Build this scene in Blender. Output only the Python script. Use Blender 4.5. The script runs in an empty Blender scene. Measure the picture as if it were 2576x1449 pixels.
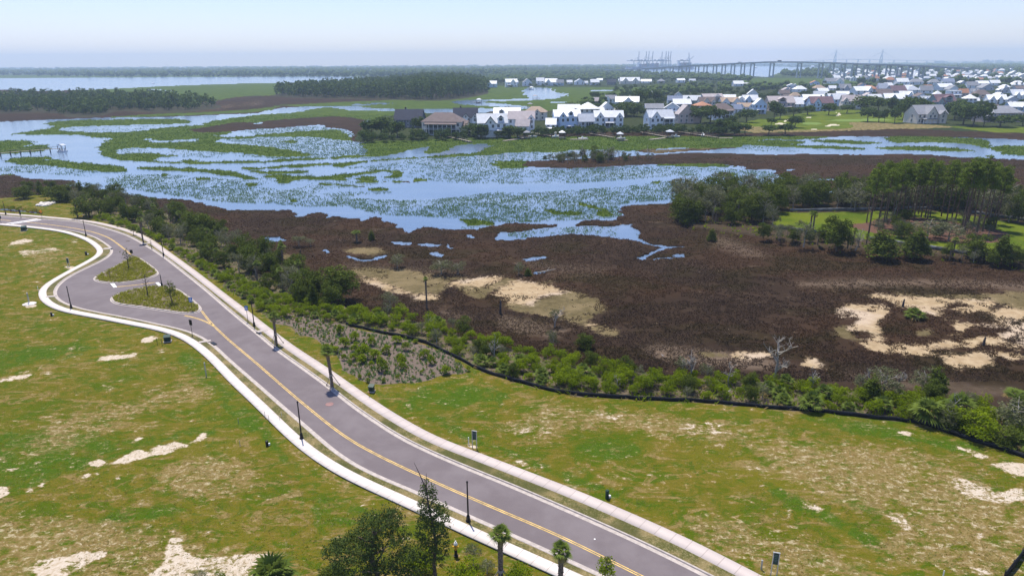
import bpy, bmesh, math, random
import numpy as np
from mathutils import Vector, Matrix
from mathutils.geometry import tessellate_polygon

# ---------------------------------------------------------------- camera
PITCH, ROLL, FPX, CAMH = math.radians(18.23), math.radians(-0.315), 1717.0, 40.0
SC = bpy.context.scene
cam_d = bpy.data.cameras.new("camera"); cam = bpy.data.objects.new("camera", cam_d)
SC.collection.objects.link(cam); SC.camera = cam
cam_d.sensor_width = 36; cam_d.lens = 36*FPX/2576; cam_d.clip_start = 0.5; cam_d.clip_end = 60000
M3 = Matrix.Rotation(math.pi/2-PITCH, 3, 'X') @ Matrix.Rotation(ROLL, 3, 'Z')
cam.matrix_world = Matrix.Translation((0, 0, CAMH)) @ M3.to_4x4()
# ---------------------------------------------------------------- sky, sun, exposure
SUN_EL, SUN_AZ = math.radians(70), math.radians(-22)      # sun ahead of the camera, a little to the left
w = bpy.data.worlds.new("World"); SC.world = w; w.use_nodes = True
nt = w.node_tree; bg = nt.nodes['Background']
sky = nt.nodes.new('ShaderNodeTexSky'); sky.sky_type = 'NISHITA'; sky.sun_disc = False
sky.sun_elevation = SUN_EL; sky.sun_rotation = SUN_AZ; sky.air_density = 1.15; sky.dust_density = .15; sky.ozone_density = 5.0
sky.altitude = 40
tint = nt.nodes.new('ShaderNodeMix'); tint.data_type = 'RGBA'; tint.blend_type = 'MULTIPLY'; tint.inputs[0].default_value = 1; tint.inputs[7].default_value = (.98, .90, 1.06, 1)
nt.links.new(sky.outputs[0], tint.inputs[6]); nt.links.new(tint.outputs[2], bg.inputs[0]); bg.inputs[1].default_value = 0.075
sd = bpy.data.lights.new("sun", 'SUN'); sd.energy = 3.0; sd.angle = math.radians(0.53); sd.color = (1, .93, .80)
so = bpy.data.objects.new("sun", sd); SC.collection.objects.link(so)
sv = Vector((math.sin(SUN_AZ)*math.cos(SUN_EL), math.cos(SUN_AZ)*math.cos(SUN_EL), math.sin(SUN_EL)))
so.rotation_euler = sv.to_track_quat('Z', 'Y').to_euler()
so.location = sv*300
SC.view_settings.view_transform = 'Standard'; SC.view_settings.look = 'None'
SC.view_settings.exposure = 1.1; SC.view_settings.gamma = 1
SC.render.engine = 'CYCLES'
SC.cycles.max_bounces = 6; SC.cycles.transparent_max_bounces = 6; SC.cycles.volume_bounces = 1
HAZE = 0.00014

# ---------------------------------------------------------------- helpers
RM = np.array(M3)
def un(p, z=0.0):
    """picture point (2576-wide tracing) -> world point on the level z"""
    p = np.asarray(p, float)
    d = np.stack([(p[..., 0]-1288)/FPX, (724.5-p[..., 1])/FPX, -np.ones(p.shape[:-1])], -1) @ RM.T
    dz = np.minimum(d[..., 2], -1e-4)
    o = d*((z-CAMH)/dz)[..., None]; o[..., 2] += CAMH
    return o
def pj(wp):
    c = (np.asarray(wp, float)-np.array([0, 0, CAMH])) @ RM
    zz = np.minimum(c[..., 2], -1e-3)
    return np.stack([1288-FPX*c[..., 0]/zz, 724.5+FPX*c[..., 1]/zz], -1)
def at(x, y, z=0.0): return Vector(un((x, y), z))
def ppm(x, y, z=0.0):
    """tracing pixels per metre at a ground point"""
    v = at(x, y, z); return FPX/max(1.0, (v.y*math.cos(PITCH)+(CAMH-z)*math.sin(PITCH)))
def height_for(x, y, top, z=0.0):
    """height in metres of an upright thing standing at (x, y) whose top shows at row top"""
    b = at(x, y, z); lo, hi = 0.0, 300.0
    for _ in range(40):
        m = (lo+hi)/2
        if pj((b.x, b.y, z+m))[1] > top: lo = m
        else: hi = m
    return lo
rng = np.random.default_rng(7); random.seed(7)
COL = SC.collection
def tag(o, label=None, cat=None, group=None, kind=None):
    if label: o['label'] = label
    if cat: o['category'] = cat
    if group: o['group'] = group
    if kind: o['kind'] = kind
    return o
def empty(name, loc, rz=0.0, sc=1.0):
    o = bpy.data.objects.new(name, None); o.location = loc; o.rotation_euler = (0, 0, rz)
    o.scale = (sc, sc, sc) if not hasattr(sc, '__len__') else sc
    o.empty_display_size = 0.2; COL.objects.link(o); return o
def link(name, me, mat=None, parent=None, loc=(0, 0, 0), rz=0.0, sc=None):
    o = bpy.data.objects.new(name, me); COL.objects.link(o)
    if mat is not None and not me.materials: me.materials.append(mat)
    if parent is not None: o.parent = parent
    o.location = loc; o.rotation_euler = (0, 0, rz)
    if sc is not None: o.scale = sc
    return o
def npmesh(name, V, Fc, n=None, attrs=None, smooth=False):
    """V (N,3); Fc (M,k) faces of k corners each"""
    me = bpy.data.meshes.new(name); V = np.asarray(V, np.float32); Fc = np.asarray(Fc, np.int32)
    k = Fc.shape[1]; m = len(Fc)
    me.vertices.add(len(V)); me.vertices.foreach_set('co', V.ravel())
    me.loops.add(m*k); me.loops.foreach_set('vertex_index', Fc.ravel())
    me.polygons.add(m); me.polygons.foreach_set('loop_start', np.arange(m, dtype=np.int32)*k)
    me.polygons.foreach_set('loop_total', np.full(m, k, np.int32))
    if smooth: me.polygons.foreach_set('use_smooth', np.ones(m, bool))
    for a, v in (attrs or {}).items():
        at_ = me.attributes.new(a, 'FLOAT', 'POINT'); at_.data.foreach_set('value', np.asarray(v, np.float32))
    me.update(calc_edges=True); return me
class MB:
    def __init__(s): s.v = []; s.f = []
    def add(s, vs, fs):
        o = len(s.v); s.v += [tuple(v) for v in vs]; s.f += [tuple(i+o for i in f) for f in fs]; return s
    def box(s, cx, cy, cz, sx, sy, sz, rz=0.0, M=None):
        c, q = math.cos(rz), math.sin(rz); vs = []
        for z in (-.5, .5):
            for x, y in ((-.5, -.5), (.5, -.5), (.5, .5), (-.5, .5)):
                X, Y = x*sx, y*sy; vs.append((cx+X*c-Y*q, cy+X*q+Y*c, cz+z*sz))
        if M is not None: vs = [tuple(M @ Vector(v)) for v in vs]
        return s.add(vs, [(3, 2, 1, 0), (4, 5, 6, 7), (0, 1, 5, 4), (1, 2, 6, 5), (2, 3, 7, 6), (3, 0, 4, 7)])
    def tube(s, pts, rad, n=6, cap=True):
        pts = [Vector(p) for p in pts]; rings = []; o = len(s.v)
        for i, p in enumerate(pts):
            d = (pts[min(i+1, len(pts)-1)]-pts[max(i-1, 0)]).normalized()
            a = d.cross(Vector((0, 0, 1)) if abs(d.z) < .9 else Vector((1, 0, 0))).normalized(); b = d.cross(a)
            r = rad[i] if hasattr(rad, '__len__') else rad
            for k in range(n):
                t = 2*math.pi*k/n; s.v.append(tuple(p+(a*math.cos(t)+b*math.sin(t))*r))
        for i in range(len(pts)-1):
            for k in range(n):
                s.f.append((o+i*n+k, o+i*n+(k+1) % n, o+(i+1)*n+(k+1) % n, o+(i+1)*n+k))
        if cap:
            s.f.append(tuple(o+k for k in range(n))[::-1]); s.f.append(tuple(o+(len(pts)-1)*n+k for k in range(n)))
        return s
    def lathe(s, prof, n=12, cx=0, cy=0):
        o = len(s.v)
        for r, z in prof:
            for k in range(n):
                t = 2*math.pi*k/n; s.v.append((cx+r*math.cos(t), cy+r*math.sin(t), z))
        for i in range(len(prof)-1):
            for k in range(n): s.f.append((o+i*n+k, o+i*n+(k+1) % n, o+(i+1)*n+(k+1) % n, o+(i+1)*n+k))
        s.f.append(tuple(o+k for k in range(n))[::-1]); s.f.append(tuple(o+(len(prof)-1)*n+k for k in range(n)))
        return s
    def mesh(s, name='m'):
        me = bpy.data.meshes.new(name); me.from_pydata(s.v, [], s.f); me.update(); return me
    def build(s, name, mat, parent=None, loc=(0, 0, 0), rz=0.0): return link(name, s.mesh(name), mat, parent, loc, rz)

# value noise on world coordinates
def _h(ix, iy, sd):
    n = (ix.astype(np.int64)*374761393+iy.astype(np.int64)*668265263+sd*2147483647) & 0xffffffff
    n = ((n ^ (n >> 13))*1274126177) & 0xffffffff
    return ((n ^ (n >> 16)) & 0xffff)/65535.0
def vnoise(x, y, sd=0):
    ix, iy = np.floor(x), np.floor(y); fx, fy = x-ix, y-iy; fx = fx*fx*(3-2*fx); fy = fy*fy*(3-2*fy)
    a = _h(ix, iy, sd); b = _h(ix+1, iy, sd); c = _h(ix, iy+1, sd); d = _h(ix+1, iy+1, sd)
    return (a*(1-fx)+b*fx)*(1-fy)+(c*(1-fx)+d*fx)*fy
def fbm(x, y, sd=0, o=4):
    s = 0; a = 1; t = 0
    for i in range(o): s = s+a*vnoise(x*2**i+i*17.3, y*2**i-i*9.1, sd+i); t += a; a *= .55
    return s/t

# ---------------------------------------------------------------- materials
def newmat(name):
    m = bpy.data.materials.new(name); m.use_nodes = True; n = m.node_tree; b = n.nodes['Principled BSDF']
    b.inputs['Roughness'].default_value = .8; b.inputs['Specular IOR Level'].default_value = .25
    return m, n, b
class N:
    def __init__(s, nt): s.t = nt
    def n(s, ty, **k):
        x = s.t.nodes.new(ty)
        for a, v in k.items(): setattr(x, a, v)
        return x
    def put(s, sock, v):
        if hasattr(v, 'is_output') or isinstance(v, bpy.types.NodeSocket): s.t.links.new(v, sock)
        elif isinstance(v, (tuple, list)): sock.default_value = (*v, 1) if len(v) == 3 and len(sock.default_value) == 4 else v
        else: sock.default_value = v
    def pos(s): return s.n('ShaderNodeNewGeometry').outputs['Position']
    def map(s, vec, sc=(1, 1, 1), rot=0):
        m = s.n('ShaderNodeMapping'); s.put(m.inputs[0], vec); m.inputs['Scale'].default_value = sc; m.inputs['Rotation'].default_value = (0, 0, rot); return m.outputs[0]
    def noise(s, vec, sc, det=4, rough=.55, dist=0):
        x = s.n('ShaderNodeTexNoise'); s.put(x.inputs['Vector'], vec); x.inputs['Scale'].default_value = sc
        x.inputs['Detail'].default_value = det; x.inputs['Roughness'].default_value = rough; x.inputs['Distortion'].default_value = dist
        return x.outputs['Fac']
    def m(s, op, a, b=0.0, c=0.0, clamp=False):
        x = s.n('ShaderNodeMath', operation=op); x.use_clamp = clamp
        s.put(x.inputs[0], a); s.put(x.inputs[1], b); s.put(x.inputs[2], c); return x.outputs[0]
    def step(s, v, lo, hi, a=0.0, b=1.0):
        x = s.n('ShaderNodeMapRange', interpolation_type='SMOOTHSTEP'); s.put(x.inputs[0], v)
        x.inputs[1].default_value = lo; x.inputs[2].default_value = hi; x.inputs[3].default_value = a; x.inputs[4].default_value = b
        return x.outputs[0]
    def mix(s, f, a, b):
        x = s.n('ShaderNodeMix', data_type='RGBA'); s.put(x.inputs[0], f); s.put(x.inputs[6], a); s.put(x.inputs[7], b); return x.outputs[2]
    def attr(s, nm): return s.n('ShaderNodeAttribute', attribute_name=nm).outputs['Fac']
    def bump(s, h, st=.3, d=.1):
        x = s.n('ShaderNodeBump'); s.put(x.inputs['Height'], h); x.inputs['Strength'].default_value = st; x.inputs['Distance'].default_value = d; return x.outputs[0]
def flat(name, col, rough=.7, var=.12, scale=1.0, metal=0.0, spec=.25, vscale=None):
    """plain surface with a little mottling and wear"""
    m, n, b = newmat(name); g = N(n)
    tc = g.n('ShaderNodeTexCoord').outputs['Object']
    f = g.noise(tc, scale, 5, .6)
    d = tuple(c*(1-var*1.6) for c in col); l = tuple(min(1, c*(1+var)) for c in col)
    g.put(b.inputs['Base Color'], g.mix(g.step(f, .3, .7), d, l))
    b.inputs['Roughness'].default_value = rough; b.inputs['Metallic'].default_value = metal; b.inputs['Specular IOR Level'].default_value = spec
    return m
def leafmat(name, c1, c2, trans=.25, dead=None):
    m, n, b = newmat(name); g = N(n)
    oi = g.n('ShaderNodeObjectInfo').outputs['Random']; t = g.attr('tone')
    f = g.m('ADD', g.m('MULTIPLY', oi, .45), g.m('MULTIPLY', t, .55))
    col = g.mix(f, c1, c2)
    if dead: col = g.mix(g.step(t, .9, .95), col, dead)
    g.put(b.inputs['Base Color'], col); b.inputs['Roughness'].default_value = .75; b.inputs['Specular IOR Level'].default_value = .06
    tr = g.n('ShaderNodeBsdfTranslucent'); g.put(tr.inputs[0], g.mix(.5, col, tuple(min(1, c*1.6) for c in c2)))
    mx = g.n('ShaderNodeMixShader'); mx.inputs[0].default_value = trans
    n.links.new(b.outputs[0], mx.inputs[1]); n.links.new(tr.outputs[0], mx.inputs[2])
    n.links.new(mx.outputs[0], n.nodes['Material Output'].inputs[0]); return m
def reedmat(name, cs, trans=.3):
    m, n, b = newmat(name); g = N(n); pos = g.pos(); t = g.attr('tone'); q = []
    for i, (a, c) in enumerate(cs): q.append(g.mix(t, a, c))
    f1 = g.step(g.noise(pos, .022, 5, .6, .6), .44, .58); f2 = g.step(g.noise(g.map(pos, (1, 1.8, 0)), .05, 5, .65, .5), .47, .62); f3 = g.step(g.noise(g.map(pos, (1, 2, 0)), .13, 4, .7), .58, .70)
    c = g.mix(f1, q[0], q[1]); c = g.mix(f2, c, q[2]); c = g.mix(g.m('ADD', f3, g.attr('tan'), clamp=True), c, q[3]); g.put(b.inputs['Base Color'], c); b.inputs['Roughness'].default_value = .85; b.inputs['Specular IOR Level'].default_value = .03
    tr = g.n('ShaderNodeBsdfTranslucent'); g.put(tr.inputs[0], c); mx = g.n('ShaderNodeMixShader'); mx.inputs[0].default_value = trans
    n.links.new(b.outputs[0], mx.inputs[1]); n.links.new(tr.outputs[0], mx.inputs[2]); n.links.new(mx.outputs[0], n.nodes['Material Output'].inputs[0]); return m
MT = dict(
    shrub=leafmat('leaf_shrub', (.080, .125, .004), (.220, .285, .008), .42),
    dark=leafmat('leaf_dark', (.046, .070, .008), (.110, .142, .020), .25),
    grey=leafmat('leaf_greygreen', (.082, .094, .040), (.160, .168, .084), .2),
    pine=leafmat('leaf_pine', (.075, .120, .012), (.150, .200, .026), .25),
    town=leafmat('leaf_town', (.040, .070, .014), (.088, .130, .028), .2),
    palm=leafmat('leaf_palm', (.075, .115, .018), (.155, .205, .038), .25, (.30, .22, .08)),
    bed=leafmat('leaf_bed', (.14, .17, .012), (.34, .32, .030), .25),
    oak=leafmat('leaf_oak', (.034, .060, .014), (.085, .118, .028), .22),
    reed_g=leafmat('reed_green', (.052, .096, .010), (.100, .160, .022), .3),
    reed_s=leafmat('reed_sparse', (.072, .140, .040), (.120, .205, .060), .35),
    reed_b=reedmat('reed_brown', [((.036, .024, .018), (.062, .042, .032)), ((.050, .027, .014), (.085, .048, .027)), ((.028, .021, .009), (.050, .038, .017)), ((.082, .056, .038), (.134, .097, .070))], .35),
    straw=leafmat('grass_straw', (.19, .145, .060), (.32, .25, .12), .2),
    weed=leafmat('field_grass', (.085, .115, .010), (.165, .165, .022), .25),
    bark=flat('bark', (.11, .085, .065), .9, .3, 3), barkg=flat('bark_grey', (.30, .28, .25), .9, .25, 3),
    pinebark=flat('bark_pine', (.13, .085, .060), .9, .3, 2), palmbark=flat('bark_palm', (.17, .13, .10), .9, .35, 6),
    black=flat('black_paint', (.012, .012, .013), .4, .2, 3), steel=flat('galvanised_steel', (.45, .46, .46), .45, .15, 4, .4),
    green=flat('dark_green_paint', (.012, .045, .035), .45, .2, 3), concrete=flat('kerb_concrete', (.42, .37, .34), .85, .12, 2),
    walk=None, blue=flat('blue_sign', (.03, .16, .5), .4, .1), white=flat('white_paint', (.80, .80, .78), .6, .06),
    greyroof=None, orange=flat('orange_sign', (.85, .30, .02), .45, .1), yellow=flat('yellow_paint', (.75, .42, .03), .6, .2, 3),
    red=flat('red_paint', (.45, .05, .03), .6, .15), fabric=flat('black_silt_fabric', (.010, .012, .018), .7, .4, 1.2),
    wood=flat('weathered_wood', (.30, .26, .22), .85, .2, 2), pile=flat('dark_pile', (.10, .08, .07), .9, .25, 2),
    glass=None, concb=flat('bridge_concrete', (.42, .45, .48), .8, .1, .1), craneb=flat('crane_paint', (.30, .36, .42), .6, .1, .05),
    hull=flat('boat_hull', (.80, .81, .82), .35, .05), hullb=flat('ship_hull', (.20, .22, .28), .6, .2, .03),
    rock=flat('white_rock', (.62, .58, .54), .9, .25, 2), trunkc=flat('trunk_town', (.12, .10, .08), .9, .2, 2),
)
m, n, b = newmat('window_glass'); b.inputs['Base Color'].default_value = (.035, .05, .065, 1); b.inputs['Roughness'].default_value = .12
b.inputs['Specular IOR Level'].default_value = .6; MT['glass'] = m
# ---------------------------------------------------------------- terrain zones (traced outlines)
RX0, RY0, RW, RH = -420, 158, 3420, 1560
def fill(poly, img=None, val=1.0):
    """scanline fill of a traced outline into a raster"""
    if img is None: img = np.zeros((RH, RW), np.float32)
    P = np.asarray(poly, float); x1, y1 = P[:, 0], P[:, 1]; x2, y2 = np.roll(x1, -1), np.roll(y1, -1)
    for r in range(max(0, int(P[:, 1].min()-RY0)), min(RH-1, int(P[:, 1].max()-RY0)+1)+1):
        y = r+RY0+.5; k = (y1 <= y) != (y2 <= y)
        if not k.any(): continue
        xs = np.sort(x1[k]+(y-y1[k])*(x2[k]-x1[k])/(y2[k]-y1[k]))
        for a, b in zip(xs[::2], xs[1::2]):
            i, j = int(round(a-RX0)), int(round(b-RX0))
            if j == i: j = i+1
            img[r, max(0, i):max(0, j)] = val
    return img
def ell(cx, cy, rx, ry, a=0.0, n=20):
    c, s = math.cos(a), math.sin(a)
    return [(cx+rx*math.cos(t)*c-ry*math.sin(t)*s, cy+rx*math.cos(t)*s+ry*math.sin(t)*c) for t in np.linspace(0, 2*math.pi, n, endpoint=False)]
def blur(img, r, ry=None):
    ry = r if ry is None else ry
    for ax, q in ((1, r), (0, ry)):
        if q < 1: continue
        for _ in range(2):
            k = 2*q+1; pad = [(0, 0), (0, 0)]; pad[ax] = (q+1, q)
            c = np.cumsum(np.pad(img, pad, mode='edge'), axis=ax)
            img = (np.take(c, np.arange(k, c.shape[ax]), ax)-np.take(c, np.arange(0, c.shape[ax]-k), ax))/k
    return img.astype(np.float32)
def samp(img, p):
    """bilinear lookup of a raster at traced points"""
    x = np.clip(p[..., 0]-RX0-.5, 0, RW-2.01); y = np.clip(p[..., 1]-RY0-.5, 0, RH-2.01)
    i = x.astype(int); j = y.astype(int); fx = x-i; fy = y-j
    return (img[j, i]*(1-fx)+img[j, i+1]*fx)*(1-fy)+(img[j+1, i]*(1-fx)+img[j+1, i+1]*fx)*fy
def smooth_poly(p, n=4):
    """Catmull-Rom through a closed outline"""
    P = np.asarray(p, float); o = []
    for i in range(len(P)):
        a, b, c, d = P[i-1], P[i], P[(i+1) % len(P)], P[(i+2) % len(P)]
        for t in np.arange(n)/n: o.append(.5*((2*b)+(-a+c)*t+(2*a-5*b+4*c-d)*t*t+(-a+3*b-3*c+d)*t**3))
    return o
W_, G_, B_, S_, M_, L_ = 1, 2, 3, 4, 5, 6      # water, green marsh, brown marsh, sand, olive mud flat, land
cls = np.full((RH, RW), B_, np.float32)
def z(c, p, sm=True): fill(smooth_poly(p) if sm and len(p) > 5 else p, cls, c)
z(L_, [(-420, 150), (3000, 150), (3000, 225), (1600, 225), (1180, 200), (1000, 197), (600, 198), (-420, 205)], 0)
z(G_, [(-420, 186), (300, 192), (560, 190), (700, 189), (560, 195), (300, 199), (-420, 205)], 0)
z(G_, [(250, 224), (640, 209), (770, 207), (900, 203), (1050, 200), (1290, 212), (1640, 219), (1640, 250), (1500, 272), (1420, 280), (1200, 277), (900, 277), (700, 266), (430, 252), (250, 240)])
z(G_, [(1500, 186), (1570, 183), (1932, 190), (2060, 190), (1932, 186), (1900, 183)], 0)
z(B_, [(-420, 258), (100, 262), (480, 262), (540, 255), (620, 243), (760, 242), (1000, 247), (1010, 251), (850, 258), (760, 263), (700, 265), (640, 276), (500, 283), (380, 289), (200, 298), (100, 300), (0, 306), (-420, 312)])
z(G_, [(240, 298), (400, 287), (520, 283), (640, 275), (700, 267), (660, 281), (500, 290), (330, 296)])
z(W_, [(-420, 200), (0, 198), (300, 196), (640, 194.3), (990, 194), (1055, 196), (900, 203), (750, 208.5), (640, 209), (400, 217), (270, 224), (110, 229), (0, 226), (-420, 228)], 0)
z(W_, [(1178, 193), (1240, 193), (1231, 200), (1190, 200)], 0)
z(W_, [(1570, 175.5), (1763, 170), (1932, 168), (2100, 173), (2180, 176), (2087, 178.5), (2020, 183), (1957, 184), (1940, 191), (1932, 194), (1813, 190), (1740, 186), (1590, 184)], 0)
z(G_, [(1600, 182), (1700, 181), (1850, 181), (1860, 183), (1700, 184.5)], 0)
z(W_, [(-420, 314), (0, 307), (100, 303), (250, 297), (400, 295.5), (520, 291), (640, 286), (711, 272), (806, 268), (894, 268), (944, 274), (1006, 275), (1169, 275), (1222, 272), (1235, 345), (1500, 343), (1999, 343), (2232, 344), (2407, 345), (2576, 353), (3000, 365), (3000, 410), (2576, 401), (2427, 396), (2357, 390), (2257, 388), (2169, 389),
   (1932, 475), (1800, 482), (1700, 505), (1688, 509), (1588, 517), (1560, 524), (1563, 542), (1550, 553), (1463, 555), (1440, 562), (1448, 569), (1513, 567), (1603, 564), (1588, 567), (1600, 577), (1613, 584), (1598, 597), (1645, 614), (1673, 618), (1730, 619), (1728, 622), (1674, 623), (1650, 636), (1612, 655), (1606, 652), (1640, 632), (1664, 620), (1640, 615), (1588, 601), (1513, 592), (1450, 587), (1363, 594), (1288, 602), (1254, 602), (1256, 584), (1288, 584), (1370, 574), (1400, 569), (1398, 565), (1363, 564), (1288, 562), (1221, 569), (1206, 579), (1181, 579), (1119, 574),
   (1064, 570), (1044, 577), (1036, 584), (1019, 582), (1014, 574), (994, 562), (964, 554), (944, 544), (919, 545), (911, 552), (904, 554), (899, 549), (876, 549), (859, 543), (839, 543), (814, 549), (824, 539), (804, 534), (761, 537), (759, 546), (739, 545), (740, 537), (729, 529), (644, 529), (587, 529), (565, 523), (515, 514), (500, 507), (417, 499), (350, 494), (295, 489), (230, 472), (165, 467), (195, 457), (160, 454), (120, 452), (52, 448), (45, 442), (0, 440), (-420, 425)], 0)
for p in [   # green marsh islands
 [(644, 289), (744, 282), (806, 271), (844, 271), (881, 277), (981, 279), (1060, 281), (1060, 300), (914, 303), (856, 296), (756, 300), (681, 306), (560, 316), (500, 313), (560, 300)],
 [(610, 345), (680, 336), (760, 330), (850, 326), (880, 345), (902, 354), (850, 353), (800, 346), (700, 345)], [(700, 356), (730, 353), (760, 357), (730, 361)], [(440, 372), (560, 364), (640, 366), (700, 374), (640, 378), (520, 376)],
 [(25, 338), (62, 332), (110, 325), (135, 319), (110, 311), (170, 303), (250, 301), (400, 299), (462, 300), (480, 308), (450, 312), (300, 316), (175, 321), (145, 328), (200, 331), (290, 333), (350, 329), (400, 322), (500, 315), (600, 318), (560, 340), (500, 338), (400, 342), (290, 349), (212, 344), (212, 340), (100, 340)],
 [(260, 359), (290, 349), (400, 342), (500, 338), (560, 343), (640, 345), (620, 350), (560, 350), (555, 358), (620, 363), (700, 372), (790, 390), (700, 395), (600, 385), (520, 382), (430, 375), (340, 372), (297, 378), (300, 388), (330, 385), (400, 386), (450, 393), (400, 396), (387, 404), (450, 408), (440, 412), (362, 407), (312, 403), (265, 394), (247, 379)],
 [(452, 409), (470, 403), (520, 407), (600, 405), (650, 404), (652, 409), (560, 412), (480, 413)],
 [(656, 407), (719, 399), (806, 397), (819, 400), (769, 404), (664, 410)], [(824, 397), (860, 391), (914, 389), (918, 394), (880, 397), (840, 401)],
 [(340, 424), (365, 420), (440, 421), (500, 424), (560, 429), (620, 439), (645, 450), (620, 452), (600, 447), (550, 439), (500, 434), (400, 429)],
 [(-420, 352), (0, 353), (60, 354), (88, 361), (60, 367), (115, 364), (120, 378), (60, 384), (0, 388), (-420, 390)],
 [(12, 406), (45, 396), (125, 394), (130, 399), (100, 403), (150, 401), (200, 408), (250, 413), (300, 418), (322, 428), (300, 433), (220, 430), (150, 420), (80, 415), (30, 412)],
 [(600, 422), (644, 422), (744, 414), (831, 410), (834, 414), (769, 420), (700, 424), (620, 427)], [(620, 428), (680, 431), (770, 430), (775, 434), (700, 438), (640, 434)],
 [(831, 419), (850, 410), (900, 406), (1044, 395), (1046, 399), (940, 406), (900, 413), (860, 420)],
 [(666, 443), (706, 439), (794, 444), (869, 437), (944, 429), (949, 434), (894, 441), (872, 448), (861, 455), (794, 452), (731, 454), (726, 460), (694, 459), (691, 449)],
 [(921, 428), (956, 425), (1006, 431), (1016, 438), (994, 447), (966, 448), (964, 444), (989, 439), (986, 434), (956, 431)],
 [(901, 447), (919, 442), (939, 444), (956, 457), (931, 458), (901, 453)], ell(905, 458, 18, 3), [(799, 462), (844, 461), (911, 467), (908, 469), (856, 467), (810, 465)],
 ell(948, 476, 25, 5), ell(1059, 453, 23, 4), ell(996, 456, 36, 1.6), ell(412, 440, 14, 4), ell(505, 450, 26, 3.5), ell(22, 440, 14, 3), ell(630, 464, 14, 4), ell(740, 505, 12, 3),
 [(906, 357), (1000, 354), (1130, 348), (1190, 345), (1300, 345), (1500, 342), (1999, 343), (2100, 344), (2013, 352), (1932, 350), (1900, 360), (1850, 372), (1813, 374), (1738, 374), (1698, 372), (1638, 377), (1600, 380), (1463, 377), (1400, 383), (1288, 385), (1260, 388), (1150, 395), (1066, 398), (1070, 394), (1140, 388), (1206, 381), (1226, 364), (1149, 367), (1119, 383), (1061, 386), (1081, 370), (1040, 376), (1014, 384), (985, 390), (924, 394), (919, 377)],
 [(2040, 352), (2130, 352), (2200, 358), (2230, 361), (2150, 363), (2060, 358)], [(2239, 344), (2400, 346), (2480, 352), (2482, 372), (2420, 362), (2330, 358), (2250, 360)],
 [(2207, 372), (2260, 368), (2330, 367), (2400, 372), (2465, 381), (2400, 382), (2300, 379), (2240, 377)], [(2490, 370), (2576, 366), (3000, 370), (3000, 397), (2576, 391), (2520, 385)],
 [(1932, 352), (2010, 355), (2025, 360), (1990, 365), (2080, 366), (2180, 374), (2150, 376), (1990, 371), (1932, 368), (1880, 364)],
 [(1458, 510), (1478, 513), (1520, 524), (1538, 534), (1538, 541), (1503, 543), (1498, 537), (1513, 529), (1463, 517)], [(1370, 527), (1395, 528), (1410, 533), (1460, 532), (1455, 540), (1410, 541), (1375, 532)],
 ell(1648, 459, 14, 4), [(1798, 432), (1862, 436), (1850, 446), (1800, 443)], [(1156, 553), (1180, 549), (1256, 563), (1240, 567), (1181, 567)], [(1240, 415), (1250, 405), (1330, 404), (1340, 420), (1260, 424)]]: z(G_, p)
for p in [   # brown marsh
 [(644, 312), (681, 304), (756, 298), (856, 294), (914, 302), (926, 312), (1000, 345), (894, 356), (884, 332), (856, 324), (819, 322), (806, 314), (769, 317), (694, 323), (644, 326), (525, 334), (475, 329), (512, 322), (600, 308)],
 [(1325, 412), (1338, 405), (1400, 402), (1563, 394), (1650, 389), (1738, 384), (1825, 385), (1932, 388), (2052, 387), (2169, 389), (2257, 388), (2357, 390), (2427, 396), (2576, 401), (3000, 412), (3000, 700), (1932, 520), (1932, 475), (1992, 469), (1995, 462), (1962, 457), (1982, 449), (1952, 439), (1952, 430), (1932, 427), (1875, 427), (1850, 417), (1788, 414), (1650, 414), (1538, 419), (1413, 423), (1325, 419)],
 [(1994, 332), (2157, 328), (2269, 323), (2382, 323), (2482, 331), (2576, 337), (3000, 345), (3000, 362), (2576, 353), (2407, 345), (2232, 344), (1999, 343)],
 [(1340, 331), (1500, 330), (1700, 330), (1850, 336), (1994, 333), (1999, 342), (1850, 345), (1700, 343), (1500, 344), (1340, 342)]]: z(B_, p)
z(M_, [(1600, 382), (1640, 377), (1740, 374), (1860, 372), (1760, 379), (1660, 386)]); z(G_, [(1650, 415), (1738, 412), (1790, 413), (1850, 418), (1800, 420), (1700, 419)])
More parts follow.
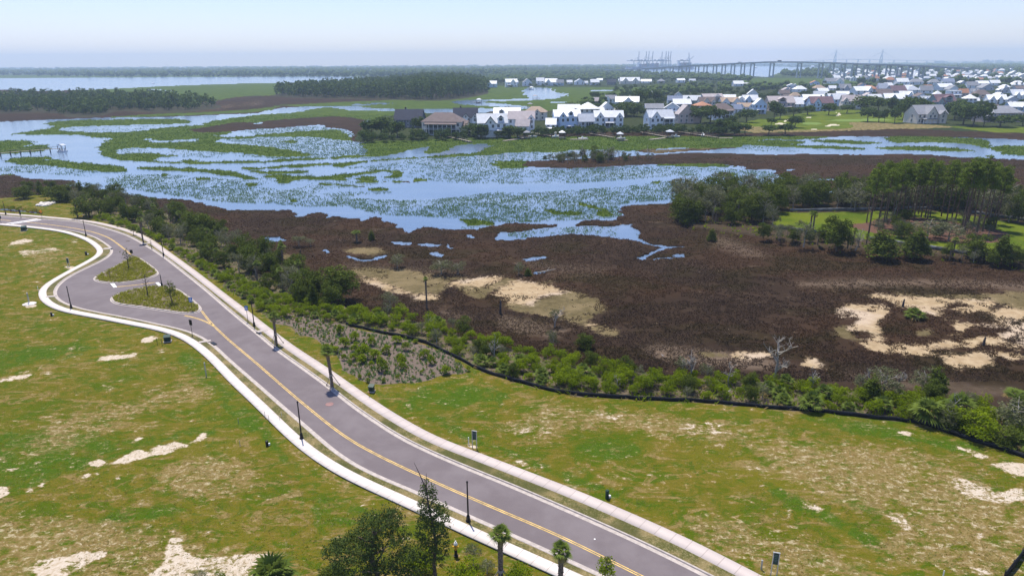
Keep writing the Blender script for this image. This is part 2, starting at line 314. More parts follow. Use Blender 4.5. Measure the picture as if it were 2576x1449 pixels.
for p in [   # creeks and pools
 [(1136, 257), (1180, 253), (1288, 250.5), (1335, 249), (1325, 240), (1322, 226), (1342, 221), (1378, 222), (1395, 232), (1424, 239), (1400, 246), (1366, 250), (1300, 253), (1215, 255), (1215, 259), (1288, 264), (1330, 270), (1300, 274), (1240, 267), (1160, 262)],
 [(1200, 275), (1300, 274), (1300, 281), (1200, 279)], [(1480, 229), (1510, 227.5), (1545, 226.5), (1545, 229), (1500, 230)], [(1378, 257), (1420, 256.5), (1424, 258), (1380, 259)],
 [(890, 262), (930, 263), (935, 265), (885, 264.5)], [(925, 260), (980, 260.5), (975, 261.8), (930, 261.5)], [(370, 226), (400, 225), (402, 227), (372, 228)], [(418, 228), (430, 228), (431, 229.5), (419, 229.5)],
 [(1149, 367), (1180, 363), (1226, 362), (1206, 380), (1160, 382)], [(362, 349), (400, 355), (480, 351), (500, 353), (470, 356), (395, 358), (375, 355)],
 [(2019, 454), (2050, 452), (2115, 449), (2118, 452), (2060, 455), (2040, 457)], [(2007, 479), (2067, 476), (2107, 481), (2100, 484), (2050, 481)], [(1975, 427), (2000, 426), (2005, 428), (1980, 429)],
 [(986, 607), (1010, 605), (1034, 609), (1030, 617), (996, 615)], [(1046, 614), (1075, 612), (1108, 614), (1100, 618), (1070, 619)], [(1081, 634), (1100, 632), (1118, 638), (1116, 645), (1095, 643)], [(1125, 612), (1138, 622), (1132, 626)],
 [(880, 642), (900, 650), (930, 652), (966, 640), (966, 648), (930, 656), (900, 657), (883, 650)], [(669, 597), (700, 595), (728, 604), (680, 610)], [(1171, 593), (1185, 592), (1199, 594), (1190, 601)], [(815, 627), (834, 632), (820, 634)],
 [(1690, 642), (1720, 640), (1726, 650), (1705, 651)], [(1640, 652), (1690, 650), (1690, 653), (1645, 655)], [(-420, 518), (0, 518), (40, 519), (70, 524), (107, 528), (100, 535), (50, 530), (0, 527), (-420, 527)], [(1310, 648), (1370, 644), (1372, 650), (1320, 655)], [(1340, 684), (1365, 682), (1362, 690), (1345, 692)]]: z(W_, p)
z(M_, [(856, 628), (900, 625), (955, 628), (962, 635), (930, 642), (880, 638)])
for c, p in [   # salt flats
 (M_, [(880, 675), (1000, 678), (1100, 690), (1130, 700), (1240, 695), (1270, 700), (1330, 707), (1400, 720), (1500, 750), (1518, 765), (1500, 790), (1470, 806), (1540, 830), (1560, 846), (1500, 838), (1420, 806), (1330, 790), (1285, 775), (1240, 735), (1200, 750), (1120, 720), (1100, 755), (1040, 755), (1000, 735), (920, 705)]),
 (S_, [(1105, 714), (1160, 706), (1240, 695), (1262, 702), (1230, 718), (1170, 722), (1130, 718)]), (S_, [(1240, 735), (1290, 712), (1330, 708), (1400, 725), (1440, 738), (1380, 744), (1350, 752), (1340, 770), (1290, 762)]),
 (S_, [(1030, 745), (1080, 738), (1115, 750), (1090, 760), (1050, 757)]), (S_, [(905, 690), (960, 705), (1000, 722), (1040, 737), (1030, 742), (980, 728), (920, 702)]), (S_, ell(1400, 790, 20, 5)),
 (S_, [(2182, 735), (2257, 740), (2432, 745), (3000, 735), (3000, 960), (2600, 905), (2532, 918), (2407, 925), (2357, 905), (2307, 895), (2232, 892), (2182, 877), (2132, 855), (2082, 832), (2107, 826), (2144, 822), (2157, 807), (2194, 800), (2150, 800), (2094, 795), (2114, 772), (2157, 765), (2202, 767), (2189, 747)]),
 (M_, [(2082, 832), (2107, 826), (2144, 822), (2150, 834), (2180, 870), (2132, 852)]), (M_, [(2182, 733), (2257, 736), (2432, 741), (3000, 725), (3000, 775), (2540, 755), (2432, 752), (2257, 743)]), (M_, [(2490, 755), (2600, 745), (2700, 760), (2600, 790), (2530, 770)])]: z(c, p)
for p in [[(2202, 755), (2227, 754), (2247, 767), (2282, 775), (2322, 787), (2372, 800), (2402, 822), (2394, 855), (2307, 872), (2264, 860), (2212, 845), (2224, 830), (2204, 812), (2232, 790)],
 ell(2402, 768, 36, 8), [(2372, 782), (2402, 782), (2432, 795), (2452, 782), (2482, 790), (2507, 805), (2500, 815), (2432, 817), (2394, 805)], [(2402, 855), (2432, 832), (2494, 822), (2544, 827), (2520, 845), (2470, 850), (2407, 860)],
 [(2330, 882), (2382, 876), (2457, 877), (2482, 865), (2524, 875), (2576, 877), (3000, 880), (3000, 900), (2576, 890), (2482, 890), (2420, 892), (2357, 887)], [(2492, 902), (2532, 900), (2576, 910), (3000, 930), (2700, 940), (2576, 930), (2520, 920)],
 ell(2170, 842, 25, 9), ell(2130, 787, 18, 6), ell(2180, 780, 10, 5), ell(2244, 865, 18, 12), ell(2502, 775, 25, 9), ell(2560, 812, 22, 6), ell(2186, 861, 14, 5), ell(2350, 901, 24, 7), ell(2380, 857, 16, 4), ell(2555, 860, 30, 7), ell(1372, 748, 14, 4)]: z(B_, p)
z(M_, [(2307, 840), (2345, 830), (2352, 845), (2330, 850)]); z(S_, [(1826, 895), (1860, 886), (1932, 888), (1932, 900), (1880, 903), (1850, 901)]); z(S_, [(2030, 902), (2060, 903), (2060, 915), (2078, 935), (2035, 925), (1990, 930), (2020, 922)])
z(M_, [(1750, 880), (1830, 890), (1860, 900), (1800, 898), (1745, 890)])
def thin(c, p, hw=1.6): fill([(x, y-hw*(.4+abs(math.sin(i*2.3)))) for i, (x, y) in enumerate(p)]+[(x, y+hw*(.4+abs(math.cos(i*1.9)))) for i, (x, y) in reversed(list(enumerate(p)))], cls, c)
thin(S_, [(485, 279), (520, 275), (560, 271), (575, 267), (600, 266), (640, 262), (665, 258)], 1.8)
thin(S_, [(320, 281), (345, 280), (378, 284)]); thin(S_, [(118, 285), (125, 284), (150, 287)]); thin(S_, [(960, 460), (1000, 459), (1050, 458)], .8)
thin(M_, [(1330, 707), (1420, 700), (1500, 715)], 2); thin(S_, [(1400, 795), (1440, 812), (1500, 822)], 2.5); thin(M_, [(700, 640), (740, 650), (750, 700)], 8)
# sparse reeds standing in the water (density), with open channels
sp = np.zeros((RH, RW), np.float32)
for v, p in [(.5, [(150, 326), (300, 318), (480, 312), (600, 306), (640, 318), (700, 325), (560, 335), (300, 332)]), (1.15, [(600, 320), (820, 320), (890, 335), (905, 356), (925, 395), (820, 402), (640, 396), (560, 380), (700, 372), (620, 362), (560, 350), (640, 340)]),
 (.55, [(280, 378), (340, 373), (520, 382), (640, 388), (620, 396), (460, 396), (300, 386)]), (.6, [(-420, 420), (0, 418), (100, 419), (250, 428), (330, 438), (420, 449), (330, 452), (150, 440), (0, 434), (-420, 432)]),
 (.85, [(265, 452), (380, 440), (500, 445), (620, 455), (700, 470), (880, 478), (880, 500), (780, 505), (700, 512), (560, 508), (420, 490), (300, 470)]), (.35, [(650, 440), (1000, 445), (1000, 480), (900, 490), (650, 470)]),
 (.8, [(780, 402), (1060, 396), (1300, 384), (1640, 380), (1400, 402), (1330, 405), (1240, 416), (1300, 425), (1400, 425), (1600, 418), (1880, 428), (1960, 440), (1850, 455), (1650, 448), (1450, 462), (1200, 462), (1060, 452), (1020, 445), (1020, 430), (880, 425)]),
 (.95, [(640, 500), (800, 495), (900, 500), (1050, 505), (1200, 490), (1350, 470), (1500, 462), (1700, 455), (1820, 462), (1700, 500), (1560, 515), (1560, 545), (1420, 555), (1280, 560), (1120, 548), (960, 540), (860, 520), (740, 520)]),
 (.6, [(1290, 585), (1450, 572), (1560, 575), (1630, 605), (1560, 595), (1400, 588), (1300, 600)]), (.5, [(1850, 360), (1990, 372), (2150, 378), (2130, 384), (1900, 380)]), (.3, [(1150, 570), (1230, 575), (1200, 580)])]: fill(smooth_poly(p), sp, v)
for p in [[(1020, 462), (1300, 466), (1500, 458), (1700, 444), (1740, 448), (1560, 470), (1300, 486), (1060, 482), (900, 484), (800, 480), (900, 470)], [(340, 413), (660, 411), (900, 400), (1040, 402), (840, 424), (640, 420), (500, 421)], [(1440, 382), (1640, 380), (1700, 376), (1800, 378), (1560, 392)]]: sp[fill(smooth_poly(p)) > 0] *= .12
# land above the marsh, traced at its own level
land = np.zeros((RH, RW), np.float32)
for p in [[(-420, 500), (0, 497), (120, 487), (280, 500), (400, 530), (520, 572), (600, 640), (680, 700), (780, 745), (900, 775), (1000, 793), (1100, 825), (1250, 866), (1350, 893), (1500, 922), (1700, 945), (1900, 955), (2100, 975), (2250, 995), (2400, 1015), (2576, 1085), (3000, 1250), (3000, 1720), (-420, 1720)],
 [(1700, 508), (1800, 492), (1900, 492), (2050, 495), (2200, 500), (2400, 505), (3000, 530), (3000, 690), (2576, 668), (2482, 650), (2347, 640), (2182, 625), (2042, 618), (1900, 590), (1750, 570), (1700, 540)],
 [(890, 350), (915, 318), (960, 292), (1050, 283), (1420, 281), (1500, 272), (1620, 250), (1640, 219), (1300, 219), (1230, 214), (1180, 206), (1180, 200), (1560, 196), (1932, 197), (3000, 197), (3000, 341), (2482, 331), (2269, 322), (2157, 327), (1994, 331), (1850, 334), (1700, 330), (1500, 331), (1300, 340), (1130, 347), (1000, 352), (920, 354)]]: fill(p, land)
land[fill([(1800, 199), (2075, 196), (2160, 205), (2150, 213), (2000, 216), (1900, 214)]) > 0] = 0; fill([(1800, 198), (2075, 197), (2160, 205), (2150, 213), (2000, 216), (1900, 214)], cls, G_)
land[fill([(-420, 515), (0, 517), (40, 518), (70, 523), (107, 527), (100, 536), (50, 531), (0, 528), (-420, 528)]) > 0] = 0
A = {}
def am(name, polys, r=3, ry=None, base=None):
    im = np.zeros((RH, RW), np.float32) if base is None else base
    for p in polys:
        v = 1.0
        if isinstance(p, tuple): v, p = p
        fill(smooth_poly(p) if len(p) > 5 else p, im, v)
    A[name] = blur(im, r, ry)
near_land = fill([(-420, 500), (0, 497), (120, 487), (280, 500), (400, 530), (520, 572), (600, 640), (680, 700), (780, 745), (900, 775), (1000, 793), (1100, 825), (1250, 866), (1350, 893), (1500, 922), (1700, 945), (1900, 955), (2100, 975), (2250, 995), (2400, 1015), (2576, 1085), (3000, 1250), (3000, 1720), (-420, 1720)])
FENCE = [(869, 815), (906, 826), (981, 842), (1031, 852), (1069, 862), (1106, 880), (1169, 910), (1219, 937), (1288, 956), (1363, 977), (1450, 994), (1563, 1001), (1675, 1007), (1788, 1011), (1932, 1026), (2082, 1037), (2182, 1050), (2332, 1065), (2370, 1086), (2432, 1103), (2507, 1128), (2576, 1150), (2700, 1190)]
A['duff'] = blur(fill([(205, 540), (330, 578), (400, 610), (470, 655), (560, 715), (640, 775), (700, 812), (760, 845), (869, 815)]+FENCE[1:]+[(3000, 1290), (3000, 1240), (2576, 1075), (2250, 985), (1900, 945), (1500, 915), (1250, 858), (1000, 785), (780, 738), (600, 632), (520, 565), (400, 524), (280, 495), (200, 500)])*(near_land), 5, 3)
A['duff'] = A['duff']+blur(np.clip(fill([(1690, 500), (1800, 488), (2050, 493), (2400, 503), (3000, 528), (3000, 695), (2576, 672), (2347, 645), (2182, 630), (2042, 622), (1900, 595), (1750, 575), (1690, 545)])-fill([(1957, 534), (2032, 535), (2182, 532), (2282, 529), (2382, 534), (2457, 544), (2576, 564), (3000, 600), (3000, 660), (2576, 645), (2482, 641), (2347, 626), (2182, 601), (2082, 589), (2042, 584), (1947, 576)]), 0, 1), 2, 1)
am('mulch', [[(681, 805), (719, 820), (756, 840), (784, 850), (819, 877), (856, 905), (874, 935), (904, 955), (944, 965), (1014, 965), (1069, 959), (1106, 942), (1174, 937), (1169, 920), (1119, 890), (1069, 865), (1006, 850), (906, 830), (856, 812), (819, 807), (769, 795), (719, 787)], [(2140, 567), (2232, 549), (2332, 549), (2432, 564), (2532, 584), (2507, 607), (2382, 609), (2257, 594), (2182, 582)]], 2)
am('golf', [[(1900, 303), (1932, 299), (1994, 289), (2107, 277), (2157, 278), (2240, 282), (2295, 284), (2300, 300), (2250, 309), (2144, 309), (2144, 322), (1994, 329), (1880, 328)], [(2357, 316), (2432, 319), (2576, 319), (3000, 319), (3000, 343), (2576, 335), (2482, 330), (2407, 322)], [(1957, 534), (2032, 535), (2182, 532), (2282, 529), (2382, 534), (2457, 544), (2576, 564), (3000, 600), (3000, 660), (2576, 645), (2482, 641), (2347, 626), (2182, 601), (2082, 589), (2042, 584), (1947, 576)], [(1845, 310), (1900, 303), (1932, 312), (1880, 325), (1840, 318)]], 1, 1)
am('rough', [[(2140, 308), (2250, 311), (2350, 315), (2400, 321), (2269, 324), (2157, 330), (2000, 335), (1990, 328), (2140, 323)], [(1850, 315), (1930, 321), (1990, 330), (1900, 334), (1845, 326)]], 1, 1)
am('bunker', [ell(1964, 312, 14, 1.6), ell(2096, 315, 15, 2), ell(2083, 317, 9, 1.2), ell(1979, 304, 8, 2, -.4), [(2100, 283), (2108, 284), (2117, 289), (2110, 292), (2098, 293), (2108, 289), (2106, 286)], ell(2034, 296, 8, 1.2), ell(2161, 284, 5, 1), ell(2045, 325, 8, .9)], 0)
am('putt', [ell(2042, 311, 26, 3), [(2060, 305), (2120, 300), (2220, 299), (2260, 303), (2150, 306)]], 1, 1)
am('yard', [[(1480, 222), (3000, 215), (3000, 316), (2400, 316), (2290, 300), (2280, 282), (2107, 277), (1994, 288), (1900, 300), (1850, 312), (1840, 332), (1300, 338), (1000, 350), (915, 350), (960, 292), (1420, 281)]], 2)
am('sand', [ # bare sand patches on the lots
 [(220, 1162), (250, 1153), (275, 1164), (320, 1140), (345, 1130), (375, 1135), (380, 1125), (445, 1110), (475, 1123), (435, 1128), (440, 1133), (390, 1145), (350, 1155), (320, 1163), (280, 1166), (240, 1173)], [(468, 1112), (490, 1103), (500, 1090), (517, 1088), (520, 1098), (490, 1110)], [(172, 1140), (195, 1134), (190, 1143)], [(80, 1164), (104, 1157), (96, 1167)], [(-20, 1225), (18, 1220), (24, 1240), (0, 1252), (-20, 1250)],
 [(10, 1185), (40, 1175), (57, 1173), (30, 1184)], [(90, 1221), (115, 1211), (105, 1225)], [(48, 1239), (80, 1228), (76, 1237)], [(200, 1198), (225, 1186), (229, 1196), (210, 1200)], ell(242, 1190, 6, 4), [(326, 1111), (350, 1097), (362, 1099), (337, 1113)], ell(298, 1128, 8, 3, -.3), ell(297, 1201, 8, 3), [(430, 1102), (470, 1091), (468, 1095)],
 [(-40, 962), (0, 953), (50, 943), (82, 939), (66, 951), (30, 956), (0, 960)], [(103, 939), (134, 934), (122, 941)], [(347, 857), (372, 845), (402, 848), (378, 861), (355, 861)], [(238, 906), (262, 895), (312, 891), (345, 893), (300, 904), (260, 906)], ell(405, 882, 6, 2.5), ell(412, 901, 6, 3), ell(330, 889, 14, 2, -.3), ell(178, 877, 10, 3, -.3),
 (.8, [(85, 1432), (95, 1410), (190, 1388), (265, 1384), (272, 1392), (230, 1412), (190, 1437), (150, 1455), (90, 1455)]), (.82, [(378, 1460), (400, 1420), (412, 1400), (415, 1358), (450, 1350), (462, 1380), (500, 1398), (560, 1398), (640, 1392), (695, 1398), (705, 1445), (600, 1465)]),
 [(2488, 1168), (2520, 1162), (2545, 1163), (2590, 1168), (2640, 1190), (2576, 1198), (2540, 1190), (2520, 1178)], [(2403, 1120), (2435, 1127), (2460, 1137), (2490, 1147), (2470, 1154), (2452, 1148), (2450, 1140), (2430, 1133)], (.62, [(2390, 1205), (2440, 1205), (2520, 1235), (2560, 1225), (2600, 1250), (2540, 1262), (2480, 1258), (2420, 1240)]), (.55, [(2230, 1278), (2260, 1285), (2300, 1320), (2290, 1335), (2250, 1325)]),
 (.6, [(1400, 1018), (1480, 1038), (1570, 1040), (1550, 1058), (1480, 1040)]), (.5, [(1288, 1065), (1380, 1075), (1390, 1090), (1290, 1090)]), (.5, [(1700, 1065), (1800, 1060), (1850, 1090), (1740, 1095)]), ell(2283, 1087, 22, 4, .1), (.55, ell(2443, 1314, 18, 5, .3)), (.6, ell(2478, 1350, 30, 7, .3)), (.6, ell(2140, 1213, 18, 5, .3)), (.6, [(2440, 1420), (2500, 1440), (2480, 1449), (2440, 1430)]), (.55, ell(1545, 1195, 26, 7, .3)), (.5, ell(1315, 1165, 20, 6, .5)), (.6, [(2030, 1255), (2080, 1280), (2060, 1290), (2020, 1270)]),
 ell(76, 768, 16, 5), ell(178, 672, 16, 4), ell(1195, 1122, 14, 4), ell(58, 581, 10, 2), [(20, 610), (60, 601), (95, 603), (60, 612), (25, 616)], [(175, 608), (195, 604), (190, 612)], (.6, [(40, 630), (130, 622), (160, 628), (60, 645)])], 4, 2)
am('lush', [[(-40, 885), (100, 868), (250, 860), (210, 890), (120, 905), (0, 925), (-40, 930)], [(-40, 1100), (150, 1080), (350, 1100), (500, 1070), (560, 1085), (430, 1105), (300, 1150), (100, 1215), (-40, 1240)], [(565, 960), (620, 1005), (690, 1100), (760, 1180), (800, 1230), (740, 1190), (640, 1100), (600, 1060), (540, 990)],
 [(240, 1300), (400, 1275), (490, 1262), (460, 1290), (340, 1312), (280, 1318)], [(-30, 1330), (45, 1318), (40, 1340), (-30, 1352)], [(800, 1240), (900, 1270), (960, 1300), (900, 1330), (820, 1320), (780, 1280)], [(470, 880), (520, 920), (580, 1000), (560, 1040), (500, 960), (450, 900)],
 [(1430, 1120), (1500, 1095), (1580, 1100), (1620, 1130), (1610, 1155), (1550, 1155), (1480, 1145), (1440, 1130)], [(1288, 1128), (1413, 1180), (1500, 1215), (1610, 1250), (1713, 1285), (1788, 1320), (1860, 1360), (1932, 1400), (1900, 1400), (1800, 1345), (1700, 1310), (1600, 1275), (1500, 1240), (1400, 1200), (1288, 1150), (1180, 1105), (1050, 1045), (960, 995), (980, 985), (1080, 1030), (1180, 1080)],
 [(1932, 1208), (1990, 1235), (2080, 1285), (2150, 1320), (2230, 1370), (2200, 1378), (2120, 1340), (2040, 1300), (1960, 1270), (1932, 1240)], [(2120, 1225), (2200, 1260), (2210, 1290), (2250, 1340), (2230, 1345), (2180, 1290), (2130, 1270)], [(1350, 1060), (1380, 1080), (1420, 1040), (1410, 1030), (1390, 1050)], [(1680, 1055), (1740, 1053), (1780, 1062), (1740, 1072), (1690, 1065)],
 [(960, 990), (1060, 975), (1180, 965), (1290, 985), (1260, 1010), (1150, 1020), (1060, 1015)], [(2000, 1040), (2200, 1060), (2350, 1090), (2480, 1130), (2440, 1140), (2300, 1110), (2150, 1090)], [(1310, 1060), (1340, 1050), (1350, 1065), (1320, 1075)], (.7, [(2240, 1240), (2300, 1230), (2340, 1270), (2260, 1275)])], 12, 6)
am('straw', [[(240, 1030), (350, 1000), (460, 950), (540, 970), (520, 1010), (420, 1020), (300, 1075), (120, 1150), (0, 1180), (60, 1120)], [(-40, 1290), (100, 1290), (300, 1310), (420, 1330), (600, 1380), (700, 1380), (700, 1470), (-40, 1470)], [(360, 1190), (520, 1140), (620, 1160), (640, 1230), (520, 1260), (420, 1240)], [(1288, 1060), (1400, 1010), (1600, 1030), (1900, 1080), (2100, 1130), (1900, 1110), (1700, 1110), (1500, 1075), (1380, 1110), (1440, 1190), (1560, 1200), (1600, 1230), (1500, 1215), (1380, 1150)],
 [(1900, 1130), (2200, 1110), (2500, 1200), (2600, 1300), (2600, 1500), (2400, 1440), (2200, 1400), (2250, 1300), (2080, 1260), (1932, 1180)], [(1700, 1330), (1850, 1400), (1950, 1449), (2200, 1470), (2150, 1400), (2000, 1340), (1850, 1290), (1760, 1290)], [(150, 660), (100, 700), (60, 640), (160, 610), (220, 640)], [(1000, 1040), (1130, 1095), (1288, 1170), (1288, 1185), (1100, 1100)], [(640, 1000), (700, 1070), (800, 1170), (950, 1240), (1150, 1340), (1100, 1340), (900, 1250), (760, 1170), (680, 1090)],
 [(470, 850), (520, 890), (600, 970), (640, 1020), (600, 1000), (520, 920)], [(120, 1040), (240, 1010), (200, 1060), (60, 1110)]], 34, 16)
am('tan', [(.8, [(1980, 700), (2150, 690), (2350, 690), (2600, 700), (2600, 722), (2400, 712), (2200, 712), (2050, 716)]), (.9, [(1640, 850), (1760, 860), (1900, 880), (2000, 905), (1900, 918), (1700, 900), (1620, 872)]), (.7, [(640, 600), (700, 640), (760, 690), (720, 700), (660, 650)]), (.8, [(1230, 770), (1330, 790), (1450, 815), (1400, 840), (1260, 820)]), (.5, [(1290, 640), (1420, 650), (1560, 660), (1500, 690), (1340, 680)]), (.7, [(1780, 575), (1870, 600), (1960, 640), (1880, 640), (1790, 610)]), (.6, [(2100, 920), (2300, 925), (2450, 950), (2576, 960), (2500, 985), (2250, 960)]), (.5, [(840, 650), (1000, 655), (1150, 670), (1300, 700), (1150, 690), (900, 670)]), (.6, [(1100, 760), (1230, 790), (1180, 800), (1080, 780)])], 16, 6)
am('wood', [[(-420, 240), (0, 238), (250, 238), (420, 244), (545, 262), (540, 272), (430, 282), (300, 278), (250, 290), (170, 293), (100, 282), (-420, 290)], [(689, 240), (769, 246), (944, 249), (1081, 252), (1144, 249), (1205, 240), (1229, 231), (1200, 212), (1100, 205), (1000, 207), (900, 216), (800, 226), (720, 232)]], 1, 1)

# ---------------------------------------------------------------- terrain mesh
ys = [1720.0]; 
while ys[-1] > 165.4: ys.append(ys[-1]-max(.5, min(2.0, (ys[-1]-155)*.045)))
Yr = CAMH/np.tan(PITCH-np.arctan((724.5-np.array(ys))/FPX))
tc_ = np.linspace(-1, 1, 1250); tc_ = tc_*.98+.02*tc_**3
YY, TT = np.meshgrid(Yr, tc_, indexing='ij'); XX = TT*(YY*.86+16)
sh = XX.shape
dd = np.maximum(.25, YY*.004)
nx = (fbm(XX/3, YY/3, 1)-.5)*dd*5; ny = (fbm(XX/3, YY/3, 5)-.5)*dd*5
nx2 = (fbm(XX/14, YY/14, 11, 3)-.5)*np.minimum(6, YY*.03); ny2 = (fbm(XX/14, YY/14, 15, 3)-.5)*np.minimum(9, YY*.05)
def proj_at(zv, k=1.0): return pj(np.stack([XX+nx*k, YY+ny*k, np.full(sh, zv)], -1))
p0 = proj_at(0.0); p1 = pj(np.stack([XX+nx+nx2*.35, YY+ny+ny2*.35, np.full(sh, -1.0)], -1)); p0s = pj(np.stack([XX+nx*.3, YY+ny*.3, np.zeros(sh)], -1))
LN = samp(blur(land, 1, 1), p0); NEARL = samp(blur(near_land, 3, 2), p0)
def zone(c): q = (13, 6) if c in (S_, M_) else (1, 1 if c != W_ else 0); return samp(blur((cls == c).astype(np.float32), *q), p1)
Wt, Gr, Br, Sa, Mu, Fa = [zone(c) for c in (W_, G_, B_, S_, M_, L_)]
hz = np.where(LN > .5, 0, 1)
zm = -.93*Gr-.9*Br-.98*Sa-1.03*Mu-.75*Fa-2.1*Wt
tot = Gr+Br+Sa+Mu+Fa+Wt; zm = zm/np.maximum(tot, .01)
zm += (fbm(XX/5, YY/5, 21, 3)-.5)*.22*np.clip(Gr+Br, 0, 1)*np.clip(200/YY, .1, 1)
t_ = np.clip(LN, 0, 1); t_ = t_*t_*(3-2*t_); ZZ = zm*(1-t_)
ZZ += -.12*fbm(XX/9, YY/9, 31, 3)*t_*(1-np.clip(samp(blur(near_land, 1), p0), 0, 1))
# gentle lot surface: ruts and humps away from the road, always just below the paving
ZZ -= NEARL*(.02+.10*fbm(XX/6, YY/6, 41, 3))
V = np.stack([XX, YY, ZZ], -1).reshape(-1, 3)
att = dict(a_land=t_, a_green=Gr, a_brown=Br, a_sand=Sa, a_mud=Mu, a_far=Fa, a_near=NEARL)
for k in ('sand',): att['p_'+k] = samp(A[k], p0s)
for k in ('lush', 'straw', 'mulch', 'duff'): att['p_'+k] = samp(A[k], p0)
for k in ('golf', 'rough', 'bunker', 'putt', 'yard', 'wood', 'tan'): att['p_'+k] = samp(A[k], p0s)
rr, cc = sh
ii = (np.arange(rr-1)[:, None]*cc+np.arange(cc-1)[None]).ravel(); F4 = np.stack([ii, ii+1, ii+cc+1, ii+cc], -1)
mid = lambda a: a[:-1, :-1].ravel()
nl = mid((NEARL > .5)); lnd = mid(LN > .5); glf = mid(att['p_golf']+att['p_putt']+att['p_bunker']+att['p_rough']) > .5
br = mid(Br+Sa+Mu) > .5; fa = mid(Fa) > .5; dl = mid(att['p_duff'] > .5)
PM = dict(XX=XX, YY=YY, ZZ=ZZ)

gm, n_, b_ = newmat('terrain'); g = N(n_); pos = g.pos()
st = g.map(pos, (1, 1, .01)); 
nA = g.noise(st, .09, 6, .6, .4); nB = g.noise(st, .8, 5, .65); nC = g.noise(st, 4.5, 4, .7); nD = g.noise(st, .028, 4, .5)
strk = g.noise(g.map(pos, (.22, 1.6, 0), math.radians(-28)), .9, 5, .65, .3)
a = {k: g.attr(k) for k in att}
def thr(at_, w=.35, lo=.42, hi=.58, nz=None): return g.step(g.m('ADD', at_, g.m('MULTIPLY', g.m('SUBTRACT', nz or nB, .5), w)), lo, hi)
# marsh colours
fineB = g.step(nC, .3, .75)
brown = g.mix(g.step(nA, .35, .65), (.025, .0155, .0095), (.042, .027, .018)); brown = g.mix(g.m('MULTIPLY', fineB, .5), brown, (.062, .041, .028))
brown = g.mix(g.step(g.noise(st, .022, 5, .6, .6), .44, .58, 0, .7), brown, (.054, .031, .018)); brown = g.mix(g.step(g.noise(g.map(pos, (1, 1.8, 0)), .05, 5, .65, .5), .47, .62, 0, .7), brown, (.031, .023, .010)); brown = g.mix(g.m('MULTIPLY', g.m('ADD', a['p_tan'], g.m('MULTIPLY', g.m('SUBTRACT', nB, .5), 1.5), clamp=True), g.m('MULTIPLY', a['p_tan'], 1.0)), brown, (.170, .125, .090))
brown = g.mix(g.step(g.noise(g.map(pos, (.6, 1.6, 0)), .11, 5, .7), .60, .78, 0, .6), brown, (.19, .14, .10))
green = g.mix(g.step(nA, .35, .68), (.040, .072, .009), (.078, .115, .016)); green = g.mix(g.m('MULTIPLY', fineB, .4), green, (.095, .140, .024))
sand = g.mix(g.step(nB, .3, .75), (.36, .26, .15), (.50, .39, .25)); sand = g.mix(g.step(g.noise(st, .3, 6, .75), .50, .68, 0, .65), sand, (.25, .185, .095)); sand = g.mix(g.step(g.noise(st, .07, 3, .5), .5, .62, 0, .5), sand, (.60, .49, .40))
mud = g.mix(g.step(nB, .3, .7), (.100, .080, .036), (.165, .130, .066)); mud = g.mix(g.step(nA, .45, .6, 0, .7), mud, (.24, .185, .10))
far = g.mix(nB, (.035, .055, .022), (.055, .080, .030))
c = brown
c = g.mix(thr(a['a_green'], .25), c, green); nM = g.noise(st, 1.3, 6, .75, .6); c = g.mix(g.step(g.m('ADD', g.m('MULTIPLY', a['a_mud'], 1.1), g.m('ADD', g.m('MULTIPLY', g.m('SUBTRACT', nM, .5), 2.2), g.m('MULTIPLY', g.m('SUBTRACT', g.noise(st, .22, 5, .65, .8), .5), 1.5))), .32, .78), c, mud); c = g.mix(g.step(g.m('ADD', g.m('MULTIPLY', a['a_sand'], 1.1), g.m('ADD', g.m('MULTIPLY', g.m('SUBTRACT', nM, .5), 2.4), g.m('MULTIPLY', g.m('SUBTRACT', g.noise(st, .3, 5, .65, .8), .5), 1.5))), .34, .80), c, sand)
c = g.mix(thr(a['a_far'], .1), c, far); c = g.mix(thr(a['p_wood'], .2), c, (.050, .048, .030))
# lot colours
nE = g.noise(st, .45, 6, .72, .8); nF = g.noise(st, 1.9, 5, .75, .5); nG = g.noise(g.map(pos, (.45, 1.3, 0), math.radians(-24)), 1.3, 6, .75, .5); nH = g.noise(st, .05, 5, .6, .8)
mot = g.m('ADD', g.m('ADD', g.m('MULTIPLY', nE, .4), g.m('MULTIPLY', nG, .35)), g.m('MULTIPLY', nH, .25))
fg = g.mix(g.step(mot, .41, .56), (.104, .136, .003), (.215, .160, .022))
fg = g.mix(g.step(nH, .50, .62, 0, .45), fg, (.150, .160, .006))
fg = g.mix(g.step(g.noise(st, .30, 6, .7, 1.2), .54, .64, 0, .75), fg, (.060, .120, .003))
fg = g.mix(g.step(g.noise(g.map(pos, (.7, 1.2, 0), math.radians(-20)), .30, 6, .68, 1.2), .525, .575, 0, .85), fg, g.mix(nF, (.058, .114, .002), (.102, .156, .003)))
fg = g.mix(g.step(g.noise(g.map(pos, (.55, 1.2, 0), math.radians(-26)), .42, 6, .72, 1.0), .545, .60, 0, .8), fg, g.mix(g.step(nF, .35, .65), (.235, .155, .055), (.385, .275, .115)))
lush = g.m('ADD', g.m('ADD', g.m('MULTIPLY', a['p_lush'], .72), g.m('MULTIPLY', g.m('SUBTRACT', nE, .5), 3.2)), g.m('MULTIPLY', g.m('SUBTRACT', nA, .5), .8)); fg = g.mix(g.step(lush, .30, .85, 0, .9), fg, g.mix(g.step(nF, .3, .7), (.040, .110, .003), (.078, .160, .004)))
stw = g.m('ADD', g.m('ADD', g.m('ADD', a['p_straw'], g.m('MULTIPLY', g.m('SUBTRACT', nE, .5), 3.4)), g.m('MULTIPLY', g.m('SUBTRACT', nG, .5), 3.0)), g.m('MULTIPLY', g.m('SUBTRACT', nH, .5), .8))
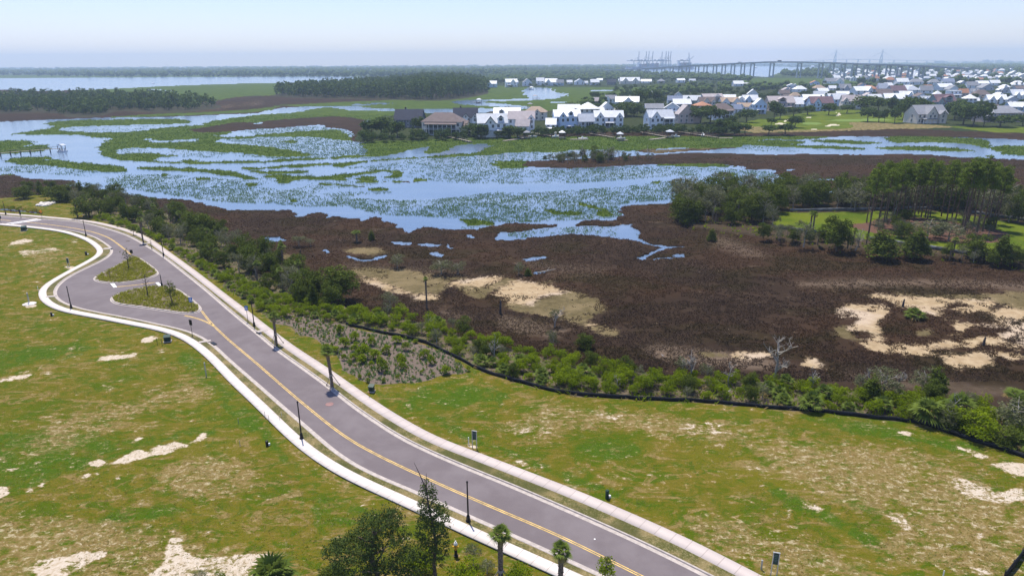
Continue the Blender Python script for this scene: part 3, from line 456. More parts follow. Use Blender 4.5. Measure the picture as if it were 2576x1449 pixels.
fg = g.mix(g.step(stw, .45, 1.25, 0, .85), fg, g.mix(g.step(nF, .35, .65), (.245, .160, .058), (.410, .300, .135)))
fl = g.m('ADD', g.m('ADD', g.m('MULTIPLY', nF, .5), g.m('MULTIPLY', nG, .5)), g.m('MULTIPLY', a['p_straw'], .07)); fg = g.mix(g.step(fl, .595, .66, 0, .85), fg, (.62, .53, .34))
fg = g.mix(g.step(g.noise(st, 6, 4, .75), .36, .56, .40, 0), fg, (.075, .095, .010))
fg = g.mix(g.step(g.noise(st, 9, 4, .75), .55, .72, 0, .45), fg, (.46, .40, .17))
spn = g.m('ADD', g.m('ADD', g.m('MULTIPLY', g.m('SUBTRACT', nE, .5), 2.0), g.m('MULTIPLY', g.m('SUBTRACT', nF, .5), 1.4)), g.m('MULTIPLY', g.m('SUBTRACT', nG, .5), 1.6))
sp_ = g.m('ADD', g.m('MULTIPLY', a['p_sand'], .84), g.m('SUBTRACT', spn, .04)); fg = g.mix(g.step(sp_, .16, .48, 0, .7), fg, (.44, .34, .19)); fg = g.mix(g.step(sp_, .44, .58), fg, g.mix(g.step(nF, .3, .7), (.60, .48, .34), (.80, .70, .58)))
duff = g.mix(g.step(nC, .3, .7), (.135, .100, .070), (.235, .190, .140)); duff = g.mix(g.step(nB, .45, .6), duff, (.085, .105, .028))
fg = g.mix(thr(a['p_duff'], .5), fg, duff); fg = g.mix(thr(a['p_mulch'], .2), fg, g.mix(g.step(nC, .3, .7), (.165, .125, .105), (.270, .215, .180)))
# golf, yards
gf = g.mix(g.step(nA, .35, .65), (.090, .145, .008), (.150, .195, .014)); gf = g.mix(g.step(nB, .45, .75, 0, .4), gf, (.27, .24, .07)); gf = g.mix(g.m('MULTIPLY', a['a_near'], 0), gf, (0, 0, 0))
yard = g.mix(g.step(nB, .45, .65), (.038, .058, .016), (.080, .080, .036)); yl = g.mix(a['p_yard'], (.040, .058, .022), yard)
ll = g.mix(thr(a['p_golf'], .15), yl, gf); ll = g.mix(thr(a['p_putt'], .05), ll, (.20, .29, .07)); ll = g.mix(thr(a['p_rough'], .4), ll, g.mix(g.step(g.noise(st, .5, 4, .7), .4, .6), (.13, .13, .035), (.36, .27, .14)))
ll = g.mix(thr(a['p_mulch'], .2), ll, (.17, .095, .07)); ll = g.mix(thr(a['p_bunker'], .05, .3, .6), ll, (.72, .66, .50))
ll = g.mix(thr(a['p_duff'], .3), ll, g.mix(g.step(nC, .3, .7), (.060, .042, .026), (.105, .080, .052)))
land_c = g.mix(g.step(a['a_near'], .4, .6), ll, fg)
c = g.mix(g.step(a['a_land'], .4, .6), c, land_c)
c = g.mix(g.step(a['a_land'], .4, .6, .16, .34), c, (0, 0, 0)); g.put(b_.inputs['Base Color'], c); b_.inputs['Roughness'].default_value = .9; b_.inputs['Specular IOR Level'].default_value = .03
hh = g.m('ADD', g.m('MULTIPLY', g.noise(st, 3.0, 6, .75), .5), g.m('MULTIPLY', g.noise(st, .5, 3), .5))
g.put(b_.inputs['Normal'], g.bump(hh, .55, .35))
MT['terrain'] = gm
def sub(name, mask, kind='structure', **k):
    f = F4[mask]; u, inv = np.unique(f, return_inverse=True); inv = inv.reshape(f.shape)
    me = npmesh(name, V[u], inv, attrs={q: v.ravel()[u] for q, v in att.items()}, smooth=True)
    return tag(link(name, me, gm), kind=kind, **k)
sub('grass_field', lnd & nl & ~dl); sub('scrub_ground', lnd & nl & dl); sub('golf_course', lnd & ~nl & glf); sub('neighbourhood_ground', lnd & ~nl & ~glf)
sub('brown_marsh', ~lnd & br & ~fa); sub('far_land', ~lnd & fa); sub('green_marsh', ~lnd & ~br & ~fa)
# ---------------------------------------------------------------- water
m, n_, b_ = newmat('water'); g = N(n_); pos = g.pos()
b_.inputs['Base Color'].default_value = (.040, .075, .110, 1); b_.inputs['Roughness'].default_value = .16; b_.inputs['Specular IOR Level'].default_value = .5; b_.inputs['IOR'].default_value = 1.6
b_.inputs['Metallic'].default_value = .0
g.put(b_.inputs['Base Color'], g.mix(g.step(g.noise(g.map(pos, (1, 2.2, 0)), .02, 3), .35, .7), (.085, .135, .215), (.130, .180, .260)))
g.put(b_.inputs['Normal'], g.bump(g.noise(g.map(pos, (1, 2.5, 0)), 1.4, 4, .6), .12, .05)); MT['water'] = m
mb = MB(); mb.add([(-26000, 20, 0), (26000, 20, 0), (26000, 11300, 0), (-26000, 11300, 0)], [(0, 1, 2, 3)])
tag(mb.build('water', m, loc=(0, 0, -1.15)), kind='structure')
# ---------------------------------------------------------------- roads, kerbs, pavements
RR = [(0, 543), (97, 551), (200, 559), (275, 577), (325, 594), (362, 614), (410, 644), (475, 694), (525, 734), (583, 784), (644, 834), (694, 876), (770, 930), (839, 980), (894, 1024), (994, 1091), (1044, 1118), (1144, 1163), (1288, 1221), (1413, 1275), (1538, 1330), (1600, 1358), (1700, 1406), (1785, 1449)]
RL = [(0, 563), (75, 569), (175, 581), (225, 593), (247, 603), (264, 614), (276, 623), (281, 632), (275, 643), (250, 659), (200, 682), (160, 704), (142, 722), (135, 735), (138, 748), (155, 762), (190, 775), (250, 788), (325, 802), (400, 818), (475, 836), (527, 864), (575, 908), (644, 968), (714, 1030), (784, 1090), (844, 1142), (919, 1188), (1056, 1246), (1156, 1292), (1288, 1350), (1388, 1395), (1505, 1449)]
SLo = [(0, 567), (75, 574), (150, 584), (200, 599), (225, 612), (242, 627), (245, 639), (225, 654), (187, 674), (150, 694), (112, 717), (96, 735), (100, 754), (120, 771), (150, 783), (175, 789), (250, 803), (325, 818), (400, 833), (450, 850), (487, 874), (525, 907), (575, 960), (644, 1026), (706, 1088), (756, 1133), (831, 1185), (919, 1230), (1031, 1281), (1144, 1335), (1244, 1380), (1288, 1400), (1400, 1451)]
SRi = [(0, 540), (100, 548), (212, 559), (275, 572), (325, 587), (362, 604), (412, 640), (475, 687), (550, 747), (600, 786), (644, 822), (719, 880), (794, 930), (869, 984), (944, 1037), (1029, 1089), (1094, 1122), (1194, 1160), (1288, 1197), (1413, 1246), (1538, 1299), (1663, 1355), (1738, 1391), (1835, 1442)]
def curve(pts, step=1.0, closed=False, ext=(30, 30)):
    """smooth evenly spaced world line through traced ground points"""
    P = [np.array(at(*p))[:2] for p in pts]
    if not closed:
        P = [P[0]+(P[0]-P[1])/np.linalg.norm(P[0]-P[1])*ext[0]]+P+[P[-1]+(P[-1]-P[-2])/np.linalg.norm(P[-1]-P[-2])*ext[1]]
    n = len(P); o = []
    for i in range(n if closed else n-1):
        a = P[i-1] if (closed or i) else P[i]; b = P[i]; c = P[(i+1) % n] if closed else P[i+1]; d = P[(i+2) % n] if closed else P[min(i+2, n-1)]
        for t in np.linspace(0, 1, 12, endpoint=False): o.append(.5*((2*b)+(-a+c)*t+(2*a-5*b+4*c-d)*t*t+(-a+3*b-3*c+d)*t**3))
    o = np.array(o+[o[0] if closed else P[-1]])
    s = np.concatenate([[0], np.cumsum(np.linalg.norm(np.diff(o, axis=0), axis=1))]); k = max(4, int(s[-1]/step))
    q = np.linspace(0, s[-1], k+1); r = np.stack([np.interp(q, s, o[:, 0]), np.interp(q, s, o[:, 1])], -1)
    for _ in range(10):                       # fair the traced line
        if closed: r = r[:-1]; r = (np.roll(r, 1, 0)+2*r+np.roll(r, -1, 0))/4; r = np.vstack([r, r[:1]])
        else: r[1:-1] = (r[:-2]+2*r[1:-1]+r[2:])/4
    return r
def offs(c, d, closed=False):
    t = np.gradient(c, axis=0) if not closed else np.vstack([(np.roll(c[:-1], -1, 0)-np.roll(c[:-1], 1, 0))]*1+[(c[1]-c[-2])[None]])
    n = np.stack([-t[:, 1], t[:, 0]], -1); n /= np.maximum(1e-6, np.linalg.norm(n, axis=1))[:, None]; return c+n*d
def strip(name, c, d0, d1, z0, mat, z1=None, closed=False, kind='structure', thick=0.0, parent=None, **k):
    """band between two offsets of a line; optional thickness"""
    a, b = offs(c, d0, closed), offs(c, d1, closed); z1 = z0 if z1 is None else z1; n = len(c)
    V = np.vstack([np.c_[a, np.full(n, z0)], np.c_[b, np.full(n, z1)]]); i = np.arange(n-1)
    F = np.stack([i, i+1, i+1+n, i+n], -1) if d1 < d0 else np.stack([i, i+n, i+1+n, i+1], -1)
    if d1 > d0: F = F[:, ::-1]
    if thick:
        V = np.vstack([V, V-[0, 0, thick]]); F = np.vstack([F, np.stack([i+2*n, i+1+2*n, i+1, i], -1), np.stack([i+n, i+1+n, i+1+3*n, i+3*n], -1)])
    L = np.concatenate([[0], np.cumsum(np.linalg.norm(np.diff(c, axis=0), axis=1))]); L = np.tile(L, len(V)//n)
    # face up
    me = npmesh(name, V, F, attrs={'run': L}); bm = bmesh.new(); bm.from_mesh(me); bmesh.ops.recalc_face_normals(bm, faces=bm.faces)
    up = sum(f.normal.z*f.calc_area() for f in bm.faces)
    if up < 0: bmesh.ops.reverse_faces(bm, faces=bm.faces)
    bm.to_mesh(me); bm.free()
    o = link(name, me, mat, parent)
    if parent is None: tag(o, kind=kind, **k)
    return o
def area(name, pts, z, mat, kind='structure', thick=0.0, parent=None):
    P = [Vector((p[0], p[1], 0)) for p in pts]; tr = tessellate_polygon([P]); mb = MB(); n = len(P)
    vs = [(p.x, p.y, z) for p in P]; fs = []
    for a, b, c in tr:
        A_ = (P[b]-P[a]).cross(P[c]-P[a]).z; fs.append((a, b, c) if A_ > 0 else (a, c, b))
    if thick:
        vs += [(p.x, p.y, z-thick) for p in P]; ccw = sum(P[i].x*P[(i+1) % n].y-P[(i+1) % n].x*P[i].y for i in range(n)) > 0
        fs += [((i, i+n, (i+1) % n+n, (i+1) % n) if ccw else (i, (i+1) % n, (i+1) % n+n, i+n)) for i in range(n)]
    mb.add(vs, fs); o = mb.build(name, mat, parent)
    if parent is None: tag(o, kind=kind)
    return o
m, n_, b_ = newmat('asphalt'); g = N(n_); pos = g.pos()
nn = g.noise(pos, .35, 5, .65); f2 = g.noise(pos, 30, 3, .7); f3 = g.noise(pos, .11, 4, .6, .8)
c = g.mix(g.step(g.m('ADD', g.m('MULTIPLY', nn, .5), g.m('MULTIPLY', f3, .5)), .38, .62), (.126, .104, .110), (.160, .136, .142)); c = g.mix(g.step(f2, .4, .8, 0, .35), c, (.21, .19, .19))
c = g.mix(g.step(g.noise(pos, .12, 4, .6, 1.5), .63, .72, 0, .35), c, (.092, .080, .086))
g.put(b_.inputs['Base Color'], c); b_.inputs['Roughness'].default_value = .85; g.put(b_.inputs['Normal'], g.bump(f2, .25, .01)); MT['asphalt'] = m
def paver(name, c0, c1):
    m, n_, b_ = newmat(name); g = N(n_); pos = g.pos()
    run = g.attr('run'); fr = g.m('FRACT', g.m('DIVIDE', run, 1.5)); j = g.m('GREATER_THAN', g.m('ABSOLUTE', g.m('SUBTRACT', fr, .5)), .478)
    slab = g.n('ShaderNodeTexWhiteNoise', noise_dimensions='1D'); g.put(slab.inputs['W'], g.m('FLOOR', g.m('DIVIDE', run, 1.5)))
    c = g.mix(g.m('ADD', g.m('MULTIPLY', slab.outputs['Value'], .45), g.m('MULTIPLY', g.noise(pos, 1.3, 5, .65), .55)), c0, c1)
    c = g.mix(g.step(g.noise(pos, .5, 5, .7), .58, .72, 0, .3), c, tuple(v*.62 for v in c0)); c = g.mix(g.m('MULTIPLY', j, .55), c, (.22, .18, .16))
    g.put(b_.inputs['Base Color'], c); b_.inputs['Roughness'].default_value = .85; return m
MT['walkL'] = paver('pale_concrete_walk', (.54, .49, .45), (.66, .60, .56)); MT['walkR'] = paver('pinkish_concrete_walk', (.43, .37, .345), (.53, .465, .435))
MT['line'] = flat('yellow_road_paint', (.68, .46, .14), .7, .22, 1.5); MT['wline'] = flat('white_road_paint', (.78, .77, .75), .7, .12, 2)
m, n_, b_ = newmat('verge_grass'); g = N(n_); pos = g.pos(); nn = g.noise(pos, .4, 6, .7); f2 = g.noise(pos, 6, 4, .7)
c = g.mix(g.step(nn, .42, .6), (.070, .070, .012), (.190, .145, .060)); c = g.mix(g.step(f2, .45, .75, 0, .7), c, (.34, .28, .15)); c = g.mix(g.step(g.noise(pos, .11, 3), .5, .6, 0, .7), c, (.050, .056, .010))
c = g.mix(g.step(g.noise(pos, 12, 3), .3, .5, .4, 0), c, (.06, .06, .015))
g.put(b_.inputs['Base Color'], c); b_.inputs['Roughness'].default_value = .9; g.put(b_.inputs['Normal'], g.bump(f2, .5, .06)); MT['verge'] = m
cRR, cRL = curve(RR), curve(RL); cSR, cSL = curve(SRi), curve(SLo)
# right side is walked left->right in the picture: positive offset = away to the upper side
road = [tuple(p) for p in cRR]+[tuple(p) for p in cRL[::-1]]
area('road', road, .02, MT['asphalt'])
ISL = [[(310, 660), (260, 687), (240, 696), (236, 703), (250, 710), (275, 713), (325, 711), (370, 702), (395, 693), (397, 686), (385, 674), (362, 657), (345, 647), (334, 645), (322, 652)],
       [(300, 739), (283, 746), (279, 756), (295, 765), (350, 773), (412, 782), (450, 788), (475, 790), (498, 788), (507, 780), (500, 770), (480, 752), (455, 734), (436, 725), (390, 721), (345, 727)]]
m, n_, b_ = newmat('planting_mulch'); g = N(n_); pos = g.pos(); g.put(b_.inputs['Base Color'], g.mix(g.step(g.noise(pos, 3, 5, .7), .35, .65), (.10, .075, .05), (.21, .165, .115))); MT['mulch'] = m
ICV = []
def kerb(c, side, closed=False, gut=.42):
    strip('gutter', c, 0, -side*gut, .034, MT['concrete'], .024, closed)
    strip('kerb', c, side*.16, 0, .15, MT['concrete'], .15, closed, thick=.14)
kerb(cRR, 1); kerb(cRL, -1)
for p in ISL:
    c = curve(p, .5, True); ar = sum(c[i][0]*c[i+1][1]-c[i+1][0]*c[i][1] for i in range(len(c)-1)); c = c if ar > 0 else c[::-1]
    inner = offs(c, .30, True); ICV.append(inner)
    strip('island_kerb', c, 0, .32, .16, MT['concrete'], .16, True, thick=.15); strip('island_gutter', c, 0, -.22, .03, MT['concrete'], .024, True)
    area('island_bed', inner[:-1], .125, MT['mulch'])
strip('pavement', cSR, 0, 1.45, .14, MT['walkR'], .14, thick=.13); strip('pavement', cSL, 0, 1.22, .14, MT['walkL'], .14, thick=.13)
# verges between kerb and pavement
def resample(c, n): s = np.concatenate([[0], np.cumsum(np.linalg.norm(np.diff(c, axis=0), axis=1))]); q = np.linspace(0, s[-1], n); return np.stack([np.interp(q, s, c[:, 0]), np.interp(q, s, c[:, 1])], -1)
area('grass_verge', [tuple(p) for p in offs(cRR, .15)]+[tuple(p) for p in offs(cSR, .01)[::-1]], .118, MT['verge'], thick=.1)
area('grass_verge', [tuple(p) for p in offs(cRL, -.15)]+[tuple(p) for p in offs(cSL, 1.21)[::-1]], .118, MT['verge'], thick=.1)
# painted lines
Y1 = [(507, 782), (520, 800), (535, 817), (575, 855), (644, 913), (744, 1000), (857, 1091), (919, 1129), (994, 1167), (1064, 1199), (1144, 1235), (1288, 1297), (1413, 1350), (1613, 1449)]
cy = curve(Y1, 1, ext=(0, 30)); strip('yellow_line', cy, .06, .155, .03, MT['line']); strip('yellow_line', cy, -.06, -.155, .03, MT['line'])
for p in ([(465, 794), (495, 800), (520, 809), (537, 820)], [(67, 559), (150, 569), (225, 582), (270, 597), (295, 613), (320, 633), (330, 642)], [(-120, 545), (0, 553), (27, 556)], [(294, 722), (340, 718), (390, 711)]):
    c = curve(p, 1, ext=(0, 0)); strip('yellow_line', c, .05, .16, .03, MT['line']); strip('yellow_line', c, -.05, -.16, .03, MT['line'])
for q in ([(277, 713.5), (287, 713), (294.5, 722.5), (286, 724)], [(391, 711.3), (399, 710.5), (408, 720.5), (401, 721.5)]): area('stop_bar', [tuple(at(*p))[:2] for p in q], .032, MT['wline'])
for q in ([(14, 563), (19, 563.6), (97, 552), (92, 551)], [(26, 564), (30, 564.5), (106, 553.5), (101, 553)]): area('crosswalk_line', [tuple(at(*p))[:2] for p in q], .032, MT['wline'])
# inlet slabs across the verges, with dark openings
for a, b, wd in (((262, 627), (276, 627), 2.6), ((362, 615), (377, 613), 2.2), ((119, 748), (138, 747), 1.8), ((650, 836), (671, 832), 2.0), ((503, 863), (528, 859), 1.6)):
    A_, B_2 = at(*a), at(*b); mid_ = (A_+B_2)/2; d = B_2-A_; MB().box(0, 0, 0, d.length+.3, wd*.42, .07).build('inlet_slab', MT['walkL'], loc=(mid_.x, mid_.y, .135), rz=math.atan2(d.y, d.x))['kind'] = 'structure'
def rots(n, lo=0, hi=6.28): return rng.uniform(lo, hi, n)
for i, (x, y, lb) in enumerate([(278, 627, 'dark kerb drain opening beside the curve of the left pavement'), (536, 866, 'dark kerb drain opening where the left pavement meets the main road'), (651, 840, 'dark kerb drain opening beside the far palm'), (363, 617, 'dark kerb drain opening near the thin palm by the shrubs')]):
    p = at(x, y); tag(MB().box(0, 0, .05, 1.1, .3, .1).box(0, .1, .11, 1.3, .5, .03).build('storm_drain', MT['black'], loc=(p.x, p.y, .03), rz=-.75), lb, 'drain')
for x, y, r, mt, lb in ((322, 607, .45, 'pile', 'dark round manhole cover in the upper bend of the road'), (829, 1017, .5, 'red', 'faint reddish manhole cover in the main road beside the palm'), (1496, 1356, .08, 'white', 'small white survey disc on the main road')):
    p = at(x, y); o = MB().lathe([(r, 0), (r, .02), (r*.9, .026), (r*.85, .02), (r*.2, .022)], 20).build('manhole_cover' if r > .3 else 'survey_disc', MT[mt] if mt != 'red' else flat('rust_cover', (.26, .15, .14), .8), loc=(p.x, p.y, .022)); tag(o, lb, 'manhole cover' if r > .3 else 'disc')
# silt fence: black fabric on stakes
def fence(name, pts, h, mat, label, cat, th=.05, step=.7, wob=.12, zb=-.08, stake='pile', gap=2.4):
    c = curve(pts, step, ext=(0, 0)); n = len(c); t = np.arange(n)
    c = offs(c, 0); c += (np.stack([vnoise(t*.5, t*0+3., 5), vnoise(t*.5, t*0+9., 6)], -1)-.5)*wob*2
    hh = h*(.82+.3*vnoise(t*.35, t*0+1., 8)); a, b = offs(c, th/2), offs(c, -th/2)
    V = np.vstack([np.c_[a, np.full(n, zb)], np.c_[a, hh], np.c_[b, hh], np.c_[b, np.full(n, zb)]]); i = np.arange(n-1)
    F = np.vstack([np.stack([i+k*n, i+1+k*n, i+1+((k+1) % 4)*n, i+((k+1) % 4)*n], -1) for k in range(4)])
    r = empty(name, (float(c[0][0]), float(c[0][1]), 0)); tag(r, label, cat)
    V = V-[c[0][0], c[0][1], 0]; link('fabric', npmesh('fabric', V, F), mat, r)
    me = MB().box(0, 0, h*.5, .05, .05, h*1.25).mesh('stake'); me.materials.append(MT[stake])
    for k in range(0, n, max(1, int(gap/step))): link('stake', me, None, r, (c[k][0]-c[0][0], c[k][1]-c[0][1]+.06, 0))
    return r
fence('silt_fence', FENCE, .46, MT['fabric'], 'long black fabric silt fence between the grass lot and the bright shrubs', 'fence')
fence('silt_fence', [(2522, 1452), (2545, 1425), (2576, 1395), (2640, 1340)], .75, MT['fabric'], 'short black silt fence at the lower right corner of the lot', 'fence')
MT['greyfab'] = flat('grey_silt_fabric', (.16, .17, .18), .8, .3, 1)
fence('silt_fence', [(1947, 574), (2000, 580), (2077, 590)], .8, MT['greyfab'], 'low grey silt fence left of the pine grove along the marsh', 'fence', gap=3)
fence('silt_fence', [(2182, 601), (2250, 612), (2347, 627), (2430, 640), (2520, 645), (2620, 650)], .8, MT['greyfab'], 'low grey silt fence in front of the pine grove', 'fence', gap=3)
fence('silt_fence', [(1985, 532), (2080, 531), (2180, 529), (2300, 526), (2400, 527)], .8, MT['greyfab'], 'low grey silt fence behind the pine grove lawn', 'fence', gap=3)
fence('silt_fence', [(2440, 536), (2520, 547), (2600, 560)], .8, MT['greyfab'], 'low grey silt fence right of the pines by the far shrubs', 'fence', gap=3)

# ---------------------------------------------------------------- reeds and grasses
def class_at(pts):
    x = np.clip((pts[:, 0]-RX0).astype(int), 0, RW-1); y = np.clip((pts[:, 1]-RY0).astype(int), 0, RH-1); return y, x
def tufts(name, P, h, w, mat, nb=3, label=None, lean=.35, kind='stuff', tan=None):
    """P (N,3) roots; every tuft is a few tapering blades"""
    n = len(P)*nb; R = np.repeat(P, nb, 0); hh = np.repeat(h, nb)*rng.uniform(.6, 1.15, n); ww = np.repeat(w, nb)
    R = R+np.c_[rng.normal(0, 1, (n, 2))*ww[:, None]*.8, np.zeros(n)]; a = rng.uniform(0, 6.283, n)
    dx = np.stack([np.cos(a), np.sin(a), np.zeros(n)], -1)*(ww*.5)[:, None]; tip = R+np.c_[rng.normal(0, lean, (n, 2))*hh[:, None], hh]
    md = (R+tip)/2+dx*.15
    V = np.stack([R-dx, R+dx, md+dx*.8, tip, md-dx*.8], 1).reshape(-1, 3); i = np.arange(n)*5
    F = np.vstack([np.stack([i, i+1, i+2, i+4], -1), np.stack([i+4, i+2, i+3, i+3], -1)[:, :4]])
    # second set are triangles: store as quads with tip split slightly
    V[3::5] += dx*.05; tone = np.repeat(np.repeat(rng.uniform(0, 1, len(P)), nb), 5)
    me = npmesh(name, V, np.vstack([np.stack([i, i+1, i+2, i+4], -1)]), attrs={'tone': tone})
    V2 = V; me2 = bpy.data.meshes.new(name)
    T = np.stack([i+4, i+2, i+3], -1); Q = np.stack([i, i+1, i+2, i+4], -1)
    me2.vertices.add(len(V)); me2.vertices.foreach_set('co', V.astype(np.float32).ravel())
    idx = np.concatenate([Q.ravel(), T.ravel()]).astype(np.int32); me2.loops.add(len(idx)); me2.loops.foreach_set('vertex_index', idx)
    me2.polygons.add(2*n); me2.polygons.foreach_set('loop_start', np.concatenate([np.arange(n)*4, 4*n+np.arange(n)*3]).astype(np.int32)); me2.polygons.foreach_set('loop_total', np.concatenate([np.full(n, 4), np.full(n, 3)]).astype(np.int32))
    at_ = me2.attributes.new('tone', 'FLOAT', 'POINT'); at_.data.foreach_set('value', tone.astype(np.float32)); me2.update(calc_edges=True)
    bpy.data.meshes.remove(me)
    if tan is not None: at_ = me2.attributes.new('tan', 'FLOAT', 'POINT'); at_.data.foreach_set('value', np.repeat(np.repeat(tan, nb), 5).astype(np.float32))
    return tag(link(name, me2, mat), label, None, None, kind)
def scatter(n, x0, x1, y0, y1, zlev):
    p = np.stack([rng.uniform(x0, x1, n), rng.uniform(y0, y1, n)], -1); return p, un(p, zlev)
def zat(W):   # terrain height at world points, by looking the point up on the terrain grid
    rI = np.interp(W[:, 1], Yr, np.arange(len(Yr)))
    tv = W[:, 0]/(W[:, 1]*.86+16); cI = np.interp(tv, tc_, np.arange(len(tc_)))
    i = np.clip(np.rint(rI).astype(int), 0, sh[0]-1); j = np.clip(np.rint(cI).astype(int), 0, sh[1]-1)
    return ZZ[i, j], (Gr[i, j], Br[i, j], Wt[i, j], LN[i, j], NEARL[i, j], att['p_duff'][i, j], att['p_mulch'][i, j], Sa[i, j]+Mu[i, j])
p, Wp = scatter(330000, -120, 2700, 395, 960, -.9); zz_, q = zat(Wp); sm_ = q[7]*.95+(fbm(Wp[:, 0]/1.6, Wp[:, 1]/1.6, 63, 3)-.5)*2.2+(fbm(Wp[:, 0]/7, Wp[:, 1]/7, 66, 3)-.5)*1.4; k = (q[2] < .45)&(q[0] < .45)&(q[3] < .4)&(sm_ < .58)&(fbm(Wp[:, 0]/3, Wp[:, 1]/3, 61) > .33); Wp[:, 2] = zz_; tn = samp(A['tan'], p)[k]; Wp = Wp[k]; D = Wp[:, 1]; tn = np.clip(tn*1.6*fbm(Wp[:, 0]/3, Wp[:, 1]/3, 67), 0, 1)
tufts('marsh_reeds_brown', Wp, .12+.16*rng.random(len(Wp)), .035+D*.0005, MT['reed_b'], 2, 'dry brown marsh reeds covering the mud', .85, tan=tn)
p, Wp = scatter(170000, -120, 2700, 290, 600, -.9); zz_, q = zat(Wp); k = (q[0] > .6)&(q[3] < .4); Wp[:, 2] = zz_; Wp = Wp[k]; D = Wp[:, 1]
tufts('marsh_grass_green', Wp, .35+.3*rng.random(len(Wp)), .05+D*.0006, MT['reed_g'], 2, 'green cordgrass on the marsh islands')
p, Wp = scatter(480000, -120, 2700, 300, 605, -1.15); zz_, q = zat(Wp); dn = samp(sp, p)
pt = fbm(Wp[:, 0]/9, Wp[:, 1]/22, 71, 4); pt2 = fbm(Wp[:, 0]/2.2, Wp[:, 1]/3, 75, 3)
k = (q[2] > .7)&(q[3] < .4)&(rng.random(len(p)) < np.clip((pt-.60+dn*.50)*3.6, 0, 1)*np.clip((pt2-.22)*2.6, .15, 1)*dn*.66); Wp[:, 2] = -1.2; Wp = Wp[k]; D = Wp[:, 1]
tufts('emergent_reeds', Wp, .30+.25*rng.random(len(Wp)), .04+D*.0006, MT['reed_s'], 2, 'sparse green reeds standing in the shallow water')
p, Wp = scatter(60000, -60, 2640, 560, 1480, 0.); zz_, q = zat(Wp)
k = (q[4] > .9)&(q[5] < .3)&(q[6] < .3)&(fbm(Wp[:, 0]/5, Wp[:, 1]/5, 81) > .38)
pr2 = pj(np.c_[Wp[:, :2], np.zeros(len(Wp))])
ctr = np.vstack([cRR, cRL, cSR, cSL]); 
def near_paving(W2, dmax):
    ok = np.ones(len(W2), bool)
    for s in range(0, len(W2), 4000):
        d = W2[s:s+4000, None, :2]-ctr[None]; ok[s:s+4000] = (d**2).sum(-1).min(1) > dmax**2
    return ok
rp = np.zeros((RH, RW), np.float32); fill([tuple(pj((x, y, 0))) for x, y in road if pj((x, y, 0))[1] < 1700], rp)
k &= samp(rp, pr2) < .5; Wp[:, 2] = zz_; Wp = Wp[k]; Wp = Wp[near_paving(Wp, 2.9)]; D = Wp[:, 1]
half = rng.random(len(Wp)) < .62
tufts('field_grass', Wp[half], .02+.05*rng.random(half.sum()), np.full(half.sum(), .07), MT['weed'], 3, 'short green grass tufts on the cleared lots', .8)
tufts('dry_grass', Wp[~half], .02+.04*rng.random((~half).sum()), np.full((~half).sum(), .07), MT['straw'], 3, 'dry straw tufts on the cleared lots', .9)
p, Wp = scatter(14000, 150, 2640, 520, 1180, 0.); zz_, q = zat(Wp); k = (q[5] > .5); Wp[:, 2] = zz_; Wp = Wp[k]; D = Wp[:, 1]
half = rng.random(len(Wp)) < .6
tufts('undergrowth', Wp[half], .2+.45*rng.random(half.sum()), .12+D[half]*.001, MT['shrub'], 4, 'low green undergrowth between the shrubs', .6); tufts('undergrowth_dry', Wp[~half], .15+.3*rng.random((~half).sum()), .1+D[~half]*.001, MT['straw'], 4, 'dry undergrowth between the shrubs', .6)
p, Wp = scatter(2200, 670, 1200, 780, 975, 0.); zz_, q = zat(Wp); k = (q[6] > .6); Wp[:, 2] = zz_; Wp = Wp[k]
tufts('bed_grass', Wp, .25+.35*rng.random(len(Wp)), np.full(len(Wp), .10), MT['reed_s'], 6, 'thin ornamental grasses in the mulch bed', .45)
# ---------------------------------------------------------------- plants
def rdir(n):
    v = rng.normal(0, 1, (n, 3)); return v/np.linalg.norm(v, axis=1)[:, None]
def leaves(cent, size, up=.3, out=None, asp=.6, tone=None):
    """one bent quad per leaf clump, (n,3) centres, (n,) size"""
    n = len(cent); nrm = rdir(n)+np.array([0, 0, up]); 
    if out is not None: nrm += out*.7
    nrm /= np.linalg.norm(nrm, axis=1)[:, None]; a = np.cross(nrm, rdir(n)); a /= np.maximum(1e-6, np.linalg.norm(a, axis=1))[:, None]; b = np.cross(nrm, a)
    s = size[:, None]; V = np.stack([cent-a*s, cent-b*s*asp+nrm*s*.15, cent+a*s, cent+b*s*asp+nrm*s*.15], 1).reshape(-1, 3)
    t = rng.uniform(0, 1, n) if tone is None else tone
    return V, np.arange(n*4).reshape(n, 4), np.repeat(t, 4)
def crown(shape, nc, nl, lsz, rc, holes=0.0):
    """shape: list of (cx,cy,cz,rx,ry,rz) lobes; nc clumps of nl leaves on them"""
    vol = np.array([s[3]*s[4]+s[4]*s[5] for s in shape]); pick = rng.choice(len(shape), nc, p=vol/vol.sum()); S = np.array(shape)[pick]
    d = rdir(nc); d[:, 2] = np.where(d[:, 2] < -.55, -d[:, 2]*.6, d[:, 2]); r = rng.uniform(.5, 1.0, nc)**.6*rng.uniform(.82, 1.12, nc)
    c = S[:, :3]+d*S[:, 3:]*r[:, None]; ctone = rng.uniform(0, 1, nc)
    if holes: k = rng.random(nc) > holes; c, d, ctone = c[k], d[k], ctone[k]
    m_ = len(c); cc_ = np.repeat(c, nl, 0); dd_ = np.repeat(d, nl, 0); rcs = np.repeat(rc*rng.uniform(.6, 1.25, m_), nl)
    off = rdir(m_*nl)*(rng.uniform(.3, 1, m_*nl)**.5*rcs)[:, None]*np.array([1, 1, .75])
    return leaves(cc_+off, lsz*rng.uniform(.6, 1.3, m_*nl), .35, off/np.maximum(rcs, .01)[:, None]+dd_*.3, tone=np.clip(np.repeat(ctone, nl)*.75+rng.uniform(0, .25, m_*nl), 0, 1))
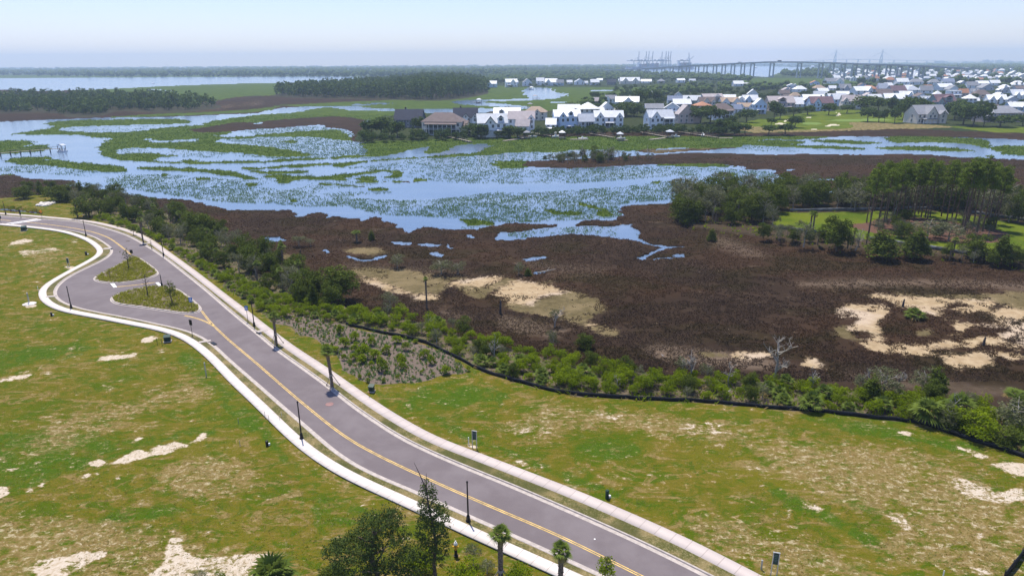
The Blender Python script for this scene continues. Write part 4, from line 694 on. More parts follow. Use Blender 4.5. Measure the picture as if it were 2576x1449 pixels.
def join(parts):
    V, F, T = [], [], []; o = 0
    for v, f, t in parts: V.append(v); F.append(f+o); T.append(t); o += len(v)
    return np.vstack(V), np.vstack(F), np.concatenate(T)
def wood_mb(h, r, lean=(0, 0), limbs=5, z0=.4, spread=.5, seed=0, n=6, lr=.35, up=.7):
    """tapered, slightly crooked trunk with tapering limbs"""
    R = random.Random(seed); mb = MB(); k = 5
    pts = [Vector((lean[0]*(i/k)**1.4+R.uniform(-.03, .03)*h*(i > 0), lean[1]*(i/k)**1.4+R.uniform(-.03, .03)*h*(i > 0), h*i/k)) for i in range(k+1)]
    mb.tube([pts[0]-Vector((0, 0, .3))]+pts, [r*1.35]+[r*(1-.72*i/k) for i in range(k+1)], n)
    for j in range(limbs):
        f = z0+(1-z0)*(j+.3)/limbs; i = min(k-1, int(f*k)); p = pts[i].lerp(pts[i+1], f*k-i); a = j*2.4+R.uniform(-.5, .5); L = spread*h*(1.15-f*.6)*R.uniform(.7, 1.1)
        d = Vector((math.cos(a), math.sin(a), up)); q = p+d*L*.5+Vector((0, 0, L*.05)); e = p+d*L+Vector((R.uniform(-.1, .1), R.uniform(-.1, .1), L*.2))
        mb.tube([p, q, e], [r*lr, r*lr*.7, r*lr*.3], 4)
        for s in (-1, 1):
            mb.tube([q, q+Vector((math.cos(a+s*.8), math.sin(a+s*.8), up*.9))*L*.5], [r*lr*.45, r*lr*.15], 3)
    return mb
PROTO = {}
def proto(key, parts): PROTO[key] = parts        # list of (part name, mesh)
def lm(name, data, mat): me = npmesh(name, data[0], data[1], attrs={'tone': data[2]}); me.materials.append(mat); return me
def wm(name, mb, mat): me = mb.mesh(name); me.materials.append(mat); return me
def lobes(n, R_, h, flat_=.6, base=.35, seed=0):
    R = random.Random(seed); o = [(0, 0, h*(base+.33), R_*.72, R_*.72, h*.32)]
    for i in range(n):
        a = i*2.4+R.uniform(-.4, .4); q = R.uniform(.35, .62)*R_; o.append((q*math.cos(a), q*math.sin(a), h*R.uniform(base+.12, .80), R_*R.uniform(.36, .55), R_*R.uniform(.36, .55), h*R.uniform(.14, .24)))
    return o
for v in range(4):     # rounded bright shrubs, unit: about 2.6 m wide, 2.1 m high
    L = lobes(5, 1.3, 2.1, base=.06, seed=v+1)
    proto('shrub%d' % v, [('stems', wm('stems', wood_mb(1.3, .05, limbs=7, z0=.1, spread=.75, seed=v), MT['bark'])), ('foliage', lm('foliage', crown(L, 130, 12, .085, .30), MT['shrub']))])
    proto('bedshrub%d' % v, [('stems', wm('stems', wood_mb(.8, .03, limbs=6, z0=.1, spread=.6, seed=v+9), MT['bark'])), ('foliage', lm('foliage', crown([(0, 0, .62, .5, .5, .62), (.1, .05, 1.0, .34, .34, .42)], 60, 14, .065, .17), MT['shrub']))])
    L = lobes(6, 2.6, 5.6, base=.10, seed=v+20)+[(R_c*1.2*math.cos(R_a), R_c*1.2*math.sin(R_a), 1.3, 1.5, 1.5, 1.1) for R_c, R_a in ((1, 0), (1, 2.1), (1, 4.2))]
    proto('dark%d' % v, [('trunk', wm('trunk', wood_mb(3.6, .16, limbs=8, z0=.25, spread=.5, seed=v+20), MT['bark'])), ('crown', lm('crown', crown(L, 270, 14, .15, .55), MT['dark']))])
    L = lobes(6, 2.5, 5.4, base=.16, seed=v+30)
    proto('grey%d' % v, [('trunk', wm('trunk', wood_mb(4.2, .12, limbs=11, z0=.2, spread=.5, seed=v+30), MT['barkg'])), ('crown', lm('crown', crown(L, 170, 11, .11, .42, .1), MT['grey']))])
    cone = [(0, 0, .45+i*.55, 1.45*(1-(i/8.6)**1.6), 1.45*(1-(i/8.6)**1.6), .65) for i in range(8)]
    proto('cedar%d' % v, [('trunk', wm('trunk', wood_mb(4.2, .11, limbs=6, z0=.1, spread=.25, seed=v+40), MT['bark'])), ('crown', lm('crown', crown(cone, 240, 13, .13, .40), MT['dark']))])
    L = [(0, 0, 4.2, 3.1, 3.1, 2.3)]+lobes(7, 3.9, 7.2, base=.30, seed=v+50)
    proto('town%d' % v, [('trunk', wm('trunk', wood_mb(4.4, .26, limbs=7, z0=.4, spread=.5, seed=v+50), MT['trunkc'])), ('crown', lm('crown', crown(L, 150, 9, .40, .85), MT['town']))])
    proto('lowtown%d' % v, [('stems', wm('stems', wood_mb(2.2, .12, limbs=5, z0=.15, spread=.5, seed=v+60), MT['trunkc'])), ('crown', lm('crown', crown(lobes(5, 2.4, 4.2, base=.08, seed=v+60), 90, 8, .26, .55), MT['town']))])
for v in range(5):     # tall slender pines, 17 m
    R = random.Random(v+70); H_ = 17.0; ln = (R.uniform(-.8, .8), R.uniform(-.8, .8)); mb = MB(); k = 8
    pts = [Vector((ln[0]*(i/k)**1.5+R.uniform(-.06, .06), ln[1]*(i/k)**1.5+R.uniform(-.06, .06), H_*.93*i/k)) for i in range(k+1)]
    mb.tube([pts[0]-Vector((0, 0, .3))]+pts, [.24]+[.20*(1-.75*i/k) for i in range(k+1)], 7); L = []
    for j in range(15):
        f = .52+.46*j/15 if j > 2 else R.uniform(.3, .5); i = min(k-1, int(f*k)); p = pts[i].lerp(pts[i+1], f*k-i); a = j*2.4+R.uniform(-.6, .6); l_ = (2.9*(1.22-f))*R.uniform(.7, 1.2)*(.5 if j <= 2 else 1)+.35
        e = p+Vector((math.cos(a)*l_, math.sin(a)*l_, l_*.35)); mb.tube([p, (p+e)/2+Vector((0, 0, .05)), e], [.06, .045, .02], 4)
        if j > 2:
            for q in (.6, 1.0): c = p.lerp(e, q); s = R.uniform(.55, .95); L.append((c.x, c.y, c.z+.15, s, s, s*.6))
    L.append((ln[0], ln[1], H_*.95, .8, .8, .7))
    proto('pine%d' % v, [('trunk', wm('trunk', mb, MT['pinebark'])), ('crown', lm('crown', crown(L, 260, 12, .15, .42), MT['pine']))])
def palm_parts(H_, rad=.16, nf=26, fl=1.0, brace=False, seed=0, lean=0.0, droop=.5, bark=None, boot=True, dead=4):
    R = random.Random(seed); mb = MB(); k = max(4, int(H_/.35)); c = lambda z_: (lean*(z_/max(H_, .1))**1.5, 0)
    if H_ > .5:
        mb.tube([(c(0)[0], 0, -.2)]+[(*c(H_*i/k), H_*i/k) for i in range(k+1)], [rad*1.25]+[rad*(1+.16*(i % 2))*(1.0 if i < k*.8 else 1.18) for i in range(k+1)], 9)
        for i in range(int(H_/.12)):      # old leaf boots
            z_ = i*.12; a = i*2.4; x, y = c(z_); d = Vector((math.cos(a), math.sin(a), 0)); p = Vector((x, y, z_))
            mb.tube([p+d*rad*.85, p+d*(rad+.07)+Vector((0, 0, .11))], [.05, .018], 3)
    P, F, T = [], [], []; o = 0; top = Vector((*c(H_), H_))
    for i in range(nf):
        a = i*2.39996; el = 1.40-1.95*(i/nf)**1.2*(.6+droop); hv = Vector((math.cos(a), math.sin(a), 0)); d = (hv*math.cos(el)+Vector((0, 0, math.sin(el)))).normalized(); L = fl*R.uniform(.22, .5)
        sidev = Vector((-math.sin(a), math.cos(a), 0)); upv = sidev.cross(d)*-1; hub = top+d*L; tone = .97 if i >= nf-dead else R.uniform(0, .85)
        def q(a_, b_, c_, d_):
            nonlocal o
            P.extend([tuple(a_), tuple(b_), tuple(c_), tuple(d_)]); F.append((o, o+1, o+2, o+3)); T.extend([tone]*4); o += 4
        q(top-sidev*.02, top+sidev*.02, hub+sidev*.02, hub-sidev*.02)
        for j in range(11):                # fan segments
            t = (j-5)/5*1.1; dj = (d*math.cos(t)+sidev*math.sin(t)).normalized(); lj = fl*R.uniform(.62, .8)*(1-.22*abs(t)); wv = (sidev*math.cos(t)-d*math.sin(t))*(.045*fl); mid_ = hub+dj*lj*.55+upv*.03; tip = hub+dj*lj-Vector((0, 0, lj*.30))
            q(hub, mid_-wv, tip, mid_+wv)
    fr = (np.array(P), np.array(F), np.array(T)); parts = []
    if H_ > .5: parts.append(('trunk', wm('trunk', mb, bark or MT['palmbark'])))
    parts.append(('fronds', lm('fronds', fr, MT['palm'])))
    if brace:
        b_ = MB()
        for s in range(3): a = s*2.094+.5; b_.tube([(math.cos(a)*1.0, math.sin(a)*1.0, 0), (math.cos(a)*.16, math.sin(a)*.16, 1.7)], .045, 4); b_.box(math.cos(a)*1.0, math.sin(a)*1.0, .05, .12, .12, .3)
        b_.lathe([(rad+.03, 1.55), (rad+.05, 1.57), (rad+.05, 1.80), (rad+.03, 1.82)], 9); parts.append(('brace', wm('brace', b_, MT['wood'])))
    return parts
for v in range(3):
    proto('palm%d' % v, palm_parts(3.2+v*.6, .15, 28, .95, seed=v, lean=(v-1)*.3)); proto('palmetto%d' % v, palm_parts(.35, .1, 26, 1.05, seed=v+5, droop=.2, dead=1))
def dead_mb(h, r, seed, spread=.5, lean=(0, 0), n=9):
    R = random.Random(seed); mb = MB()
    def br(p, d, L, r_, dep):
        k = 3; pts = [p]; 
        for i in range(k): d = (d+Vector((R.uniform(-.28, .28), R.uniform(-.28, .28), R.uniform(-.1, .22)))).normalized(); pts.append(pts[-1]+d*L/k)
        mb.tube(pts, [r_*(1-.22*i) for i in range(k+1)], 5 if dep == 0 else 3)
        if dep < 3:
            for j in range(n if dep == 0 else 3):
                f = R.uniform(.3, 1); i = min(k-1, int(f*k)); q = pts[i].lerp(pts[i+1], f*k-i); a = R.uniform(0, 6.28)
                br(q, (d*.35+Vector((math.cos(a), math.sin(a), R.uniform(.1, .7)))*spread*1.4).normalized(), L*R.uniform(.32, .5), r_*(.5 if dep == 0 else .55), dep+1)
    br(Vector((0, 0, -.2)), Vector((lean[0], lean[1], 1)).normalized(), h*.78, r, 0); return mb
for v in range(3): proto('dead%d' % v, [('branches', wm('branches', dead_mb(4.5, .13, v+80), MT['barkg']))])
CNT = {}
def plant(key, nv, x, y, zl=0.0, sc=1.0, label=None, cat='tree', group=None, name='tree', w=None, h=None, rz=None, loc=None):
    """stands one plant at traced ground point (x, y); w and h are its traced width and height"""
    v = random.randrange(nv); parts = PROTO[key+(str(v) if nv > 1 or key+'0' in PROTO else '')]; p = Vector(loc) if loc is not None else at(x, y, zl)
    S = sc
    if w or h:
        if parts[0][1].name not in CNT:
            q = []
            for _, me in parts:
                c_ = np.empty(len(me.vertices)*3, np.float32); me.vertices.foreach_get('co', c_); q.append(c_.reshape(-1, 3))
            q = np.vstack(q); CNT[parts[0][1].name] = (np.percentile(q[:, 0], 98)-np.percentile(q[:, 0], 2), q[:, 2].max())
        W0, H0 = CNT[parts[0][1].name]; k = ppm(x, y, zl)
        sx = (w/k)/W0 if w else None; sz_ = height_for(x, y, y-h, zl)/H0 if h else None
        sx = sx or sz_; sz_ = sz_ or sx; S = (sx, sx, sz_)
    e = empty(name, p, random.uniform(0, 6.28) if rz is None else rz, S); tag(e, label, cat, group)
    for pn, me in parts: link(pn, me, None, e)
    return e
def inpoly(P, poly):
    x, y = P[:, 0], P[:, 1]; r = np.zeros(len(P), bool); n = len(poly)
    for i in range(n):
        x1, y1 = poly[i]; x2, y2 = poly[(i+1) % n]
        if y1 == y2: continue
        c = ((y1 <= y) != (y2 <= y)) & (x < x1+(y-y1)*(x2-x1)/(y2-y1)); r ^= c
    return r
def spread(poly, n, dmin, zl=0.0, tries=40, avoid=None):
    """roots spread over a traced outline, at least dmin metres apart"""
    pa = np.array(poly); out = []; ow = []
    c = np.stack([rng.uniform(pa[:, 0].min(), pa[:, 0].max(), n*tries), rng.uniform(pa[:, 1].min(), pa[:, 1].max(), n*tries)], -1); c = c[inpoly(c, poly)]; Wc = un(c, zl)[:, :2]
    for q, wv in zip(c, Wc):
        if len(out) >= n: break
        if ow and min((wv[0]-a)**2+(wv[1]-b)**2 for a, b in ow) < dmin**2: continue
        out.append(tuple(q)); ow.append(tuple(wv))
    return out
# --- dark trees and palms along the left belt
BELT1 = [(30, 502), (60, 482), (160, 478), (290, 500), (400, 530), (500, 565), (560, 590), (640, 625), (700, 665), (780, 712), (880, 745), (860, 778), (760, 765), (680, 735), (600, 690), (520, 655), (450, 615), (370, 580), (280, 540), (200, 522), (120, 503)]
for i, (x, y) in enumerate(spread(BELT1, 118, 2.6)):
    r = random.random()
    if r < .50: plant('dark', 4, x, y, sc=random.uniform(.5, 1.0), label='dark evergreen tree crowded in the left belt between road and marsh', group='dark trees in the left belt', name='evergreen_tree')
    elif r < .76: plant('grey', 4, x, y, sc=random.uniform(.6, .95), label='grey-green thin tree among the dark trees of the left belt', group='grey-green trees in the left belt', name='scrub_tree')
    elif r < .92: plant('palm', 3, x, y, sc=random.uniform(.8, 1.1), label='wild cabbage palm rising among the dark trees of the left belt', cat='palm', group='palms in the left belt', name='cabbage_palm')
    else: plant('cedar', 4, x, y, sc=random.uniform(.8, 1.2), label='pointed cedar among the dark trees of the left belt', group='cedars in the left belt', name='cedar_tree')
for x, y, w_, h_, ky, lb in [(500, 592, 70, 66, 'dark', 'large dark oak at the head of the left belt near the marsh'), (850, 745, 80, 78, 'dark', 'large dark round tree at the right end of the left belt by the salt flat'), (790, 742, 44, 62, 'cedar', 'dark cedar just left of the large round tree by the salt flat'), (640, 680, 55, 62, 'dark', 'dark tree with visible trunk halfway down the left belt'), (735, 722, 60, 56, 'grey', 'grey-green feathery tree left of the salt flat'),
   (225, 545, 60, 58, 'dark', 'dark spreading tree above the thin verge lamps at upper left'), (60, 500, 40, 34, 'dark', 'dark round tree nearest the left edge above the pond'), (150, 505, 60, 40, 'dark', 'low dark tree behind the white rocks by the pond')]:
    plant(ky, 4, x, y, w=w_, h=h_, label=lb, name='evergreen_tree' if ky != 'cedar' else 'cedar_tree')
BELT2 = [(225, 552), (330, 577), (400, 606), (470, 652), (560, 712), (640, 772), (690, 800), (770, 796), (860, 812), (900, 822), (890, 785), (800, 770), (700, 748), (600, 702), (520, 664), (440, 620), (360, 580), (280, 548)]
for x, y in spread(BELT2, 175, 1.35):
    if random.random() < .82: plant('shrub', 4, x, y, sc=random.uniform(.45, .95), label='rounded green shrub in the belt beside the right pavement', cat='shrub', group='green shrubs beside the right pavement', name='shrub')
    else: plant('palmetto', 3, x, y, sc=random.uniform(.8, 1.2), label='saw palmetto clump in the belt beside the right pavement', cat='palmetto', group='palmettos beside the right pavement', name='saw_palmetto')
# --- bright shrubs behind the silt fence
up = [(905, 782), (1000, 795), (1100, 815), (1200, 848), (1290, 880), (1400, 893), (1500, 925), (1650, 945), (1800, 955), (1900, 958), (2000, 968), (2100, 980), (2250, 996), (2400, 1012), (2490, 1035), (2600, 1080), (2680, 1100)]
BELT3 = up+[(x, y-9) for x, y in FENCE[::-1]]
for x, y in spread(BELT3, 300, 1.6):
    f = min(1, max(0, (x-1900)/600)); r = random.random()
    if r < .70-.12*f: plant('shrub', 4, x, y, sc=random.uniform(.55, 1.2)*(1+.15*f), label='bright green rounded shrub behind the black silt fence', cat='shrub', group='bright shrubs behind the silt fence', name='shrub')
    elif r < .80: plant('palmetto', 3, x, y, sc=random.uniform(.9, 1.4), label='fan-leaved palmetto among the shrubs behind the silt fence', cat='palmetto', group='palmettos behind the silt fence', name='saw_palmetto')
    elif r < .91: plant('grey', 4, x, y, sc=random.uniform(.3, .55)*(1+.4*f), label='thin grey-green bush among the shrubs behind the silt fence', cat='bush', group='grey bushes behind the silt fence', name='scrub_bush')
    else: plant('dark', 4, x, y, sc=random.uniform(.32, .5)*(1+.4*f), label='dark green bush among the shrubs behind the silt fence', cat='bush', group='dark bushes behind the silt fence', name='evergreen_bush')
for x, y in spread(BELT3, 12, 9): plant('dead', 3, x, y, sc=random.uniform(.45, .8), label='small bare grey snag poking out of the shrubs behind the silt fence', group='bare snags among the fence shrubs', name='dead_tree')
for x, y, w_, h_, ky, nv, lb, cat_ in [(2040, 1030, 50, 50, 'palmetto', 3, 'big fan palmetto against the fence below the small pale sandy gap', 'palmetto'), (2330, 1060, 80, 62, 'palmetto', 3, 'largest dark fan palmetto by the fence at right', 'palmetto'), (2410, 1045, 70, 60, 'palmetto', 3, 'pale green fan palmetto right of the largest one', 'palmetto'),
   (2220, 1000, 70, 70, 'grey', 4, 'grey-green airy tree standing over the shrubs at right', 'tree'), (2320, 985, 60, 60, 'grey', 4, 'taller grey-green airy tree near the sandy flat at right', 'tree'), (2350, 990, 50, 70, 'cedar', 4, 'dark pointed cedar above the shrubs at right', 'tree'), (2190, 1010, 44, 70, 'cedar', 4, 'thin cedar beside the bleached snag at right', 'tree'), (2545, 1085, 90, 80, 'grey', 4, 'broad grey-green bush at the right edge above the fence', 'bush'), (2440, 1082, 90, 60, 'shrub', 4, 'very bright green mounded shrub near the right end of the fence', 'shrub'), (2390, 1075, 56, 50, 'dark', 4, 'dark green mounded bush near the right end of the fence', 'bush'), (2520, 1120, 60, 50, 'dark', 4, 'dark bush closest to the fence at the right edge', 'bush'), (2460, 1105, 70, 50, 'shrub', 4, 'low bright shrub pressed against the fence at the right edge', 'shrub')]:
    plant(ky, nv, x, y, w=w_, h=h_, label=lb, cat=cat_, name={'palmetto': 'saw_palmetto', 'grey': 'scrub_tree', 'cedar': 'cedar_tree', 'shrub': 'shrub', 'dark': 'evergreen_bush'}[ky])
# --- planted bed shrubs (traced one by one)
BED = [(893, 857, 22, 24), (897, 870, 14, 12), (857, 840, 18, 26), (870, 862, 14, 12), (935, 868, 18, 24), (866, 873, 22, 26), (892, 882, 16, 18), (914, 900, 28, 34), (910, 912, 22, 22), (945, 904, 26, 28), (961, 934, 26, 36), (935, 922, 12, 16), (973, 888, 22, 22), (1022, 880, 18, 22), (998, 862, 22, 18), (1011, 917, 20, 26), (1013, 928, 18, 20), (1070, 900, 26, 24), (1085, 916, 20, 24), (1122, 940, 22, 22), (890, 905, 20, 18), (820, 880, 24, 16), (840, 886, 26, 16), (917, 884, 20, 20), (1005, 905, 16, 18), (1178, 932, 9, 14), (929, 850, 10, 12), (1045, 862, 12, 10), (852, 838, 12, 14), (866, 905, 12, 16), (880, 916, 10, 12), (1060, 940, 8, 10), (1090, 945, 8, 10), (905, 952, 10, 12), (925, 962, 10, 12), (965, 962, 8, 12), (1000, 956, 10, 14), (1150, 930, 8, 10)]
for i, (x, y, w_, h_) in enumerate(BED):
    plant('bedshrub', 4, x, y, w=w_, h=h_, label='planted round shrub standing in the brown mulch bed', cat='shrub', group='planted shrubs in the mulch bed', name='planted_shrub')
for x, y in spread([(700, 800), (770, 800), (850, 820), (870, 850), (1000, 870), (1160, 932), (1060, 955), (950, 958), (880, 925), (850, 880), (790, 845)], 90, 1.0): plant('bedshrub', 4, x, y, sc=random.uniform(.22, .45), label='tiny young plant in the brown mulch bed', cat='plant', group='tiny plants in the mulch bed', name='young_plant')
for k in range(2):     # golden ground-cover shrubs on the traffic islands
    pl = [tuple(q) for q in ICV[k][:-1:3]]; pa = np.array(pl); c = np.stack([rng.uniform(pa[:, 0].min(), pa[:, 0].max(), 9000), rng.uniform(pa[:, 1].min(), pa[:, 1].max(), 9000)], -1); c = c[inpoly(c, pl)]
    cen = pa.mean(0); c = c[:2200]; hole = fbm(c[:, 0]*.9, c[:, 1]*.9, 90+k, 3) > .30; c = c[hole]
    q = []
    for x, y in c[:1500]:
        s = rng.uniform(.7, 1.2); n = 9; of = rdir(n)*np.array([.24, .24, .16])*s; q.append(leaves(np.array([x, y, .30])+of, np.full(n, .085)*rng.uniform(.8, 1.5, n), .6))
    tag(link('ground_cover', lm('ground_cover', join(q), MT['bed'])), 'golden green ground-cover shrubs filling the %s traffic island' % ('upper' if k == 0 else 'lower'), None, None, 'stuff')
# --- trees standing in the marsh
def name_of(k): return {'dark': 'evergreen_tree', 'grey': 'scrub_tree', 'cedar': 'cedar_tree', 'palm': 'cabbage_palm', 'dead': 'dead_tree', 'palmetto': 'saw_palmetto', 'shrub': 'shrub', 'town': 'shade_tree', 'lowtown': 'garden_tree', 'pine': 'pine_tree'}[k]
for x, y, w_, h_, ky, nv, lb in [(752, 620, 34, 28, 'grey', 4, 'round grey-green bush tree beside the pale pool behind the left belt'), (781, 619, 22, 18, 'grey', 4, 'smaller bush tree just right of the round one by the pale pool'), (935, 604, 14, 26, 'cedar', 4, 'small dark cedar right of the short marsh palm'), (999, 674, 34, 34, 'grey', 4, 'lone bushy tree in the brown marsh above the salt flat'), (1110, 690, 46, 38, 'grey', 4, 'wide grey-green tree of the pair in the brown marsh'), (1152, 690, 36, 34, 'grey', 4, 'right-hand darker tree of the pair in the brown marsh'),
    (983, 777, 34, 42, 'grey', 4, 'leafy young tree left of the tall palm on the salt flat'), (1305, 692, 26, 36, 'grey', 4, 'leafy tree beside the driftwood pool in the middle marsh'), (1328, 693, 16, 20, 'cedar', 4, 'small green bush right of the leafy tree by the driftwood pool'), (1391, 882, 26, 56, 'grey', 4, 'slender green tree below the half-dead tree'), (1470, 876, 38, 38, 'dark', 4, 'round dark green bush alone on the marsh edge'), (1725, 563, 66, 70, 'dark', 4, 'broad dark juniper at the left end of the right wooded point'), (1790, 606, 22, 32, 'cedar', 4, 'lone short conifer in the brown marsh below the wooded point'),
    (2300, 800, 42, 28, 'palmetto', 3, 'fan palmetto growing on the dark islet in the sand flat'), (2546, 1040, 50, 60, 'palm', 3, 'cabbage palm with yellow lower fronds near the right edge'), (898, 610, 20, 30, 'palm', 3, 'short wild palm standing alone in the left brown marsh')]:
    plant(ky, nv, x, y, zl=-.9 if y < 1000 and x < 2500 else 0, w=w_, h=h_, label=lb, name=name_of(ky), cat={'palm': 'palm', 'palmetto': 'palmetto'}.get(ky, 'tree'))
def tallpalm(x, y, top, label, rad=.17, fl=.9, brace=False, zl=0.0, lean=0.0, nf=24, cat='palm', z_extra=0):
    h = height_for(x, y, top, zl); P = palm_parts(max(.6, h-.75*fl), rad, nf, fl, brace, seed=int(x), lean=lean, droop=.4, dead=2)
    e = empty('palm_tree', at(x, y, zl)); tag(e, label, cat)
    for pn, me in P: link(pn, me, None, e)
    e.location.z += z_extra; return e
tallpalm(1074, 778, 696, 'tall thin palm alone on the salt flat with a tiny crown', .13, .62, zl=-.9, nf=18)
tallpalm(712, 665, 604, 'tall bare-trunked palm behind the left belt at the marsh edge', .13, .55, zl=-.9, nf=16)
tallpalm(696, 868, 786, 'braced street palm with dark trunk, farther of the two by the right pavement', .17, .95, True, z_extra=.12)
tallpalm(836, 975, 872, 'braced street palm with tall green crown, nearer of the two by the right pavement', .18, 1.1, True, lean=-.25, z_extra=.12)
tallpalm(1260, 1478, 1326, 'street palm with dark boots at the bottom edge right of the spiky tree', .19, 1.0, True, z_extra=0)
tallpalm(1409, 1524, 1370, 'street palm with one brown frond at the bottom edge by the white pavement', .19, .95, z_extra=.1)
tallpalm(361, 612, 548, 'thin street palm among the shrubs at the upper bend', .15, .9, z_extra=.12)
tallpalm(195, 546, 506, 'wild palm pair beside the upper left road, left trunk', .16, .9); tallpalm(217, 541, 508, 'wild palm pair beside the upper left road, right trunk', .16, .9)
for x, y, top, w_, lb in [(1395, 822, 768, 50, 'half-dead tree with white trunk at the edge of the salt flat'), (1735, 952, 880, 42, 'bleached bare tree behind the shrubs, right of its short twin'), (1712, 945, 890, 40, 'low bare grey bush tree left of the bleached bare tree'), (1944, 965, 842, 66, 'large bleached dead tree leaning right over the shrubs'), (2189, 965, 925, 40, 'white forked snag among the cedars at right'), (2152, 628, 572, 30, 'bare grey tree at the left front of the pine grove'), (285, 500, 478, 34, 'bare pale tree at the marsh edge of the upper left belt'), (2260, 985, 930, 50, 'bare tangled branches beside the airy tree at right')]:
    zl = -.9 if y < 900 and y > 700 else 0; h = height_for(x, y, top, zl); e = empty('dead_tree', at(x, y, zl)); tag(e, lb, 'tree')
    dead_mb(h, .022*h+.04, int(x), lean=(.32 if x == 1944 else 0, 0), n=11 if h > 5 else 9).build('branches', MT['barkg'], e)
    if x in (1395, 1712): L = [(0, 0, h*.62, h*.26, h*.26, h*.22)]; link('foliage', lm('foliage', crown(L, 34, 10, .09, .25), MT['grey']), None, e)
for x, y, h_, lb in [(1259, 790, 36, 'tall dark dead trunk stump on the brown marsh right of the tall palm'), (2271, 772, 20, 'short dark stump at the top of the right sand flat'), (2474, 868, 21, 'short reddish stump on the dark islet of the right sand flat'), (757, 652, 26, 'dark broken trunk left of the green pool'), (706, 665, 26, 'short dark trunk beside the bare-trunked palm'), (1639, 560, 0, '')]:
    if not lb: continue
    h = height_for(x, y, y-h_, -.9); tag(MB().tube([(0, 0, -.2), (0, 0, h*.5), (.06, 0, h*.93), (.02, .03, h)], [.22, .17, .12, .05], 7).build('tree_stump', MT['pile'], loc=at(x, y, -.9)), lb, 'stump')
# --- right wooded point and pine grove
for i, (x, y) in enumerate(spread([(1700, 520), (1715, 555), (1800, 568), (1900, 560), (1960, 530), (2050, 525), (2200, 527), (2420, 530), (2600, 545), (2600, 520), (2350, 503), (2100, 503), (1900, 498), (1780, 500)], 105, 3.2)):
    r = random.random()
    if r < .42: plant('dark', 4, x, y, sc=random.uniform(1.0, 1.6), label='dark evergreen tree on the wooded point behind the right lawn', group='dark trees on the wooded point', name='evergreen_tree')
    elif r < .85: plant('grey', 4, x, y, sc=random.uniform(1.1, 1.8), label='grey-green feathery tree on the wooded point behind the right lawn', group='grey trees on the wooded point', name='scrub_tree')
    else: plant('palm', 3, x, y, sc=random.uniform(.9, 1.2), label='wild palm on the wooded point behind the right lawn', cat='palm', group='palms on the wooded point', name='cabbage_palm')
for i, (x, y) in enumerate(spread([(1930, 585), (2042, 598), (2182, 620), (2350, 640), (2480, 650), (2600, 660), (2600, 672), (2480, 662), (2300, 648), (2160, 632), (2020, 612), (1900, 600)], 44, 2.6)):
    r = random.random()
    if r < .5: plant('grey', 4, x, y, sc=random.uniform(.35, .7), label='scrubby grey bush along the front edge of the right lawn', cat='bush', group='scrub along the front of the right lawn', name='scrub_bush')
    elif r < .85: plant('dark', 4, x, y, sc=random.uniform(.35, .75), label='dark bushy tree along the front edge of the right lawn', group='dark trees along the right lawn', name='evergreen_tree')
    else: plant('palm', 3, x, y, sc=random.uniform(.6, .9), label='small palm along the front edge of the right lawn', cat='palm', group='palms along the right lawn', name='cabbage_palm')
for x, y, w_, h_, ky, lb in [(2022, 618, 44, 66, 'grey', 'leafy grey-green tree front left of the right lawn'), (2104, 626, 54, 84, 'dark', 'dark tree with hanging dead fronds left of the pine grove'), (2219, 643, 76, 66, 'cedar', 'wide dark cedar in front of the pine grove, left'), (2302, 643, 62, 70, 'cedar', 'wide dark cedar in front of the pine grove, middle'), (2454, 645, 60, 60, 'dark', 'round dark tree in front of the pine grove, right'), (2514, 660, 44, 72, 'cedar', 'tall pointed cedar at the right front of the lawn'), (1942, 574, 30, 60, 'grey', 'thin leafy tree at the left end of the low grey fence'), (2330, 602, 70, 50, 'grey', 'wide silvery bush in the mulch under the pines'), (2385, 606, 60, 46, 'grey', 'second silvery bush right of the widest in the pine mulch'), (2285, 590, 44, 34, 'grey', 'small silvery bush left in the pine mulch'), (2268, 598, 40, 46, 'dark', 'dark bush tree under the left pines'), (1920, 560, 50, 70, 'grey', 'spindly tree where the wooded point meets the lawn'), (2150, 530, 60, 70, 'grey', 'tall feathery tree behind the lawn left of the pines'), (2225, 526, 60, 66, 'grey', 'tall feathery tree directly behind the left pines'), (2490, 545, 60, 90, 'grey', 'tall feathery tree at the right side of the pine grove'), (2560, 560, 50, 80, 'dark', 'dark tree at the right edge behind the pines')]:
    plant(ky, 4, x, y, w=w_, h=h_, label=lb, name=name_of(ky))
for x, y, t_, lb in [(2037, 584, 530, 'left palm of the pair on the lawn edge'), (2044, 586, 532, 'right palm of the pair on the lawn edge'), (2396, 644, 596, 'palm standing between the cedars in front of the pine grove'), (2132, 624, 580, 'palm right of the tree with dead fronds')]: tallpalm(x, y, t_, lb, .16, 1.0)
PINES = [(2184, 594, 408), (2208, 569, 402), (2219, 579, 420), (2243, 552, 410), (2269, 544, 400), (2280, 546, 415), (2292, 544, 396), (2317, 547, 395), (2327, 547, 404), (2340, 545, 410), (2367, 544, 402), (2380, 560, 400), (2394, 549, 408), (2403, 555, 404), (2417, 589, 396), (2422, 587, 402), (2427, 584, 394), (2436, 560, 400), (2457, 584, 388), (2461, 572, 402), (2471, 582, 404), (2485, 560, 410), (2496, 577, 420), (2502, 577, 412), (2232, 530, 412), (2256, 526, 402), (2305, 528, 400), (2350, 528, 404), (2415, 530, 408), (2446, 532, 404), (2200, 532, 418), (2380, 526, 405), (2475, 528, 414), (2330, 560, 402), (2190, 548, 412), (2214, 545, 405), (2228, 556, 408), (2250, 570, 402), (2262, 535, 398), (2298, 556, 404), (2310, 538, 402), (2448, 566, 396), (2508, 550, 424), (2180, 560, 426)]
for i, (x, y, t_) in enumerate(PINES): plant('pine', 5, x, y, h=y-t_, label='tall slender pine in the grove on the right lawn', group='pines of the grove', name='pine_tree')
